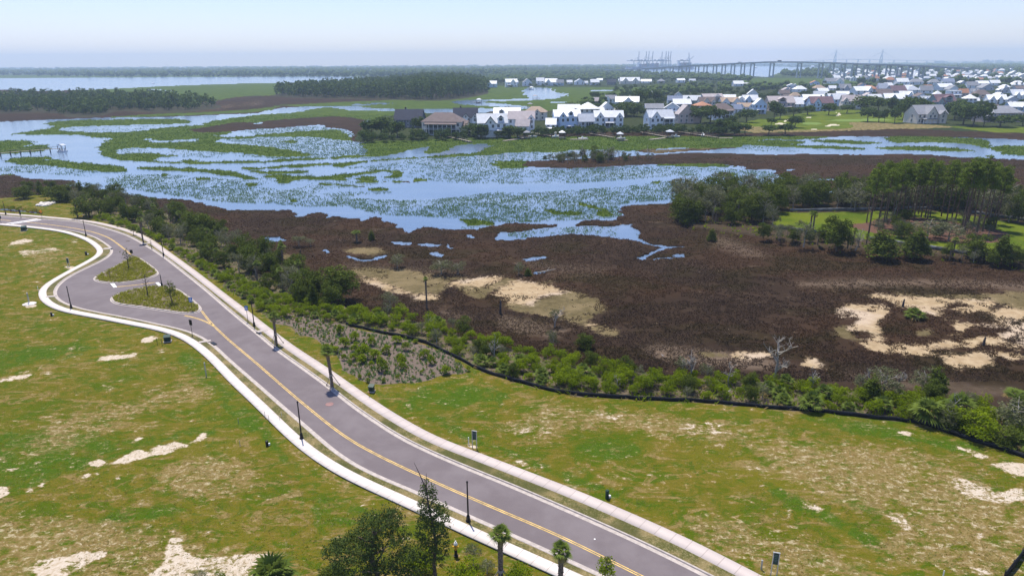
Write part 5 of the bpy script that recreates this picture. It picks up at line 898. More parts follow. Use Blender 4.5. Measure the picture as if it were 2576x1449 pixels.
for x, y in spread([(2180, 600), (2230, 560), (2300, 552), (2420, 552), (2520, 575), (2520, 600), (2440, 608), (2300, 600)], 20, 2.4):
    k_ = random.choice(['grey', 'grey', 'dark']); plant(k_, 4, x, y, sc=random.uniform(.35, .75), label='low understory bush beneath the tall pines of the grove', cat='bush', group='understory bushes beneath the pines', name='scrub_bush')
for x, y in spread([(2180, 540), (2250, 524), (2400, 522), (2520, 535), (2540, 560), (2500, 556), (2400, 535), (2250, 540)], 6, 3.0):
    plant('grey', 4, x, y, sc=random.uniform(1.1, 1.7), label='feathery mid-height tree rising between the pine trunks', group='feathery trees between the pine trunks', name='scrub_tree')
# --- islet of low trees on the brown spit
for i, (x, y) in enumerate(spread([(1358, 404), (1420, 398), (1500, 396), (1600, 396), (1650, 396), (1640, 402), (1560, 407), (1470, 412), (1400, 410)], 60, 1.9, -.9)):
    c = math.exp(-((x-1505)/60)**2); r = random.random()
    if r < .10+.35*c: plant('dark', 4, x, y, zl=-.9, sc=random.uniform(.5, .75)*(.75+.6*c), label='dark leafy tree in the thicket on the brown marsh spit', group='dark trees on the marsh spit', name='evergreen_tree')
    elif r < .70: plant('grey', 4, x, y, zl=-.9, sc=random.uniform(.45, .8)*(.75+.5*c), label='grey twiggy tree in the thicket on the brown marsh spit', group='grey trees on the marsh spit', name='scrub_tree')
    else: plant('dead', 3, x, y, zl=-.9, sc=random.uniform(.8, 1.4), label='bare tree in the thicket on the brown marsh spit', group='bare trees on the marsh spit', name='dead_tree')
# --- islands, verges, foreground
def youngtree(x, y, top, label, w_=1.2, leafy=True, n=60, z_=.12, mat='dark', base=.45):
    h = height_for(x, y, top, 0); e = empty('young_tree', at(x, y)+Vector((0, 0, z_))); tag(e, label, 'tree')
    wood_mb(h*.95, .02*h+.02, limbs=9, z0=.3, spread=.25, seed=int(x), lr=.45).build('trunk', MT['bark'], e)
    if leafy: link('crown', lm('crown', crown([(0, 0, h*.66, w_*.5, w_*.5, h*.32), (.1, 0, h*.5, w_*.4, w_*.4, h*.2)], n, 12, .09, .26, .1), MT[mat]), None, e)
    return e
youngtree(325, 678, 626, 'thin-leaved young oak on the upper traffic island', 2.6, True, 26); youngtree(278, 702, 680, 'tiny bare sapling on the upper traffic island', 1, False)
youngtree(372, 745, 688, 'leafless young tree on the lower traffic island', 1, False); youngtree(434, 767, 709, 'leafy young oak on the lower traffic island', 2.1, True, 70)
youngtree(337, 593, 570, 'small leafy street tree on the upper right verge', 1.7, True, 40); youngtree(382, 627, 604, 'bare young street tree by the upper right pavement', .8, False)
youngtree(1523, 1478, 1402, 'pale green slender sapling at the bottom edge by the road', 1.5, True, 60, mat='shrub')
def fgtree(name, x, y, L, h, trunk_r, nc, nl, ls, rc, mat, label, cat='tree', limbs=9, lean=(0, 0), spread_=.5, hol=.08, z0=.35):
    e = empty(name, at(x, y)); tag(e, label, cat)
    wood_mb(h*.86, trunk_r, lean, limbs, z0, spread_, int(x), 8).build('trunk', MT['bark'], e); link('crown', lm('crown', crown(L, nc, nl, ls, rc, hol), MT[mat]), None, e); return e
fgtree('oak_tree', 950, 1500, [(-1.3, 0, 4.0, 2.3, 2.4, 1.9), (1.2, .2, 4.6, 2.2, 2.2, 2.2), (.3, .5, 6.0, 1.9, 1.8, 1.6), (-2.6, -.4, 4.6, 1.2, 1.3, 1.0), (2.4, .2, 2.8, 1.6, 1.6, 1.5), (-1.6, .2, 2.2, 2.0, 2.0, 1.3), (.4, .3, 1.6, 2.2, 2.0, 1.2), (1.5, .6, 6.9, .9, .9, .9)], 7.2, .26, 900, 18, .085, .40, 'oak', 'large spreading dark oak at the bottom edge left of the spiky tree', spread_=.42, z0=.2)
hh_ = height_for(1096, 1470, 1168, 0)
tp = [(0, 0, hh_*f, r, r, hh_*.07) for f, r in ((.24, 1.0), (.32, 1.35), (.40, 1.55), (.48, 1.25), (.56, 1.45), (.63, 1.25), (.70, .85), (.76, .7), (.82, .38))]; tp = [(a-.35*(c/hh_)*1.2+(.35 if i in (4, 5) else 0), b, c, d, e_, f) for i, (a, b, c, d, e_, f) in enumerate(tp)]
e = fgtree('gum_tree', 1098, 1472, tp, hh_, .17, 420, 15, .082, .30, 'oak', 'tall narrow dark tree with a bare leaning spire at the bottom centre', limbs=16, lean=(-.5, 0), spread_=.13, hol=.12, z0=.22)
MB().tube([(-.42, 0, hh_*.8), (-.75, 0, hh_*.9), (-1.25, .05, hh_*1.02)], [.06, .04, .012], 4).tube([(-.4, 0, hh_*.78), (-.38, .1, hh_*.93)], [.05, .015], 4).build('spire', MT['bark'], e)
for x, y, w_, h_, ky, nv, lb, cat_ in [(690, 1492, 110, 96, 'palmetto', 3, 'dark green spiky palmetto clump cut by the bottom edge', 'palmetto'), (1172, 1470, 64, 66, 'shrub', 4, 'bright green bush right of the tall narrow tree', 'shrub'), (1192, 1418, 40, 46, 'grey', 4, 'feathery green bush behind the hydrant', 'bush'), (1306, 1476, 60, 56, 'shrub', 4, 'yellow-green bush cut by the bottom edge beside the street palm', 'shrub'), (560, 1468, 30, 30, 'shrub', 4, 'small bright green weed bush at the bottom edge in the sand', 'shrub'), (840, 1470, 60, 50, 'dark', 4, 'low dark bush left of the large oak', 'bush'), (1050, 1440, 70, 60, 'shrub', 4, 'yellow-green undergrowth bush between the oak and the spiky tree', 'shrub'), (505, 1466, 40, 24, 'grey', 4, 'greyish low weed clump at the bottom edge on the sand', 'bush'), (1225, 1440, 40, 36, 'grey', 4, 'thin scrub bush left of the street palm at the bottom', 'bush')]:
    plant(ky, nv, x, y, w=w_, h=h_, label=lb, cat=cat_, name={'palmetto': 'saw_palmetto', 'shrub': 'shrub', 'grey': 'scrub_bush', 'dark': 'evergreen_bush'}[ky])
# --- woods across the water: seen as masses
def lowtree(n, h, r, sz_, pine=False):
    z_ = rng.uniform(.30, 1, n) if pine else rng.uniform(.12, 1, n)
    a = rng.uniform(0, 6.283, n); q = r*np.sqrt(np.clip(1-((z_-.55)/.55)**2, .08, 1))*rng.uniform(.3, 1, n); return np.stack([q*np.cos(a), q*np.sin(a), z_*h], -1), np.full(n, sz_)
def wood(name, poly, n, dmin, h0, h1, r, zl, nl, ls, mat, label, trunks=True, edge=0):
    P = spread(poly, n, dmin, zl, tries=60); q = []; mb = MB()
    for x, y in P:
        b = at(x, y, zl); h = random.uniform(h0, h1)*(1+(.35*math.exp(-((x-1110)/110)**2) if x > 680 else 0)); pine = random.random() < .4; c, s = lowtree(nl, h, r*(.75 if pine else 1)*random.uniform(.7, 1.2), ls, pine)
        q.append(leaves(c+np.array(b), s*rng.uniform(.7, 1.3, len(s)), .4, tone=np.clip(np.full(len(s), random.random()*.8)+rng.uniform(0, .2, len(s)), 0, 1)))
        if trunks: mb.tube([(b.x, b.y, zl), (b.x+.2, b.y, b.z+h*.85)], [.28, .12], 4, False)
    e = empty(name, at(*poly[0], zl)*0); tag(e, label, None, None, 'stuff'); link('tree_crowns', lm('tree_crowns', join(q), MT[mat]), None, e)
    if trunks: mb.build('trunks', MT['bark'], e)
    for c in e.children: c['kind'] = 'stuff'
wood('woods', [(-300, 244), (0, 242), (250, 240), (420, 246), (540, 262), (540, 270), (430, 280), (300, 276), (250, 288), (170, 290), (100, 280), (0, 284), (-300, 292)], 700, 4.0, 5, 12.5, 4.6, -.7, 60, 1.25, 'town', 'dark green wood on the marsh island at far left')
wood('woods', [(689, 240), (769, 245), (944, 248), (1081, 251), (1144, 248), (1200, 239), (1229, 231), (1205, 214), (1150, 206), (1100, 204), (1030, 206), (960, 212), (880, 218), (800, 228), (725, 233)], 1150, 5.2, 12, 18, 5.4, -.7, 46, 1.8, 'town', 'hump of dark woodland on the marsh island in the middle distance')
# ---------------------------------------------------------------- houses
RC = dict(white=('white metal', (.78, .79, .80)), lgrey=('pale grey', (.50, .53, .58)), grey=('grey', (.26, .27, .30)), dark=('dark slate', (.045, .05, .075)), brown=('brown', (.17, .135, .13)), tan=('tan', (.38, .29, .22)), terra=('terracotta', (.42, .21, .13)), pink=('pale pinkish', (.42, .375, .38)), maroon=('maroon', (.17, .11, .13)), blue=('slate blue', (.22, .26, .36)))
WC = dict(white=('white', (.86, .88, .90)), cream=('cream', (.78, .72, .62)), blue=('pale blue', (.58, .70, .84)), beige=('pinkish beige', (.58, .46, .40)), grey=('grey', (.48, .50, .54)), dgrey=('dark grey', (.14, .15, .18)), sage=('grey-green', (.30, .38, .36)))
def roofmat(k):
    m, n_, b_ = newmat('roof_'+k); g = N(n_); col = RC[k][1]; tc = g.n('ShaderNodeTexCoord').outputs['Object']; sep = g.n('ShaderNodeSeparateXYZ'); g.put(sep.inputs[0], tc)
    rib = g.m('LESS_THAN', g.m('FRACT', g.m('MULTIPLY', sep.outputs[0], 1.6)), .12); nn = g.step(g.noise(tc, .6, 5, .65), .3, .7)
    c = g.mix(nn, tuple(v*.86 for v in col), tuple(min(1, v*1.1) for v in col)); c = g.mix(g.m('MULTIPLY', rib, .25), c, tuple(v*.6 for v in col)); g.put(b_.inputs['Base Color'], c)
    b_.inputs['Roughness'].default_value = .45 if k in ('white', 'lgrey') else .85; return m
RMt = {k: roofmat(k) for k in RC}; WMt = {k: flat('wall_'+k, v[1], .85, .06, .8) for k, v in WC.items()}; TRIM = {'white': MT['white'], 'dark': MT['black']}
def gable(mb, cx, cy, z, w, d, h, ax='x', ov=.45, t=.18):
    """two roof slabs meeting at a ridge along ax"""
    L, S = (w/2+ov, d/2) if ax == 'x' else (d/2+ov, w/2); k = h/S; e = S+ov; zt = z+h
    def P(a, b, c): return (cx+a, cy+b, c) if ax == 'x' else (cx+b, cy+a, c)
    for s in (-1, 1):
        v = [P(-L, s*e, z-k*ov), P(L, s*e, z-k*ov), P(L, 0, zt), P(-L, 0, zt)]; v += [(a, b, c+t) for a, b, c in v]
        mb.add(v, [(0, 1, 2, 3), (7, 6, 5, 4), (0, 4, 5, 1), (1, 5, 6, 2), (3, 2, 6, 7), (0, 3, 7, 4)])
def gwall(mb, cx, cy, z, w, d, h, ax='x'):
    a, b = (w/2-.01, d/2-.01)
    if ax == 'x': v = [(-a, -b, z), (-a, b, z), (-a, 0, z+h), (a, -b, z), (a, b, z), (a, 0, z+h)]
    else: v = [(-a, -b, z), (a, -b, z), (0, -b, z+h), (-a, b, z), (a, b, z), (0, b, z+h)]
    mb.add([(cx+p[0], cy+p[1], p[2]) for p in v], [(0, 1, 2), (5, 4, 3), (0, 3, 4, 1), (1, 4, 5, 2), (0, 2, 5, 3)])
def hip(mb, cx, cy, z, w, d, h, ov=.5, t=.16, pyr=False):
    a, b = w/2+ov, d/2+ov; r = 0 if pyr else max(0, a-b); r2 = 0 if pyr else max(0, b-a); z -= h*ov/min(a, b)
    v = [(-a, -b, z), (a, -b, z), (a, b, z), (-a, b, z), (-r, -r2, z+h), (r, r2, z+h), (-a, -b, z-t), (a, -b, z-t), (a, b, z-t), (-a, b, z-t)]
    f = [(6, 9, 8, 7), (0, 6, 7, 1), (1, 7, 8, 2), (2, 8, 9, 3), (3, 9, 6, 0)]
    if r2 > 0: f += [(0, 1, 4), (1, 2, 5, 4), (2, 3, 5), (3, 0, 4, 5)]
    else: f += [(0, 1, 5, 4), (1, 2, 5), (2, 3, 4, 5), (3, 0, 4)]
    mb.add([(cx+p[0], cy+p[1], p[2]) for p in v], f)
WIN = {}
def window_mesh(w_, h_, key):
    if key not in WIN:
        f = MB(); t = .12
        f.box(0, 0, h_/2+t/2, w_+2*t, .12, t).box(0, 0, -h_/2-t/2, w_+2*t+.1, .18, t).box(-w_/2-t/2, 0, 0, t, .12, h_).box(w_/2+t/2, 0, 0, t, .12, h_).box(0, 0, 0, .06, .09, h_)
        WIN[key] = (f.mesh('window'), MB().box(0, .02, 0, w_, .05, h_).mesh('pane')); WIN[key][0].materials.append(MT['white']); WIN[key][1].materials.append(MT['glass'])
    return WIN[key]
HROW = {}
def house(x, y, wpx, ridge, kind, roof, wall, feats='', row='', eave=None, lab=None, dark_trim=False, rot=None, wins=None):
    k = ppm(x, y); b = at(x, y); W = max(6, wpx/k); D = min(13, max(7, W*.62)); Ht = height_for(x, y+1, ridge); rz = random.uniform(-.22, .22) if rot is None else rot
    if kind.startswith('f'): W = max(5, W); rh = min(.42*Ht, W*.55)
    else: rh = min(.45*Ht, D*.5)
    if eave: rh = max(1.5, Ht-height_for(x, y, eave))
    wh = max(2.6, Ht-rh-.3); rh = Ht-wh; near = b.y < 640; rn = RMt[roof]; wn = WMt[wall]
    e = empty('house', b+Vector((0, D*.5, 0)), rz); HROW.setdefault(row, []).append((x, e, roof, wall, kind, feats, lab, b.y))
    wmb, rmb = MB(), MB(); wmb.box(0, 0, wh/2-.3, W, D, wh+.6)
    if kind == 'side': gable(rmb, 0, 0, wh, W, D, rh, 'x'); gwall(wmb, 0, 0, wh, W, D, rh, 'x')
    elif kind == 'front': gable(rmb, 0, 0, wh, W, D, rh, 'y'); gwall(wmb, 0, 0, wh, W, D, rh, 'y')
    elif kind == 'hip': hip(rmb, 0, 0, wh+.15, W, D, rh)
    elif kind == 'pyr': hip(rmb, 0, 0, wh+.15, W, W*.8, rh, pyr=True)
    elif kind == 'flat': rmb.box(0, 0, wh+.2, W+.5, D+.5, .4)
    fr = -D/2; used = []
    for i, f in enumerate([q for q in feats.split(',') if q]):
        c, q = f[0], [float(v) for v in f[1:].split(':')]      # fraction across, width fraction
        cx = (q[0]-.5)*W; fw = (q[1] if len(q) > 1 else .3)*W; fh = (q[2] if len(q) > 2 else 1.)
        if c == 'g':     # projecting front gable wing
            gh = min(rh*.92, fw*.62)*fh; wmb.box(cx, fr-.9, wh/2-.3, fw, 2.0, wh+.58); m2 = MB(); gable(m2, cx, fr+D*.12, wh, fw, D*.34+2.6, gh, 'y', .35)
            gwall(wmb, cx, fr-.9, wh, fw, 2.0, gh, 'y'); m2.build('gable_roof', MT['black'] if dark_trim and False else rn, e); used.append((cx, fw))
            if dark_trim: t_ = MB(); gable(t_, cx, fr-2.25, wh-.22, fw, .05, gh, 'y', .42, .42); t_.build('bargeboard', RMt['dark'], e)
        elif c == 'd':   # dormer
            dm = MB().box(cx, fr+D*.14, wh+rh*.32, fw, D*.2, rh*.5); dm.build('dormer', wn, e); m2 = MB(); gable(m2, cx, fr+D*.2, wh+rh*.56, fw, D*.36, min(rh*.3, fw*.4), 'y', .2, .1); m2.build('dormer_roof', rn, e)
            MB().box(cx, fr+D*.035, wh+rh*.36, fw*.6, .06, rh*.3).build('dormer_window', MT['glass'], e)
        elif c == 'c': MB().box(cx, D*.08, wh+rh*.75, .9, .9, rh*.9).box(cx, D*.08, wh+rh*1.22, 1.1, 1.1, .18).build('chimney', MT['pile'] if roof in ('dark', 'grey', 'pink') else MT['steel'], e)
        elif c == 'p':   # porch, one or two levels, with posts and a roof
            ph = min(wh*.48, 3.2); pd = 2.6; pb = MB(); pm = MB(); lv = 2 if fh > 1.4 else 1
            pm.add([(cx-fw/2-.2, fr-pd-.3, ph*lv), (cx+fw/2+.2, fr-pd-.3, ph*lv), (cx+fw/2+.2, fr-.02, ph*lv+.8), (cx-fw/2-.2, fr-.02, ph*lv+.8), (cx-fw/2-.2, fr-pd-.3, ph*lv+.15), (cx+fw/2+.2, fr-pd-.3, ph*lv+.15), (cx+fw/2+.2, fr-.02, ph*lv+.95), (cx-fw/2-.2, fr-.02, ph*lv+.95)], [(3, 2, 1, 0), (4, 5, 6, 7), (0, 1, 5, 4), (1, 2, 6, 5), (3, 0, 4, 7)])
            n_p = max(2, int(fw/2.4)+1)
            for j in range(n_p): pb.box(cx-fw/2+fw*j/(n_p-1), fr-pd, ph*lv/2, .25, .25, ph*lv)
            for l_ in range(lv): pb.box(cx, fr-pd/2-.05, .4+l_*ph, fw, pd, .18).box(cx, fr-pd, 1.3+l_*ph, fw, .06, .08)
            MB().box(cx, fr-.06, ph*lv*.5, fw*.92, .1, ph*lv*.82).build('screen_wall', MT['glass'], e); pb.build('porch', MT['white'], e); pm.build('porch_roof', rn if roof != 'dark' else RMt['lgrey'], e)
            if lv == 1: used.append((cx+999, 0))
        elif c == 'w':   # lower wing at a side
            s = -1 if q[0] < .5 else 1; ww = fw; hh = wh*.62*fh; wmb.box(s*(W/2+ww/2-.02), .8, hh/2-.3, ww, D*.8, hh+.6); m2 = MB(); gable(m2, s*(W/2+ww/2), .8, hh, ww, D*.8, rh*.62, 'x', .4); gwall(wmb, s*(W/2+ww/2), .8, hh, ww, D*.8, rh*.62, 'x'); m2.build('wing_roof', rn, e)
        elif c == 's': MB().box(cx, fr-.08, wh*.55, fw, .1, wh*.62).build('screen_wall', MT['glass'], e); pb = MB(); [pb.box(cx-fw/2+fw*j/3, fr-.16, wh*.55, .2, .12, wh*.62) for j in range(4)]; pb.build('screen_posts', MT['white'], e); used.append((cx, fw))
    wmb.build('walls', wn, e); rmb.build('roof', rn, e)
    if b.y < 800: MB().box(0, fr-.05, .55, 1.2, .12, 2.2).build('door', MT['wood'], e)
    nx = wins if wins is not None else (max(2, min(7, int(W/3.2))) if near else (3 if b.y < 900 else 2)); st = 2 if wh > 4.6 else 1; sv = (1.3, 1.7, 'w') if near else (1.7, 1.7, 'W')
    mf, mp = window_mesh(*sv)
    for l_ in range(st):
        zc = (wh*(.30 if l_ == 0 else .76)) if st == 2 else wh*.55
        for j in range(nx):
            cx = (j+.5)/nx*W-W/2; yy = fr-.05
            for uc, uf in used:
                if abs(cx-uc) < uf/2+.4: yy = fr-1.95 if f and 'g' in feats else None
            if yy is None or any(fq[0] in 'ps' and abs(cx-(float(fq[1:].split(':')[0])-.5)*W) < float((fq[1:].split(':')+['.3'])[1])*W/2 and (l_ == 0 or 's' == fq[0] or len(fq.split(':')) > 2) for fq in feats.split(',') if fq): continue
            o = link('window', mf, None, e, (cx, yy, zc)); link('pane', mp, None, o)
    if near:
        for sx in (-1, 1):
            for l_ in range(st): o = link('window', mf, None, e, (sx*(W/2+.05), -D*.1, (wh*(.30 if l_ == 0 else .76)) if st == 2 else wh*.55), sx*math.pi/2); link('pane', mp, None, o)
    if 'g' in feats and near and kind != 'x':
        for fq in feats.split(','):
            if fq and fq[0] == 'g': cx = (float(fq[1:].split(':')[0])-.5)*W; o = link('window', mf, None, e, (cx, fr-1.96, wh+.3), 0, (.7, 1, .7)); link('pane', mp, None, o)
    return e
WF, SR_, BR, GR_, HR, FR, XR = 'waterfront row', 'second row', 'rows behind the oaks', 'fairway row', 'rows above the fairway', 'far shore row', 'distant upper row'
H = [(1029, 322, 70, 278, 'side', 'dark', 'dgrey', 'c.35', WF, 300), (1115, 341, 101, 285, 'hip', 'brown', 'cream', 'w.9:.12,p.5:.8:1.5', WF, 305), (1171, 322, 60, 274, 'side', 'dark', 'white', 'g.5:.3:.9,g.88:.26,c.3', WF, 294), (1237, 343, 74, 289, 'side', 'lgrey', 'white', 'g.42:.34,d.78:.2,p.66:.5', WF, 308), (1312, 327, 66, 282, 'side', 'pink', 'white', 'g.88:.26,w.1:.1', WF, 298), (1316, 334, 34, 303, 'side', 'pink', 'white', '', WF, 316), (1387, 333, 24, 300, 'side', 'white', 'white', 'p.5:.8', WF, 312), (1426, 331, 66, 279, 'side', 'white', 'blue', 'g.3:.26,d.62:.18,c.85,p.62:.4', WF, 292), (1474, 332, 38, 289, 'side', 'lgrey', 'grey', 's.7:.5', WF, 304), (1532, 322, 72, 281, 'side', 'lgrey', 'white', 'g.2:.26,g.86:.24,c.42,p.52:.3', WF, 294), (1660, 325, 66, 279, 'side', 'lgrey', 'white', 'g.24:.34,p.76:.4:1.5,c.4', WF, 294),
 (1276, 308, 66, 274, 'side', 'white', 'white', 'c.42,c.56,d.3:.2', SR_, 288), (1348, 303, 54, 269, 'hip', 'tan', 'cream', 'g.65:.24:.8', SR_, 281), (1432, 294, 54, 265, 'side', 'lgrey', 'white', '', SR_, 277), (1480, 296, 52, 258, 'pyr', 'white', 'white', 'w.9:.3', SR_, 273), (1526, 292, 34, 259, 'front', 'white', 'white', 'w.8:.4', SR_, 272), (1580, 272, 58, 245, 'side', 'white', 'white', 'g.55:.4,c.6', SR_, 256), (1537, 260, 28, 241, 'side', 'grey', 'white', 'g.2:.4', SR_, 248), (1502, 263, 18, 247, 'side', 'pink', 'dgrey', '', SR_, 254), (1647, 285, 46, 263, 'side', 'grey', 'white', '', SR_, 272), (1693, 288, 40, 260, 'front', 'white', 'white', 'p.5:.6', SR_, 272), (1724, 311, 42, 266, 'front', 'pink', 'beige', 'w.9:.5', SR_, 286),
 (1716, 274, 44, 251, 'side', 'white', 'grey', '', BR, 261), (1699, 262, 36, 243, 'side', 'blue', 'blue', '', BR, 252), (1742, 266, 42, 242, 'side', 'lgrey', 'sage', 'g.3:.4', BR, 252), (1779, 272, 40, 246, 'side', 'brown', 'cream', 'g.4:.4,g.85:.3', BR, 256), (1793, 260, 54, 238, 'side', 'pink', 'grey', '', BR, 246), (1806, 262, 12, 236, 'pyr', 'grey', 'dgrey', '', BR, 243), (1768, 280, 40, 257, 'pyr', 'terra', 'cream', '', BR, 265), (1817, 302, 56, 261, 'hip', 'brown', 'white', 'p.7:.4:1.5', BR, 275), (1836, 272, 46, 247, 'side', 'tan', 'white', 'g.2:.4,g.8:.4', BR, 256), (1835, 259, 32, 240, 'side', 'white', 'white', '', BR, 247), (1865, 266, 34, 245, 'front', 'white', 'white', '', BR, 255), (1888, 266, 38, 241, 'side', 'white', 'blue', 'g.3:.5', BR, 252), (1912, 287, 30, 249, 'front', 'white', 'blue', 'p.5:.7', BR, 262), (1877, 282, 40, 261, 'side', 'tan', 'white', 'g.2:.3,g.8:.3', BR, 268), (1895, 247, 26, 226, 'front', 'white', 'white', '', BR, 236), (1850, 286, 30, 265, 'side', 'blue', 'white', '', BR, 274),
 (1965, 280, 66, 244, 'side', 'pink', 'beige', 'd.5:.3,c.6,p.6:.5', GR_, 258), (2018, 277, 46, 247, 'side', 'white', 'white', 'd.7:.25,w.9:.3', GR_, 261), (2067, 279, 56, 245, 'side', 'maroon', 'blue', 'g.25:.35,c.55,p.85:.3', GR_, 259), (2111, 268, 36, 237, 'side', 'white', 'blue', '', GR_, 249), (2143, 274, 44, 241, 'side', 'pink', 'cream', 'g.15:.3', GR_, 254), (2201, 262, 34, 239, 'side', 'white', 'white', 'w.9:.4', GR_, 248), (2252, 262, 48, 237, 'side', 'white', 'sage', 'g.4:.35', GR_, 248), (2339, 311, 84, 267, 'side', 'grey', 'cream', 'g.42:.36,p.35:.45,g.8:.22:.7', GR_, 286), (2529, 308, 84, 268, 'hip', 'grey', 'beige', 's.5:.5,w.1:.2', GR_, 283), (2376, 275, 56, 239, 'side', 'maroon', 'sage', 'g.12:.3,d.6:.4', GR_, 255), (2495, 284, 36, 265, 'side', 'brown', 'grey', '', GR_, 273), (2560, 282, 42, 259, 'side', 'white', 'blue', 'c.3,g.8:.3', GR_, 268),
 (2049, 260, 52, 240, 'side', 'white', 'white', '', HR, 248), (2002, 247, 24, 233, 'hip', 'tan', 'cream', '', HR, 240), (2171, 240, 48, 219, 'side', 'white', 'white', 'g.8:.3', HR, 228), (2189, 232, 38, 216, 'hip', 'terra', 'beige', '', HR, 223), (2014, 232, 30, 217, 'hip', 'white', 'white', '', HR, 224), (2062, 228, 28, 215, 'hip', 'tan', 'cream', '', HR, 221), (2095, 228, 18, 217, 'side', 'white', 'white', '', HR, 222), (2127, 231, 30, 213, 'side', 'grey', 'grey', 'g.5:.4', HR, 222), (2221, 232, 26, 211, 'side', 'lgrey', 'white', '', HR, 222), (2226, 246, 40, 226, 'side', 'brown', 'grey', 'p.5:.7', HR, 236), (2260, 238, 42, 217, 'side', 'maroon', 'grey', '', HR, 228), (2297, 236, 34, 218, 'hip', 'lgrey', 'white', '', HR, 226), (2332, 236, 30, 217, 'side', 'grey', 'white', '', HR, 227), (2361, 243, 18, 229, 'pyr', 'white', 'white', '', HR, 236), (2402, 247, 30, 226, 'flat', 'white', 'white', 'p.5:.8', HR, 228), (2425, 244, 22, 225, 'side', 'terra', 'beige', '', HR, 233), (2472, 250, 40, 227, 'hip', 'brown', 'cream', 'p.6:.4', HR, 238), (2442, 264, 28, 238, 'pyr', 'white', 'white', 'w.9:.3', HR, 247), (2510, 264, 44, 240, 'side', 'white', 'white', 'g.2:.3,g.6:.3', HR, 250), (2560, 252, 38, 227, 'side', 'white', 'white', 'g.3:.3,g.8:.3', HR, 239), (2379, 228, 42, 212, 'side', 'white', 'white', '', HR, 219), (2399, 232, 30, 216, 'front', 'grey', 'white', '', HR, 225), (2447, 224, 28, 207, 'side', 'grey', 'white', '', HR, 215), (2484, 228, 34, 213, 'front', 'grey', 'grey', '', HR, 221),
 (2100, 211, 48, 198, 'side', 'grey', 'white', 'g.7:.4', XR, 205), (2241, 208, 22, 195, 'hip', 'terra', 'beige', '', XR, 201), (2271, 215, 30, 198, 'side', 'white', 'white', '', XR, 206), (2308, 214, 32, 199, 'hip', 'grey', 'white', '', XR, 206), (2352, 215, 26, 200, 'hip', 'grey', 'white', '', XR, 207), (2387, 214, 28, 199, 'side', 'blue', 'white', '', XR, 206), (2473, 218, 30, 205, 'side', 'white', 'white', '', XR, 210), (2504, 216, 26, 203, 'side', 'white', 'white', '', XR, 209), (2564, 220, 32, 204, 'hip', 'white', 'cream', 'd.3:.14,d.7:.14', XR, 213),
 (1237, 220, 26, 205, 'side', 'lgrey', 'blue', 'g.3:.4', FR, 211), (1286, 219, 30, 200, 'side', 'white', 'white', 'g.6:.4,p.5:.8', FR, 207), (1296, 211, 17, 199, 'pyr', 'white', 'white', '', FR, 205), (1326, 217, 22, 199, 'front', 'grey', 'white', '', FR, 207), (1359, 215, 20, 197, 'side', 'white', 'white', '', FR, 204), (1387, 216, 30, 199, 'side', 'white', 'white', 'g.3:.4', FR, 207), (1409, 216, 18, 202, 'side', 'grey', 'blue', '', FR, 208), (1458, 214, 24, 200, 'front', 'lgrey', 'white', 'w.9:.4', FR, 206), (1496, 215, 22, 201, 'side', 'white', 'grey', '', FR, 207), (1509, 205, 15, 199, 'side', 'white', 'white', '', FR, 201.5), (1539, 214, 22, 201, 'side', 'dark', 'dgrey', '', FR, 207), (1585, 212, 50, 196, 'side', 'white', 'cream', 'g.25:.3,g.75:.3', FR, 204), (1627, 210, 26, 201, 'side', 'white', 'white', '', FR, 205), (1664, 209, 18, 199, 'pyr', 'grey', 'grey', '', FR, 204), (1713, 209, 20, 199, 'side', 'white', 'white', '', FR, 202), (1858, 218, 26, 205, 'side', 'white', 'white', 'w.9:.6', FR, 211), (1563, 206, 14, 200, 'side', 'white', 'white', '', FR, 203), (1433, 212, 14, 203, 'side', 'white', 'white', '', FR, 207), (1742, 207, 16, 200, 'side', 'lgrey', 'white', '', FR, 203), (1650, 240, 20, 231, 'side', 'lgrey', 'white', '', FR, 235), (1708, 246, 20, 233, 'front', 'grey', 'white', '', FR, 239), (1943, 262, 14, 252, 'side', 'white', 'white', '', BR, 257)]
for h in H:
    x, y, w_, rg, kd, rf, wl, ft, rw, ev = h
    house(x, y, w_, rg, kd, rf, wl, ft, rw, ev, dark_trim=(x in (1171, 1237)))
ORD = ['leftmost', 'second', 'third', 'fourth', 'fifth', 'sixth', 'seventh', 'eighth', 'ninth', 'tenth', 'eleventh', 'twelfth', 'thirteenth', 'fourteenth', 'fifteenth', 'sixteenth', 'seventeenth', 'eighteenth', 'nineteenth', 'twentieth']+['%d%s' % (i, {1: 'st', 2: 'nd', 3: 'rd'}.get(i % 10, 'th')) for i in range(21, 140)]
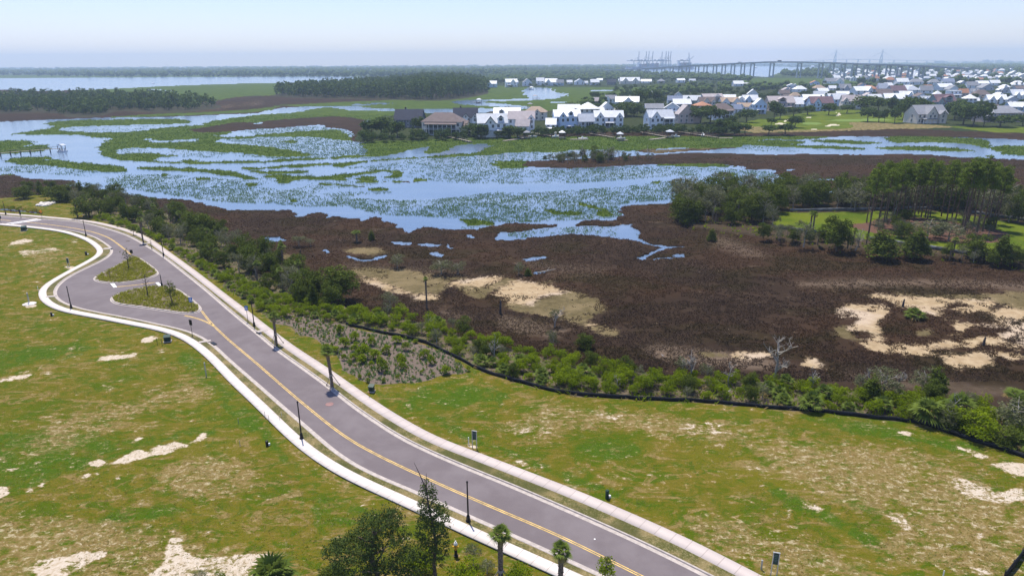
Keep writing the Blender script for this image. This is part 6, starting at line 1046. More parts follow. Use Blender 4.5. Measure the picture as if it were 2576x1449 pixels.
# far scattered roofs among the trees at upper right
FARH = []
for i in range(118):
    for _ in range(60):
        x, y = random.uniform(1990, 2600), 178+27*random.random()**.8
        if x < 2090 and y > 178: continue
        if all((x-a)**2/4+(y-b)**2*5 > 60 for a, b in FARH): break
    FARH.append((x, y))
for x, y in FARH+[(1900, 172), (2070, 172.5), (2120, 171), (2045, 170.6), (2170, 170)]:
    house(x, y, random.uniform(9, 18)*(.7+.02*(y-178)), y-random.uniform(6, 9.5)*(.7+.02*(y-178)), random.choice(['side', 'side', 'hip', 'front']), random.choice(['white']*6+['grey', 'terra', 'lgrey']), random.choice(['white', 'cream', 'grey']), '', 'far woods', None, wins=2)
FH = []
for i in range(900):
    if len(FH) >= 46: break
    x, y = random.uniform(1960, 2600), random.uniform(214, 262)
    if y > 275-(x-1960)*.02 or any(abs(x-h[0]) < h[2]*.5+16 and abs(y-h[1]) < 9 for h in H) or any(abs(x-a) < 34 and abs(y-b) < 9 for a, b in FH): continue
    FH.append((x, y)); k_ = 1.8+(y-214)*.03; w_ = random.uniform(11, 17)*k_*.75
    house(x, y, w_, y-random.uniform(6.5, 8.5)*k_*.72, random.choice(['side', 'side', 'hip', 'front']), random.choice(['white', 'white', 'white', 'lgrey', 'grey', 'pink', 'terra', 'brown']), random.choice(['white', 'white', 'cream', 'blue', 'grey']), random.choice(['', 'g.4:.4', 'p.5:.7', 'g.75:.35']), 'infill homes up the slope', None)
KN = {'side': 'gabled', 'front': 'front-gabled', 'hip': 'hipped', 'pyr': 'pyramid', 'flat': 'flat'}
for rw, L in HROW.items():
    L.sort(key=lambda q: q[0])
    for i, (x, e, rf, wl, kd, ft, lb, yy) in enumerate(L):
        ex = ' and front gables' if ft.count('g') > 1 else (' and a front gable' if 'g' in ft else (' and a porch' if 'p' in ft else ''))
        o_ = ORD[i]+' from left' if i else 'leftmost'
        tag(e, '%s house, %s %s roof%s, %s in the %s' % (WC[wl][0], RC[rf][0], KN[kd], ex, o_, rw) if len(('%s house, %s %s roof%s, %s in the %s' % (WC[wl][0], RC[rf][0], KN[kd], ex, o_, rw)).split()) <= 16 else '%s house, %s roof, %s in the %s' % (WC[wl][0], RC[rf][0], o_, rw), 'house')
# ---------------------------------------------------------------- town trees
BIG = [(2084, 290, 34, 30), (2182, 307, 36, 38), (2210, 308, 27, 29), (2000, 322, 36, 30), (2031, 290, 34, 26), (1996, 293, 34, 24), (2181, 284, 66, 44), (2209, 280, 34, 34), (1975, 337, 40, 28), (2271, 302, 34, 50), (2283, 305, 44, 62), (2296, 301, 44, 58), (2310, 290, 40, 44), (2400, 302, 44, 48), (2422, 314, 52, 52), (2448, 319, 52, 56), (2474, 318, 34, 62), (2430, 298, 62, 44), (2516, 320, 60, 32), (2572, 318, 34, 30), (1877, 308, 44, 34), (1874, 337, 32, 26), (1934, 337, 40, 22), (1947, 300, 38, 48), (1962, 300, 26, 30), (1847, 338, 32, 34), (1762, 311, 52, 40), (1787, 309, 44, 46), (1808, 306, 34, 32), (1818, 336, 40, 38), (1840, 320, 24, 30), (1574, 292, 48, 38), (1594, 294, 42, 38), (1607, 268, 34, 46), (1622, 264, 30, 38), (1650, 262, 30, 36), (1498, 252, 26, 22), (1940, 316, 22, 20), (2240, 282, 30, 38), (2130, 286, 30, 24), (960, 344, 60, 52), (935, 345, 44, 46), (1000, 345, 40, 40), (985, 346, 36, 30), (1052, 338, 30, 44), (1190, 342, 36, 34), (1210, 345, 36, 34), (1284, 344, 40, 28), (1302, 345, 34, 26), (2250, 311, 24, 40), (2224, 309, 14, 36)]
for i, (x, y, w_, h_) in enumerate(BIG): plant('town', 4, x, y, w=w_, h=h_, label='dark round-crowned oak standing among the houses and golf fairway', group='round oaks of the neighbourhood', name='shade_tree')
SH = [(905, 348), (1000, 350), (1130, 343), (1300, 338), (1500, 331), (1700, 329), (1850, 334), (1855, 341), (1700, 336), (1500, 338), (1300, 345), (1130, 350), (1000, 355), (915, 356)]
for x, y in spread(SH, 130, 4.0): plant('lowtown', 4, x, y, sc=random.uniform(.7, 1.35), label='leafy garden tree along the shore in front of the waterfront houses', group='garden trees along the shore', name='garden_tree')
hb = [(h[0], h[1], h[2]) for h in H]+[(a, b, 26) for a, b in FH]
def front_of_house(x, y, m_=12): return any(abs(x-a) < w_*.55 and -1 < y-b < m_ for a, b, w_ in hb)
T2 = [p for p in spread([(1490, 246), (1560, 226), (1650, 218), (1800, 212), (2060, 214), (2600, 205), (2600, 300), (2400, 298), (2290, 288), (2220, 276), (2100, 274), (1940, 290), (1840, 300), (1700, 300), (1560, 296), (1480, 300), (1420, 300), (1450, 270)], 760, 6.5) if not front_of_house(*p)]
for x, y in T2[:295]: plant('town', 4, x, y, sc=random.uniform(.62, 1.05), label='dark leafy tree between the houses of the neighbourhood', group='trees between the neighbourhood houses', name='shade_tree')
for x, y in T2[295:480]: plant('lowtown', 4, x, y, sc=random.uniform(.8, 1.6), label='low garden tree between the houses of the neighbourhood', group='garden trees between the neighbourhood houses', name='yard_tree')
for x, y in spread([(1190, 214), (1250, 210), (1500, 205), (1700, 205), (1860, 210), (1860, 214), (1700, 213), (1500, 219), (1300, 221), (1220, 222)], 90, 9): plant('lowtown', 4, x, y, sc=random.uniform(.8, 1.4), label='small tree along the far shore houses', group='trees along the far shore', name='garden_tree')
# far woods as masses of crowns
def mass(name, polys, n, r0, zl, label, hmul=1.0, mat='town', gap=None):
    q, oq, t = [], 0, []; V, F, T = [], [], []
    ico = bmesh.new(); bmesh.ops.create_icosphere(ico, subdivisions=1, radius=1); bv = np.array([v.co[:] for v in ico.verts]); bf = np.array([[v.index for v in f.verts] for f in ico.faces]); ico.free()
    for poly, nn in polys:
        pa = np.array(poly); c = np.stack([rng.uniform(pa[:, 0].min(), pa[:, 0].max(), nn*8), rng.uniform(pa[:, 1].min(), pa[:, 1].max(), nn*8)], -1); c = c[inpoly(c, poly)][:nn]; c = c[(un(c, zl)[:, 1] < 11200) & (c[:, 1] > 153)]
        hq = np.array([(a_, b_, w_) for a_, b_, w_ in hb]+[(a_, b_, 13) for a_, b_ in FARH]); blk = ((np.abs(c[:, None, 0]-hq[None, :, 0]) < hq[None, :, 2]*.5+3) & (c[:, None, 1]-hq[None, :, 1] > -2) & (c[:, None, 1]-hq[None, :, 1] < 9)).any(1); c = c[~blk]
        Wp = un(c, zl); s = np.maximum(r0, Wp[:, 1]*.0024)*rng.uniform(.7, 1.35, len(c)); hg = np.minimum(s*1.1, 8.5)*hmul*rng.uniform(.8, 1.3, len(c))
        for k in range(3):
            o = rdir(len(c))*np.stack([s, s, s*0], -1)*.7*(k > 0); vs = bv[None]*(1+rng.uniform(-.3, .3, (len(c), len(bv), 1)))*(np.stack([s, s, hg], -1)*(1 if k == 0 else .62))[:, None]+(Wp+o+np.stack([s*0, s*0, hg*.95+(k > 0)*hg*rng.uniform(-.2, .5, len(c))], -1))[:, None]
            V.append(vs.reshape(-1, 3)); F.append((bf[None]+(np.arange(len(c))*len(bv)+oq)[:, None, None]).reshape(-1, 3)); oq += len(c)*len(bv); T.append(np.repeat(rng.uniform(0, 1, len(c)), len(bv)))
    me = npmesh(name, np.vstack(V), np.vstack(F), attrs={'tone': np.concatenate(T)}); return tag(link(name, me, MT[mat]), label, None, None, 'stuff')
mass('far_woods', [([(-300, 171), (0, 170), (700, 166), (1290, 163.2), (1560, 162.5), (1560, 176), (1290, 182), (1250, 190), (1050, 194), (640, 193), (300, 194.5), (0, 190), (-300, 192)], 3600)], 0, 6, -.6, 'hazy blue-green woodland along the far shore of the bay')
mass('far_woods', [([(1180, 205), (1240, 199), (1400, 188), (1560, 184), (1700, 186), (1760, 190), (1880, 195), (1900, 204), (1700, 203), (1500, 203), (1300, 206), (1200, 213)], 1300), ([(1290, 182), (1560, 176), (1575, 183), (1400, 188), (1240, 198), (1180, 196)], 500)], 0, 5, -.4, 'dark tree band behind the far shore houses', .62)
mass('far_woods', [([(1560, 162.5), (1600, 162), (1760, 163), (1900, 162.4), (2190, 160.5), (2400, 159), (2700, 156.5), (2700, 176), (2400, 178), (2190, 177), (2110, 172), (1960, 166.3), (1600, 171), (1575, 175), (1560, 176)], 1700)], 0, 6, -.6, 'blue hazy woodland beyond the long bridge')
mass('far_woods', [([(1965, 188), (2060, 180), (2190, 178), (2400, 178), (2700, 175), (2700, 214), (2400, 214), (2160, 210), (2090, 204), (2075, 194), (1965, 192)], 2300)], 0, 4.4, -.3, 'dark suburban tree canopy at upper right')
mass('far_woods', [([(1600, 226), (1800, 214), (1960, 216), (2100, 216), (2300, 222), (2600, 214), (2600, 226), (2300, 232), (2000, 226), (1800, 232), (1640, 244)], 420), ([(1420, 278), (1490, 262), (1540, 246), (1560, 256), (1500, 276), (1450, 290)], 60)], 0, 3.4, -.2, 'dark shrubs and low canopy between the neighbourhood rows', .8)
# ---------------------------------------------------------------- bridge over the river
A0, A1 = Vector((429, 2700, 0)), Vector((883, 1462, 0)); bd = (A1-A0)
def tx(x): q = Vector(un((x, 170.))); q = q.x/q.y; return (A0.x-q*A0.y)/(q*bd.y-bd.x)
DK = [(1540, 11), (1590, 14.4), (1670, 22), (1744, 29), (1868, 35.5), (1940, 38.6), (2010, 37.8), (2087, 36), (2182, 32.5), (2257, 31), (2330, 29), (2420, 25)]; DT = [tx(a_) for a_, _ in DK]
def deckz(t): return float(np.interp(t, DT, [b_ for _, b_ in DK]))
e = empty('road_bridge', (A0.x, A0.y, 0)); tag(e, 'long grey road bridge on paired piers crossing the river at upper right', 'bridge')
n = 60; u = bd.normalized(); pe = Vector((u.y, -u.x, 0)); mb = MB(); T1 = 1.04
for s0, s1, d0, d1 in ((-7.5, 7.5, -.9, .9), (-5.5, 5.5, -1.9, -.9), (-7.6, -7.2, .9, 1.8), (7.2, 7.6, .9, 1.8)):
    for i in range(n):
        ta, tb = -.12+i*(T1+.12)/n, -.12+(i+1)*(T1+.12)/n; q = []
        for t in (ta, tb):
            c = bd*t
            for s in (s0, s1):
                for d in (d0, d1): q.append((c.x+pe.x*s, c.y+pe.y*s, deckz(t)+d))
        mb.add(q, [(0, 2, 3, 1), (4, 5, 7, 6), (0, 1, 5, 4), (2, 6, 7, 3), (1, 3, 7, 5), (0, 4, 6, 2)])
mb.build('deck', MT['concb'], e)
for xo in (1568, 1589, 1609, 1628, 1649, 1669, 1690, 1712, 1731, 1754, 1775, 1799, 1821, 1844, 1869, 1893, 1942, 2011, 2065, 2093, 2121, 2150, 2178, 2208, 2236, 2264, 2292, 2320):
    t = tx(xo)
    c = bd*t; hz_ = deckz(t)-2.3; m2 = MB()
    for s in (-6, 6): m2.box(c.x+pe.x*s, c.y+pe.y*s, hz_/2-1, 3.0, 2.6, hz_+2, math.atan2(u.y, u.x))
    m2.box(c.x, c.y, hz_-.8, 2.4, 14, 1.6, math.atan2(u.y, u.x)).box(c.x, c.y, 0, 4, 18, 1.6, math.atan2(u.y, u.x)); m2.build('pier', MT['concb'], e)
for t, s, cl, lb in ((.505, -3, 'steel', 'pale truck driving on the long bridge, left'), (.63, -3, 'pile', 'dark truck driving on the long bridge near its crest')):
    c = A0+bd*t; r = math.atan2(u.y, u.x); v = empty('truck', (c.x+pe.x*s, c.y+pe.y*s, deckz(t)+.9), r); tag(v, lb, 'truck')
    MB().box(1.5, 0, 2.3, 12, 2.5, 2.9).box(1.5, 0, .75, 12, 1.6, .3).build('trailer', MT[cl], v); MB().box(-6.6, 0, 1.8, 2.2, 2.4, 2.6).box(-8, 0, 1.2, 1, 2.3, 1.3).build('cab', MT['white'], v)
    w_ = MB(); [w_.box(x_, y_, .5, 1, .4, 1) for x_ in (-7.4, 4, 6) for y_ in (-1.05, 1.05)]; w_.build('wheels', MT['black'], v)
# ---------------------------------------------------------------- container port
def far(x, d, zl=0): q = un((x, 165), 0); v = Vector(q); k = d/v.y; return Vector((v.x*k, d, zl))
def top_at(x, d, row):
    p = far(x, d); lo, hi = -20., 400.
    for _ in range(40):
        m_ = (lo+hi)/2
        if pj((p.x, p.y, m_))[1] > row: lo = m_
        else: hi = m_
    return lo
def crane(xb, xt, yt, slant, lb, d=4300):
    p = far(xb, d); gz = top_at(xb, d, 154.5); tz = top_at(xt, d, yt); e = empty('port_crane', p); tag(e, lb, 'crane', 'cranes of the container port' if False else None); dx = (xt-xb)*d/FPX*1.0
    m_ = MB()
    for sx in (-16, 16):
        for sy in (-10, 10): m_.box(sx, sy, gz/2, 2.2, 2.2, gz+2)
    m_.box(0, -10, gz*.35, 32, 1.6, 1.6).box(0, 10, gz*.35, 32, 1.6, 1.6).box(0, -10, gz, 34, 2, 2.4).box(0, 10, gz, 34, 2, 2.4); m_.build('legs', MT['craneb'], e)
    MB().box(-22, 0, gz+2, 74, 6, 3.2).box(-30, 0, gz+6, 12, 7, 5).build('girder', MT['craneb'], e)
    MB().tube([(12, -3, gz), (dx, -2, tz)], [1.8, 1.3], 4).tube([(12, 3, gz), (dx, 2, tz)], [1.8, 1.3], 4).build('boom', MT['craneb'], e)
    MB().tube([(2, 0, gz), (6, 0, gz+(tz-gz)*.42)], [1.3, .9], 4).tube([(-18, 0, gz), (5, 0, gz+(tz-gz)*.42)], [.9, .6], 4).tube([(5, 0, gz+(tz-gz)*.42), (12+(dx-12)*.6, 0, gz+(tz-gz)*.6)], [.5, .5], 4).build('mast', MT['craneb'], e)
CR = [(1601, 1606, 130), (1619, 1624.5, 130), (1626, 1631, 130), (1635, 1641, 130), (1659, 1664, 131), (1669, 1674, 130), (1675, 1680, 130), (1680, 1686, 130), (1728, 1731, 133)]
CO = ['leftmost crane of the container port, boom raised', 'second port crane from left, boom raised', 'third port crane from left, boom raised', 'fourth port crane from left, boom raised', 'fifth port crane from left, slightly shorter boom', 'sixth port crane from left, boom raised', 'seventh port crane from left, boom raised', 'eighth port crane from left, boom raised', 'lone port crane over the right-hand ship, upright boom']
for (a, b, c), lb in zip(CR, CO): crane(a, b, c, 0, lb)
crane(1726, 1743, 142, 1, 'port crane with low slanting boom over the right-hand ship')
CONT = [flat('container_%d' % i, c, .7, .1, .05) for i, c in enumerate([(.10, .14, .26), (.16, .16, .20), (.20, .11, .11), (.10, .18, .20), (.24, .24, .26)])]
def ship(x0, x1, yt, lb, d=4150):
    p0, p1 = far(x0, d), far(x1, d); L = p1.x-p0.x; e = empty('container_ship', (p0+p1)/2); tag(e, lb, 'ship'); hz_ = top_at(x0, d, yt); hh = hz_*.42
    MB().add([(-L/2, -16, 0), (L/2-10, -16, 0), (L/2, 0, 0), (L/2-10, 16, 0), (-L/2, 16, 0), (-L/2-3, -18, hh), (L/2-4, -18, hh), (L/2+10, 0, hh+3), (L/2-4, 18, hh), (-L/2-3, 18, hh)], [(4, 3, 2, 1, 0), (5, 6, 7, 8, 9), (0, 1, 6, 5), (1, 2, 7, 6), (2, 3, 8, 7), (3, 4, 9, 8), (4, 0, 5, 9)]).build('hull', MT['hullb'], e)
    MB().box(-L*.3, 0, hz_*.75, 12, 30, hz_*.7).build('bridge_tower', MT['white'], e); k = 0; xx = -L*.22
    while xx < L/2-14: h = (hz_-hh)*random.uniform(.7, 1.0); MB().box(xx, 0, hh+h/2, 12.4, 32, h).build('container_stack', CONT[k % 5], e); xx += 14; k += 1
ship(1590, 1663, 159.5, 'long container ship moored under the left group of cranes'); ship(1697, 1744, 156.5, 'container ship with high stacks at the right end of the port')
e = empty('port_quay', far(1660, 4400)); tag(e, 'low quay with container stacks running behind the port cranes', 'quay'); MB().box(0, 0, 1, 430, 60, 4).build('quay_deck', MT['concb'], e)
for i in range(26): MB().box(-200+i*16, random.uniform(-10, 20), 3+5, 13, 12, random.uniform(5, 13)).build('container_stack', CONT[i % 5], e)
# cable-stayed bridge on the horizon
e = empty('cable_stayed_bridge', far(2157, 8000)); tag(e, 'very distant cable-stayed bridge with two tall pale towers on the horizon', 'bridge'); o = far(2157, 8000)
PT = [(1940, 163), (1990, 158.5), (2040, 153.5), (2099, 150.8), (2157, 150.2), (2215, 150.8), (2280, 152.8), (2380, 154.6), (2480, 155.4), (2600, 155.2)]; pts = [Vector((far(x, 8000).x-o.x, 0, top_at(x, 8000, y))) for x, y in PT]; mb = MB()
for a, b in zip(pts, pts[1:]): mb.tube([a, b], 3.4, 4)
mb.build('deck', MT['concb'], e); m2 = MB()
for a, b in zip(pts, pts[1:]):
    for f in (0, .5): q = a.lerp(b, f); m2.box(q.x, 0, q.z/2, 5, 20, max(2, q.z))
m2.build('piers', MT['concb'], e)
for x, yt in ((2099, 126), (2215, 124.5)):
    p = far(x, 8000); dx = p.x-o.x; tz = top_at(x, 8000, yt); dz = top_at(x, 8000, 150.8); MB().tube([(dx-2, -22, 0), (dx-3, -26, dz), (dx+1, 0, tz*.8), (dx+2, 0, tz)], [7, 6, 5, 4], 5).tube([(dx-2, 22, 0), (dx-3, 26, dz), (dx+1, 0, tz*.8)], [7, 6, 5], 5).build('tower', MT['concb'], e)
    cb = MB(); [cb.tube([(dx, 0, tz*(.97-.04*k)), (dx+s*(60+60*k)*.8, 0, dz+1)], .7, 3) for k in range(4) for s in (-1, 1)]; cb.build('cables', MT['concb'], e)
for i, (x, w_, yt, lb) in enumerate([(2362, 22, 154, 'wide low hazy building left of the skyline blocks'), (2478, 12, 151.8, 'left hazy tower block on the right-hand skyline'), (2493, 5, 153.3, 'narrow hazy tower block between the two skyline blocks'), (2512, 16, 152.3, 'right hazy tower block on the right-hand skyline'), (2536, 8, 154.3, 'low hazy block at the right end of the skyline')]):
    p = far(x, 8600); W = w_*8600/FPX; hz_ = top_at(x, 8600, yt); e = empty('tower_block', p); tag(e, lb, 'building'); MB().box(0, 0, hz_/2, W, 40, hz_).build('walls', MT['concb'], e); MB().box(W*.2, 0, hz_+3, W*.3, 20, 6).build('rooftop', MT['concb'], e)
for x, y, h_, lb in [(420, 165, 8, 'thin distant mast on the horizon left of centre'), (1081, 163, 4, 'thin distant mast on the horizon above the wooded island, left'), (1139, 163, 4, 'thin distant mast on the horizon above the wooded island, right'), (2352, 157, 7, 'thin distant mast on the right-hand horizon')]:
    p = far(x, 5000); z1 = top_at(x, 5000, y-h_); tag(MB().tube([(0, 0, 0), (0, 0, z1)], [1.2, .5], 4).box(0, 0, z1*.8, 4, 1, .6).build('radio_mast', MT['steel'], loc=p), lb, 'mast')
for i, (x, y, w_) in enumerate([(265, 184.5, 10), (275, 183.5, 8), (818, 180, 4), (974, 180, 6), (655, 181, 5), (560, 181, 4), (1417, 169, 8), (1320, 171, 4), (390, 182, 4)]):
    house(x, y+2.0, w_, y, 'side', 'white', 'white', '', 'x', None, wins=1); tag(HROW['x'][-1][1], 'tiny white building in the woods of the far bay shore, %s' % (ORD[[3, 0, 0, 0, 0, 0, 0, 0, 0][0]*0+sorted([265, 275, 818, 974, 655, 560, 1417, 1320, 390]).index(x)]+(' from left' if x > 265 else '')), 'building')
# ---------------------------------------------------------------- docks and boats
def dock(pts, head, roofc, lb, lb2=None, flo=None, wz=1.1, roofh=3.0, small=False, rail=True, zw=-1.15):
    """walkway on piles to a pier head with a small roof; flo: floating stage (x0, y0, x1, y1)"""
    b0 = at(*pts[0], zw+wz); e = empty('dock', (b0.x, b0.y, zw)); tag(e, lb, 'dock'); mb, pl, rl = MB(), MB(), MB()
    def seg(m_, a, b, w_, z_, t): d = b-a; c = (a+b)/2-b0; m_.box(c.x, c.y, z_, d.length, w_, t, math.atan2(d.y, d.x))
    P = [at(*p, zw+wz) for p in pts]
    for a, b in zip(P, P[1:]):
        seg(mb, a, b, 1.4, wz, .16); L = (b-a).length; k = max(1, int(L/3.2)); d = (b-a).normalized(); q = Vector((-d.y, d.x, 0))*.6
        for i in range(k+1):
            c = a.lerp(b, i/k)-b0
            for s in (-1, 1): pl.box(c.x+s*q.x, c.y+s*q.y, wz/2-.6, .22, .22, wz+1.6)
        if rail:
            for s in (-1, 1): seg(rl, a+q*s, b+q*s, .07, wz+1.0, .07)
    mb.build('walkway', MT['wood'], e); pl.build('piles', MT['pile'], e)
    if rail: rl.build('handrail', MT['wood'], e)
    if head:
        x0, x1, yb, yt = head; c = at((x0+x1)/2, yb, zw+wz)-b0; k = ppm((x0+x1)/2, yb, zw+wz); W = max(3.5, (x1-x0)/k); c.y += 1.8
        MB().box(c.x, c.y, wz, W, 4.2, .2).build('pier_head', MT['wood'], e); pm = MB(); [pm.box(c.x+sx*(W/2-.3), c.y+sy*1.8, wz/2+1.0, .24, .24, wz+roofh+1.2) for sx in (-1, 1) for sy in (-1, 1)]; pm.build('posts', MT['pile'], e)
        rm_ = MB(); hip(rm_, c.x, c.y, wz+roofh, W*.85, 3.8, 1.1, .3); rm_.build('roof', RMt[roofc], e)
    if flo: a, b = at(flo[0], flo[1], zw+.4), at(flo[2], flo[3], zw+.4); m2 = MB(); seg(m2, a, b, 2.2, .35, .4); m2.build('floating_stage', MT['wood'], e)
    return e
dock([(-60, 390), (0, 385.5), (75, 379.5), (150, 374)], None, 'lgrey', 'long wooden dock reaching out of the left edge to a boat house', wz=1.5)
def boathouse():
    p = at(157, 382, -1.15); e = empty('boat_house', p); tag(e, 'small open boat shelter with arched roof at the end of the left dock', 'shelter'); k = ppm(157, 382)
    h = height_for(157, 382, 366, -1.15); pm = MB(); [pm.box(sx*1.1, sy*1.3, h/2-.5, .2, .2, h+.6) for sx in (-1, 1) for sy in (-1, 1)]; pm.build('posts', MT['pile'], e)
    MB().add([(-1.5, -1.7, h), (1.5, -1.7, h), (1.5, 1.7, h), (-1.5, 1.7, h), (0, -1.7, h+.7), (0, 1.7, h+.7)], [(0, 4, 5, 3), (1, 2, 5, 4), (0, 1, 4), (2, 3, 5), (0, 3, 2, 1)]).build('roof', RMt['lgrey'], e); MB().box(0, 0, .25, 3.2, 3.8, .5).box(.9, .6, 1.1, .5, .5, 1.2).build('stage', MT['white'], e)
boathouse()
dock([(1129, 345), (1160, 351), (1184, 356.5)], None, 'lgrey', 'reddish wooden dock in front of the brown-roofed cream house', flo=(1172, 358, 1186, 357))
dock([(1300, 343), (1316, 348)], (1316, 1334, 347, 340), 'grey', 'low dock with dark shelter left of the white gabled houses', flo=(1267, 355, 1310, 349.5))
dock([(1345, 336), (1370, 339.5), (1392, 344)], (1407, 1422, 347, 337), 'white', 'dock with white hipped shelter and boat lift, leftmost of the four long docks', flo=(1434, 351.5, 1480, 351))
dock([(1484, 336), (1515, 341), (1545, 346.5)], (1553, 1569, 351, 338), 'lgrey', 'dock with pale flat-looking shelter roof in front of the screened porch house', flo=(1555, 354, 1579, 353.5))
dock([(1608, 332), (1640, 337.5), (1678, 344.5)], (1677, 1696, 345, 335), 'lgrey', 'dock with grey pyramid shelter right of centre of the shore', flo=(1635, 352, 1676, 347))
dock([(1702, 331), (1740, 336.5), (1775, 342), (1805, 346)], None, 'lgrey', 'long bare dock with boat lift at the right end of the shore', flo=(1806, 347.5, 1843, 348))
dock([(1187, 257), (1200, 257.5), (1205, 258)], (1197, 1212, 258, 251), 'lgrey', 'far dock with pale shelter in the winding creek', rail=False); dock([(1357, 247), (1350, 247.5)], (1340, 1352, 248, 242), 'pink', 'far dock with pinkish shelter beside the blue pond', rail=False); dock([(1325, 224), (1335, 225)], (1331, 1343, 225, 216), 'white', 'far red-posted dock at the head of the blue pond', rail=False)
dock([(1274, 269), (1300, 270.5), (1330, 271)], (1326, 1341, 270, 262), 'grey', 'far dock with dark shelter behind the waterfront houses', rail=True)
def boat(x, y, wpx, lb, kind=0, rz=.2, zw=-1.15, zb=.0):
    k = ppm(x, y, zw); L = max(5, wpx/k); b = L*.17; p = at(x, y, zw); e = empty('motor_boat', (p.x, p.y, zw+zb), rz); tag(e, lb, 'boat')
    hv = []; prof = [(-.5, .85), (-.2, 1), (.15, .95), (.36, .6), (.5, .03)]
    for t, wv in prof:
        hv += [(t*L, 0, -.25+max(0, t-.2)*.9), (t*L, b*wv*.75, .05+max(0, t-.1)*.6), (t*L, b*wv, .75+max(0, t)*.6), (t*L, -b*wv, .75+max(0, t)*.6), (t*L, -b*wv*.75, .05+max(0, t-.1)*.6)]
    f = [(i*5+j, i*5+(j+1) % 5, i*5+5+(j+1) % 5, i*5+5+j) for i in range(4) for j in range(5)]+[(4, 3, 2, 1, 0), (20, 21, 22, 23, 24)]
    MB().add(hv, f).build('hull', MT['hull'], e); MB().box(-.05*L, 0, 1.2, L*.16, b*.8, .9).add([(-.0*L, -b*.4, 1.6), (-.0*L, b*.4, 1.6), (.06*L, b*.35, 1.1), (.06*L, -b*.35, 1.1)], [(0, 1, 2, 3), (3, 2, 1, 0)]).build('console', MT['white'], e)
    MB().box(-.53*L, 0, .7, .45, .4, 1.0).box(-.53*L, 0, 1.25, .6, .5, .35).build('outboard_motor', MT['black'], e)
    if kind: m2 = MB(); [m2.tube([(sx*L, sy*b*.6, .8), (sx*L, sy*b*.5, 2.6)], .05, 4) for sx in (-.14, .06) for sy in (-1, 1)]; m2.build('top_frame', MT['steel'], e); MB().box(-.04*L, 0, 2.65, L*.3, b*1.3, .1).build('sun_top', MT['white'] if kind == 1 else MT['black'], e)
for q in [(1398, 349, 22, 'white cabin boat on the lift beside the white hipped shelter', 1, .4, -1.15, .8), (1466, 351, 24, 'long low white boat moored at the floating stage', 0, .1), (1340, 347, 18, 'white boat at the low dock with dark shelter', 1, -.3, -1.15, .3), (1562, 352, 22, 'white boat under the pale shelter of the middle dock', 0, -.3, -1.15, .3), (1699, 347, 20, 'dark-topped white boat at the grey pyramid shelter', 2, 2.9, -1.15, .4), (1768, 345, 18, 'white boat raised on the lift of the long bare dock', 0, 1.2, -1.15, .6), (1205, 260, 10, 'small boat at the far creek dock', 0, .2), (1338, 226, 8, 'small boat at the red-posted far dock', 0, .2), (8, 309, 0, ''), (385, 211, 12, 'tiny speeding boat with wake on the distant bay', 0, 2.6), (1830, 187, 6, 'tiny white boat on the river beyond the far woods', 0, .3)]:
    if q[3]: boat(*q)
# a small white bird or two standing in the marsh
def bird(x, y, h_, lb, zl=-.9):
    h = max(.6, height_for(x, y, y-h_, zl)); e = empty('egret', at(x, y, zl), random.uniform(0, 6)); tag(e, lb, 'bird'); mb = MB()
    MB().tube([(-.30*h, 0, .50*h), (-.18*h, 0, .55*h), (0, 0, .60*h), (.12*h, 0, .66*h), (.15*h, 0, .78*h), (.10*h, 0, .88*h), (.17*h, 0, .97*h), (.22*h, 0, .965*h), (.33*h, 0, .95*h)], [.02*h, .08*h, .11*h, .07*h, .035*h, .03*h, .04*h, .03*h, .006*h], 7).build('body', MT['white'], e)
    MB().tube([(-.02*h, .03*h, .52*h), (.0, .03*h, .27*h), (-.02*h, .03*h, 0)], .012*h, 4).tube([(-.02*h, -.03*h, .52*h), (.03*h, -.03*h, .27*h), (.0, -.03*h, 0)], .012*h, 4).build('legs', MT['black'], e)
bird(1666, 900, 5, 'white egret standing in the brown marsh below the dark reeds'); bird(1112, 583, 4, 'white egret at the water edge in the left middle marsh'); bird(1835, 989, 4, 'white egret beside the shrubs behind the silt fence', 0)
# ---------------------------------------------------------------- street furniture
def lamp(x, y, top, lb):
    h = height_for(x, y, top); e = empty('street_lamp', at(x, y)+Vector((0, 0, .12))); tag(e, lb, 'street lamp')
    MB().lathe([(.24, 0), (.24, .08), (.19, .14), (.17, .5), (.13, .62), (.10, .7)], 12).build('base', MT['black'], e)
    MB().lathe([(.085, .68), (.075, h*.5), (.062, h*.93), (.075, h*.94), (.05, h*.96)], 10).build('pole', MT['black'], e)
    MB().lathe([(.05, h*.955), (.09, h*.965), (.10, h*.99), (.06, h), (.02, h*1.01)], 10).build('cap', MT['black'], e)
lamp(1178, 1313, 1213, 'black lamp post on the near verge right of the spiky tree'); lamp(759, 1105, 1012, 'black lamp post on the near verge beside the yellow line'); lamp(180, 777, 722, 'black lamp post at the outer bend left of the islands'); lamp(640, 822, 760, 'black lamp post on the far verge beside the blue sign'); lamp(412, 645, 600, 'black lamp post on the far verge above the islands'); lamp(217, 595, 556, 'black lamp post on the inner verge of the upper curve'); lamp(15, 541, 508, 'black lamp post by the pond at the left edge'); lamp(408, 722, 693, 'thin dark post between the two traffic islands')
SGN = {}
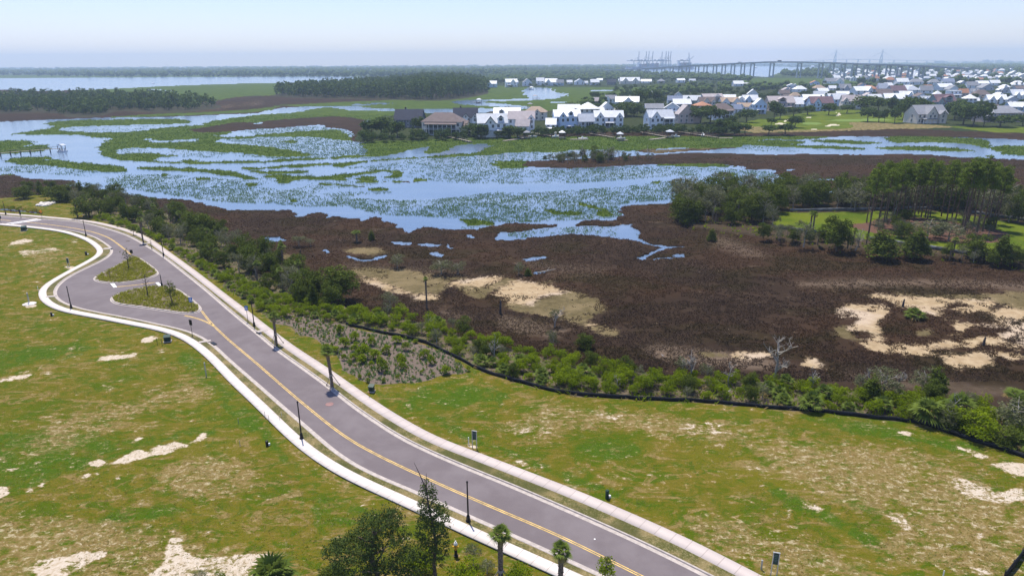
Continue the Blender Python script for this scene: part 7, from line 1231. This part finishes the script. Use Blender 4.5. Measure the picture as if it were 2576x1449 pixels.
def sign(x, y, top, w_, h_, mat, lb, shape='rect', rz=0.0, glyph=None, cat='sign', gm_='white', post='black'):
    H_ = height_for(x, y, top); k = ppm(x, y); e = empty('road_sign', at(x, y)+Vector((0, 0, .1)), rz); tag(e, lb, cat); W_2, HH = w_/k, h_/k/math.cos(math.radians(25)); zc = H_-HH/2
    MB().tube([(0, .03, 0), (0, .03, H_-HH*.15)], .035, 6).box(0, .03, .03, .16, .16, .06).build('post', MT[post], e)
    if shape == 'rect': vs = [(-.5, -.5), (.5, -.5), (.5, .5), (-.5, .5)]
    elif shape == 'dia': vs = [(0, -.6), (.6, 0), (0, .6), (-.6, 0)]
    else: vs = [(.5*math.cos(a)*1.08, .5*math.sin(a)*1.08) for a in [math.pi/8+i*math.pi/4 for i in range(8)]]
    n = len(vs); m2 = MB().add([(a*W_2, -.012, zc+b*HH) for a, b in vs]+[(a*W_2, .012, zc+b*HH) for a, b in vs], [tuple(range(n)), tuple(range(n, 2*n))[::-1]]+[(i, i+n, (i+1) % n+n, (i+1) % n) for i in range(n)]); m2.build('panel', MT[mat], e)
    if glyph:
        gg = MB()
        for q in glyph: gg.add([(a*W_2, -.018, zc+b*HH) for a, b in q], [tuple(range(len(q)))])
        gg.build('symbol', MT[gm_], e)
    return e
arrow = [[(-.32, -.30), (-.12, -.40), (-.02, -.05), (-.20, .02)], [(-.30, .10), (.10, .42), (.02, -.02)], [(.12, -.42), (.30, -.36), (.26, .10), (.10, .08)]]
sign(484, 784, 750, 9, 11, 'blue', 'blue square sign with white symbol on the lower traffic island', glyph=arrow); sign(624, 811, 771, 8, 11, 'blue', 'blue square sign by the far pavement next to a lamp post', glyph=arrow)
sign(485, 847, 806, 9, 13, 'black', 'dark back of a road sign on the near verge below the islands', rz=2.8); sign(106, 550, 529, 7, 7, 'orange', 'small orange diamond sign by the upper left crosswalk', 'dia'); sign(332, 644, 630, 8, 8, 'black', 'small dark sign at the tip of the upper traffic island', rz=3.0); sign(3, 563, 543, 7, 8, 'green', 'dark sign cut by the left edge above the pavement', 'oct'); sign(53, 549, 529, 4, 12, 'black', 'narrow dark sign post by the pond on the upper left verge')
def lotsign(x, y, top, w_, h_, lb):
    H_ = height_for(x, y, top); k = ppm(x, y); W = w_/k; HH = h_/k; e = empty('lot_sign', at(x, y), -.25); tag(e, lb, 'sign')
    for s in (-1, 1): MB().box(s*W/2, 0, H_/2-.05, .07, .07, H_+.1).build('post', MT['steel'], e)
    MB().box(0, -.01, H_-HH/2-.02, W-.02, .04, HH).build('panel', MT['green'], e)
    g_ = MB(); [g_.box(0, -.034, H_-HH*f, W*q, .006, .05) for f, q in ((.2, .6), (.32, .7), (.48, .5), (.62, .66), (.74, .4))]; g_.build('faded_lettering', flat('faded_letters', (.10, .16, .14), .6), e); MB().box(0, 0, H_+.02, W+.1, .09, .05).build('top_rail', MT['steel'], e)
lotsign(1194, 1127, 1084, 11, 24, 'dark green lot sign on two posts beside the far pavement, centre'); lotsign(1946, 1448, 1390, 14, 34, 'large dark green lot sign on two posts at the bottom right'); lotsign(173, 670, 650, 6, 12, 'small grey-backed lot sign on the upper left field')
def boxy(name, x, y, w_, h_, mat, lb, cat, pad=True, rz=.3):
    k = ppm(x, y); W = w_/k*.85; H_ = h_/k/.95; D = W*.8; e = empty(name, at(x, y), rz); tag(e, lb, cat); sl = H_*.12
    if pad: MB().box(0, 0, .05, W*1.25, D*1.3, .12).build('pad', MT['concrete'], e)
    MB().add([(-W/2, -D/2, .11), (W/2, -D/2, .11), (W/2, D/2, .11), (-W/2, D/2, .11), (-W/2, -D/2, H_*.82), (W/2, -D/2, H_*.82), (W/2, D/2, H_), (-W/2, D/2, H_)], [(3, 2, 1, 0), (4, 5, 6, 7), (0, 1, 5, 4), (1, 2, 6, 5), (2, 3, 7, 6), (3, 0, 4, 7)]).build('cabinet', MT[mat], e)
    MB().add([(-W/2-.04, -D/2-.05, H_*.82), (W/2+.04, -D/2-.05, H_*.82), (W/2+.04, D/2+.04, H_+.02), (-W/2-.04, D/2+.04, H_+.02), (-W/2-.04, -D/2-.05, H_*.82+.05), (W/2+.04, -D/2-.05, H_*.82+.05), (W/2+.04, D/2+.04, H_+.07), (-W/2-.04, D/2+.04, H_+.07)], [(3, 2, 1, 0), (4, 5, 6, 7), (0, 1, 5, 4), (1, 2, 6, 5), (2, 3, 7, 6), (3, 0, 4, 7)]).build('lid', MT[mat], e); MB().box(0, -D/2-.012, H_*.45, W*.03, .02, H_*.6).box(W*.12, -D/2-.02, H_*.45, .05, .04, .12).build('latch', MT['black'], e)
boxy('utility_box', 422, 859, 17, 15, 'green', 'dark green utility cabinet in the left field by the lower bend', 'utility box'); boxy('utility_box', 935, 985, 15, 17, 'green', 'dark green utility cabinet between mulch bed and far pavement', 'utility box', rz=-.2); boxy('utility_box', 61, 580, 13, 10, 'green', 'dark green utility cabinet at the upper left field edge', 'utility box')
def pedestal(x, y, h_, w_, mat, lb, name='utility_pedestal', cat='pedestal'):
    h = max(.4, height_for(x, y, y-h_)); r = w_/ppm(x, y)/2; e = empty(name, at(x, y), .3); tag(e, lb, cat); MB().lathe([(r, -.05), (r, h*.8), (r*1.08, h*.82), (r*1.05, h*.95), (r*.6, h)], 10).build('housing', MT[mat], e); MB().box(r*1.6, 0, .12, r*1.1, r*1.1, .24).build('valve_cap', MT['white'], e)
for q in [(130, 794, 8, 5, 'black', 'small black utility pedestal beside the left pavement bend'), (672, 1120, 12, 7, 'black', 'black utility pedestal left of the near pavement'), (217, 641, 8, 5, 'black', 'small black pedestal inside the upper curve'), (1527, 1252, 20, 9, 'green', 'dark pedestal with white post right of the centre lot sign')]: pedestal(*q)
def post(x, y, h_, mat, lb, w_=.07, name='marker_post', cat='post', mound=False):
    h = height_for(x, y, y-h_); e = empty(name, at(x, y), .2); tag(e, lb, cat); MB().box(0, 0, h/2-.05, w_, w_, h+.1).build('stake', MT[mat], e); MB().lathe([(w_*.75, h), (w_*.78, h+.05), (w_*.3, h+.09)], 8).build('cap', MT[mat], e)
    if mound: MB().lathe([(1.1, 0), (.8, .10), (.35, .2), (.12, .24)], 12).build('sand_mound', MT['rock'], e)
for q in [(74, 764, 27, 'steel', 'pale grey post with sand heap left of the outer bend', .14, 'marker_post', 'post', True), (519, 945, 32, 'steel', 'tall grey post between field and near pavement', .12), (1179, 1117, 16, 'white', 'short white post left of the centre lot sign', .08), (1915, 1430, 20, 'steel', 'short dark-topped post left of the bottom right lot sign', .1), (97, 733, 12, 'white', 'thin white stake in the left field above the bend', .05), (929, 1000, 14, 'yellow', 'yellow marker stake in front of the green cabinet', .07), (2372, 1462-12, 14, 'white', 'lone white stake on the right field', .06), (667, 1050, 14, 'steel', 'thin survey stake left of the near pavement', .04), (677, 1060, 14, 'steel', 'thin survey stake beside the near pavement edge', .04), (704, 1058, 12, 'steel', 'thin survey stake on the near verge, left one', .04), (709, 1050, 12, 'steel', 'thin survey stake on the near verge, right one', .04), (661, 853, 20, 'steel', 'thin steel stake beside the utility cabinet pair', .04) if False else (396, 866, 14, 'green', 'thin stake left of the field cabinet', .05), (408, 868, 14, 'green', 'thin stake close to the field cabinet', .05), (604, 1121, 12, 'steel', 'thin grey stake in the left field near the pavement', .05), (600, 1063, 10, 'steel', 'small grey stake in the field edge above the thin ones', .05), (2013+0, 0, 0, '', '')]:
    if q[3] and q[4]: post(*q)
k = ppm(1147, 1397); h = height_for(1147, 1397, 1360); e = empty('fire_hydrant', at(1147, 1397)); tag(e, 'yellow and black fire hydrant with white bonnet right of the spiky tree', 'hydrant')
MB().lathe([(.20, 0), (.20, .06), (.13, .08), (.13, h*.42), (.15, h*.44)], 12).build('lower_barrel', MT['black'], e); MB().lathe([(.15, h*.44), (.14, h*.46), (.14, h*.74), (.17, h*.76)], 12).tube([(-.26, 0, h*.62), (.26, 0, h*.62)], .07, 8).tube([(0, -.24, h*.58), (0, 0, h*.58)], .09, 8).build('upper_barrel', MT['yellow'], e); MB().lathe([(.17, h*.76), (.16, h*.82), (.11, h*.90), (.05, h*.93), (.05, h)], 12).build('bonnet', MT['white'], e)
# white rocks by the pond: separate boulders
RK = [];
for v in range(3):
    bm = bmesh.new(); bmesh.ops.create_icosphere(bm, subdivisions=2, radius=.5)
    for v_ in bm.verts: v_.co *= 1+random.uniform(-.18, .18); v_.co.z *= .65
    me = bpy.data.meshes.new('boulder'); bm.to_mesh(me); bm.free(); me.materials.append(MT['rock']); RK.append(me)
for x, y in spread([(89, 518), (105, 512), (137, 508), (137, 512), (112, 519)], 60, .7): o = link('boulder', random.choice(RK), None, None, at(x, y)+Vector((0, 0, .1)), random.uniform(0, 6), (random.uniform(.8, 1.7),)*3); tag(o, 'pale boulder in the rock bank beside the pond', 'rock', 'boulders of the pond bank')
tag(MB().tube([(0, 0, .15), (2.2, .3, .25), (4.0, .2, .5)], [.16, .12, .05], 6).tube([(2.2, .3, .25), (3.0, 1.0, .8)], [.07, .02], 5).tube([(1.3, .2, .2), (1.8, -.7, .5)], [.06, .02], 5).build('driftwood_log', MT['barkg'], loc=at(1352, 688, -.9), rz=.3), 'bleached fallen log beside the small marsh pool in the middle', 'log')
# ---------------------------------------------------------------- haze
m = bpy.data.materials.new('haze'); m.use_nodes = True; n_ = m.node_tree; n_.nodes.remove(n_.nodes['Principled BSDF']); v = n_.nodes.new('ShaderNodeVolumePrincipled')
v.inputs['Color'].default_value = (.62, .79, 1.0, 1); v.inputs['Density'].default_value = HAZE; v.inputs['Anisotropy'].default_value = 0; n_.links.new(v.outputs[0], n_.nodes['Material Output'].inputs['Volume'])
hz_o = MB().box(0, 5650, 98, 52400, 11700, 204).build('haze', m); tag(hz_o, 'thin blue summer haze over the marsh', None, None, 'stuff')
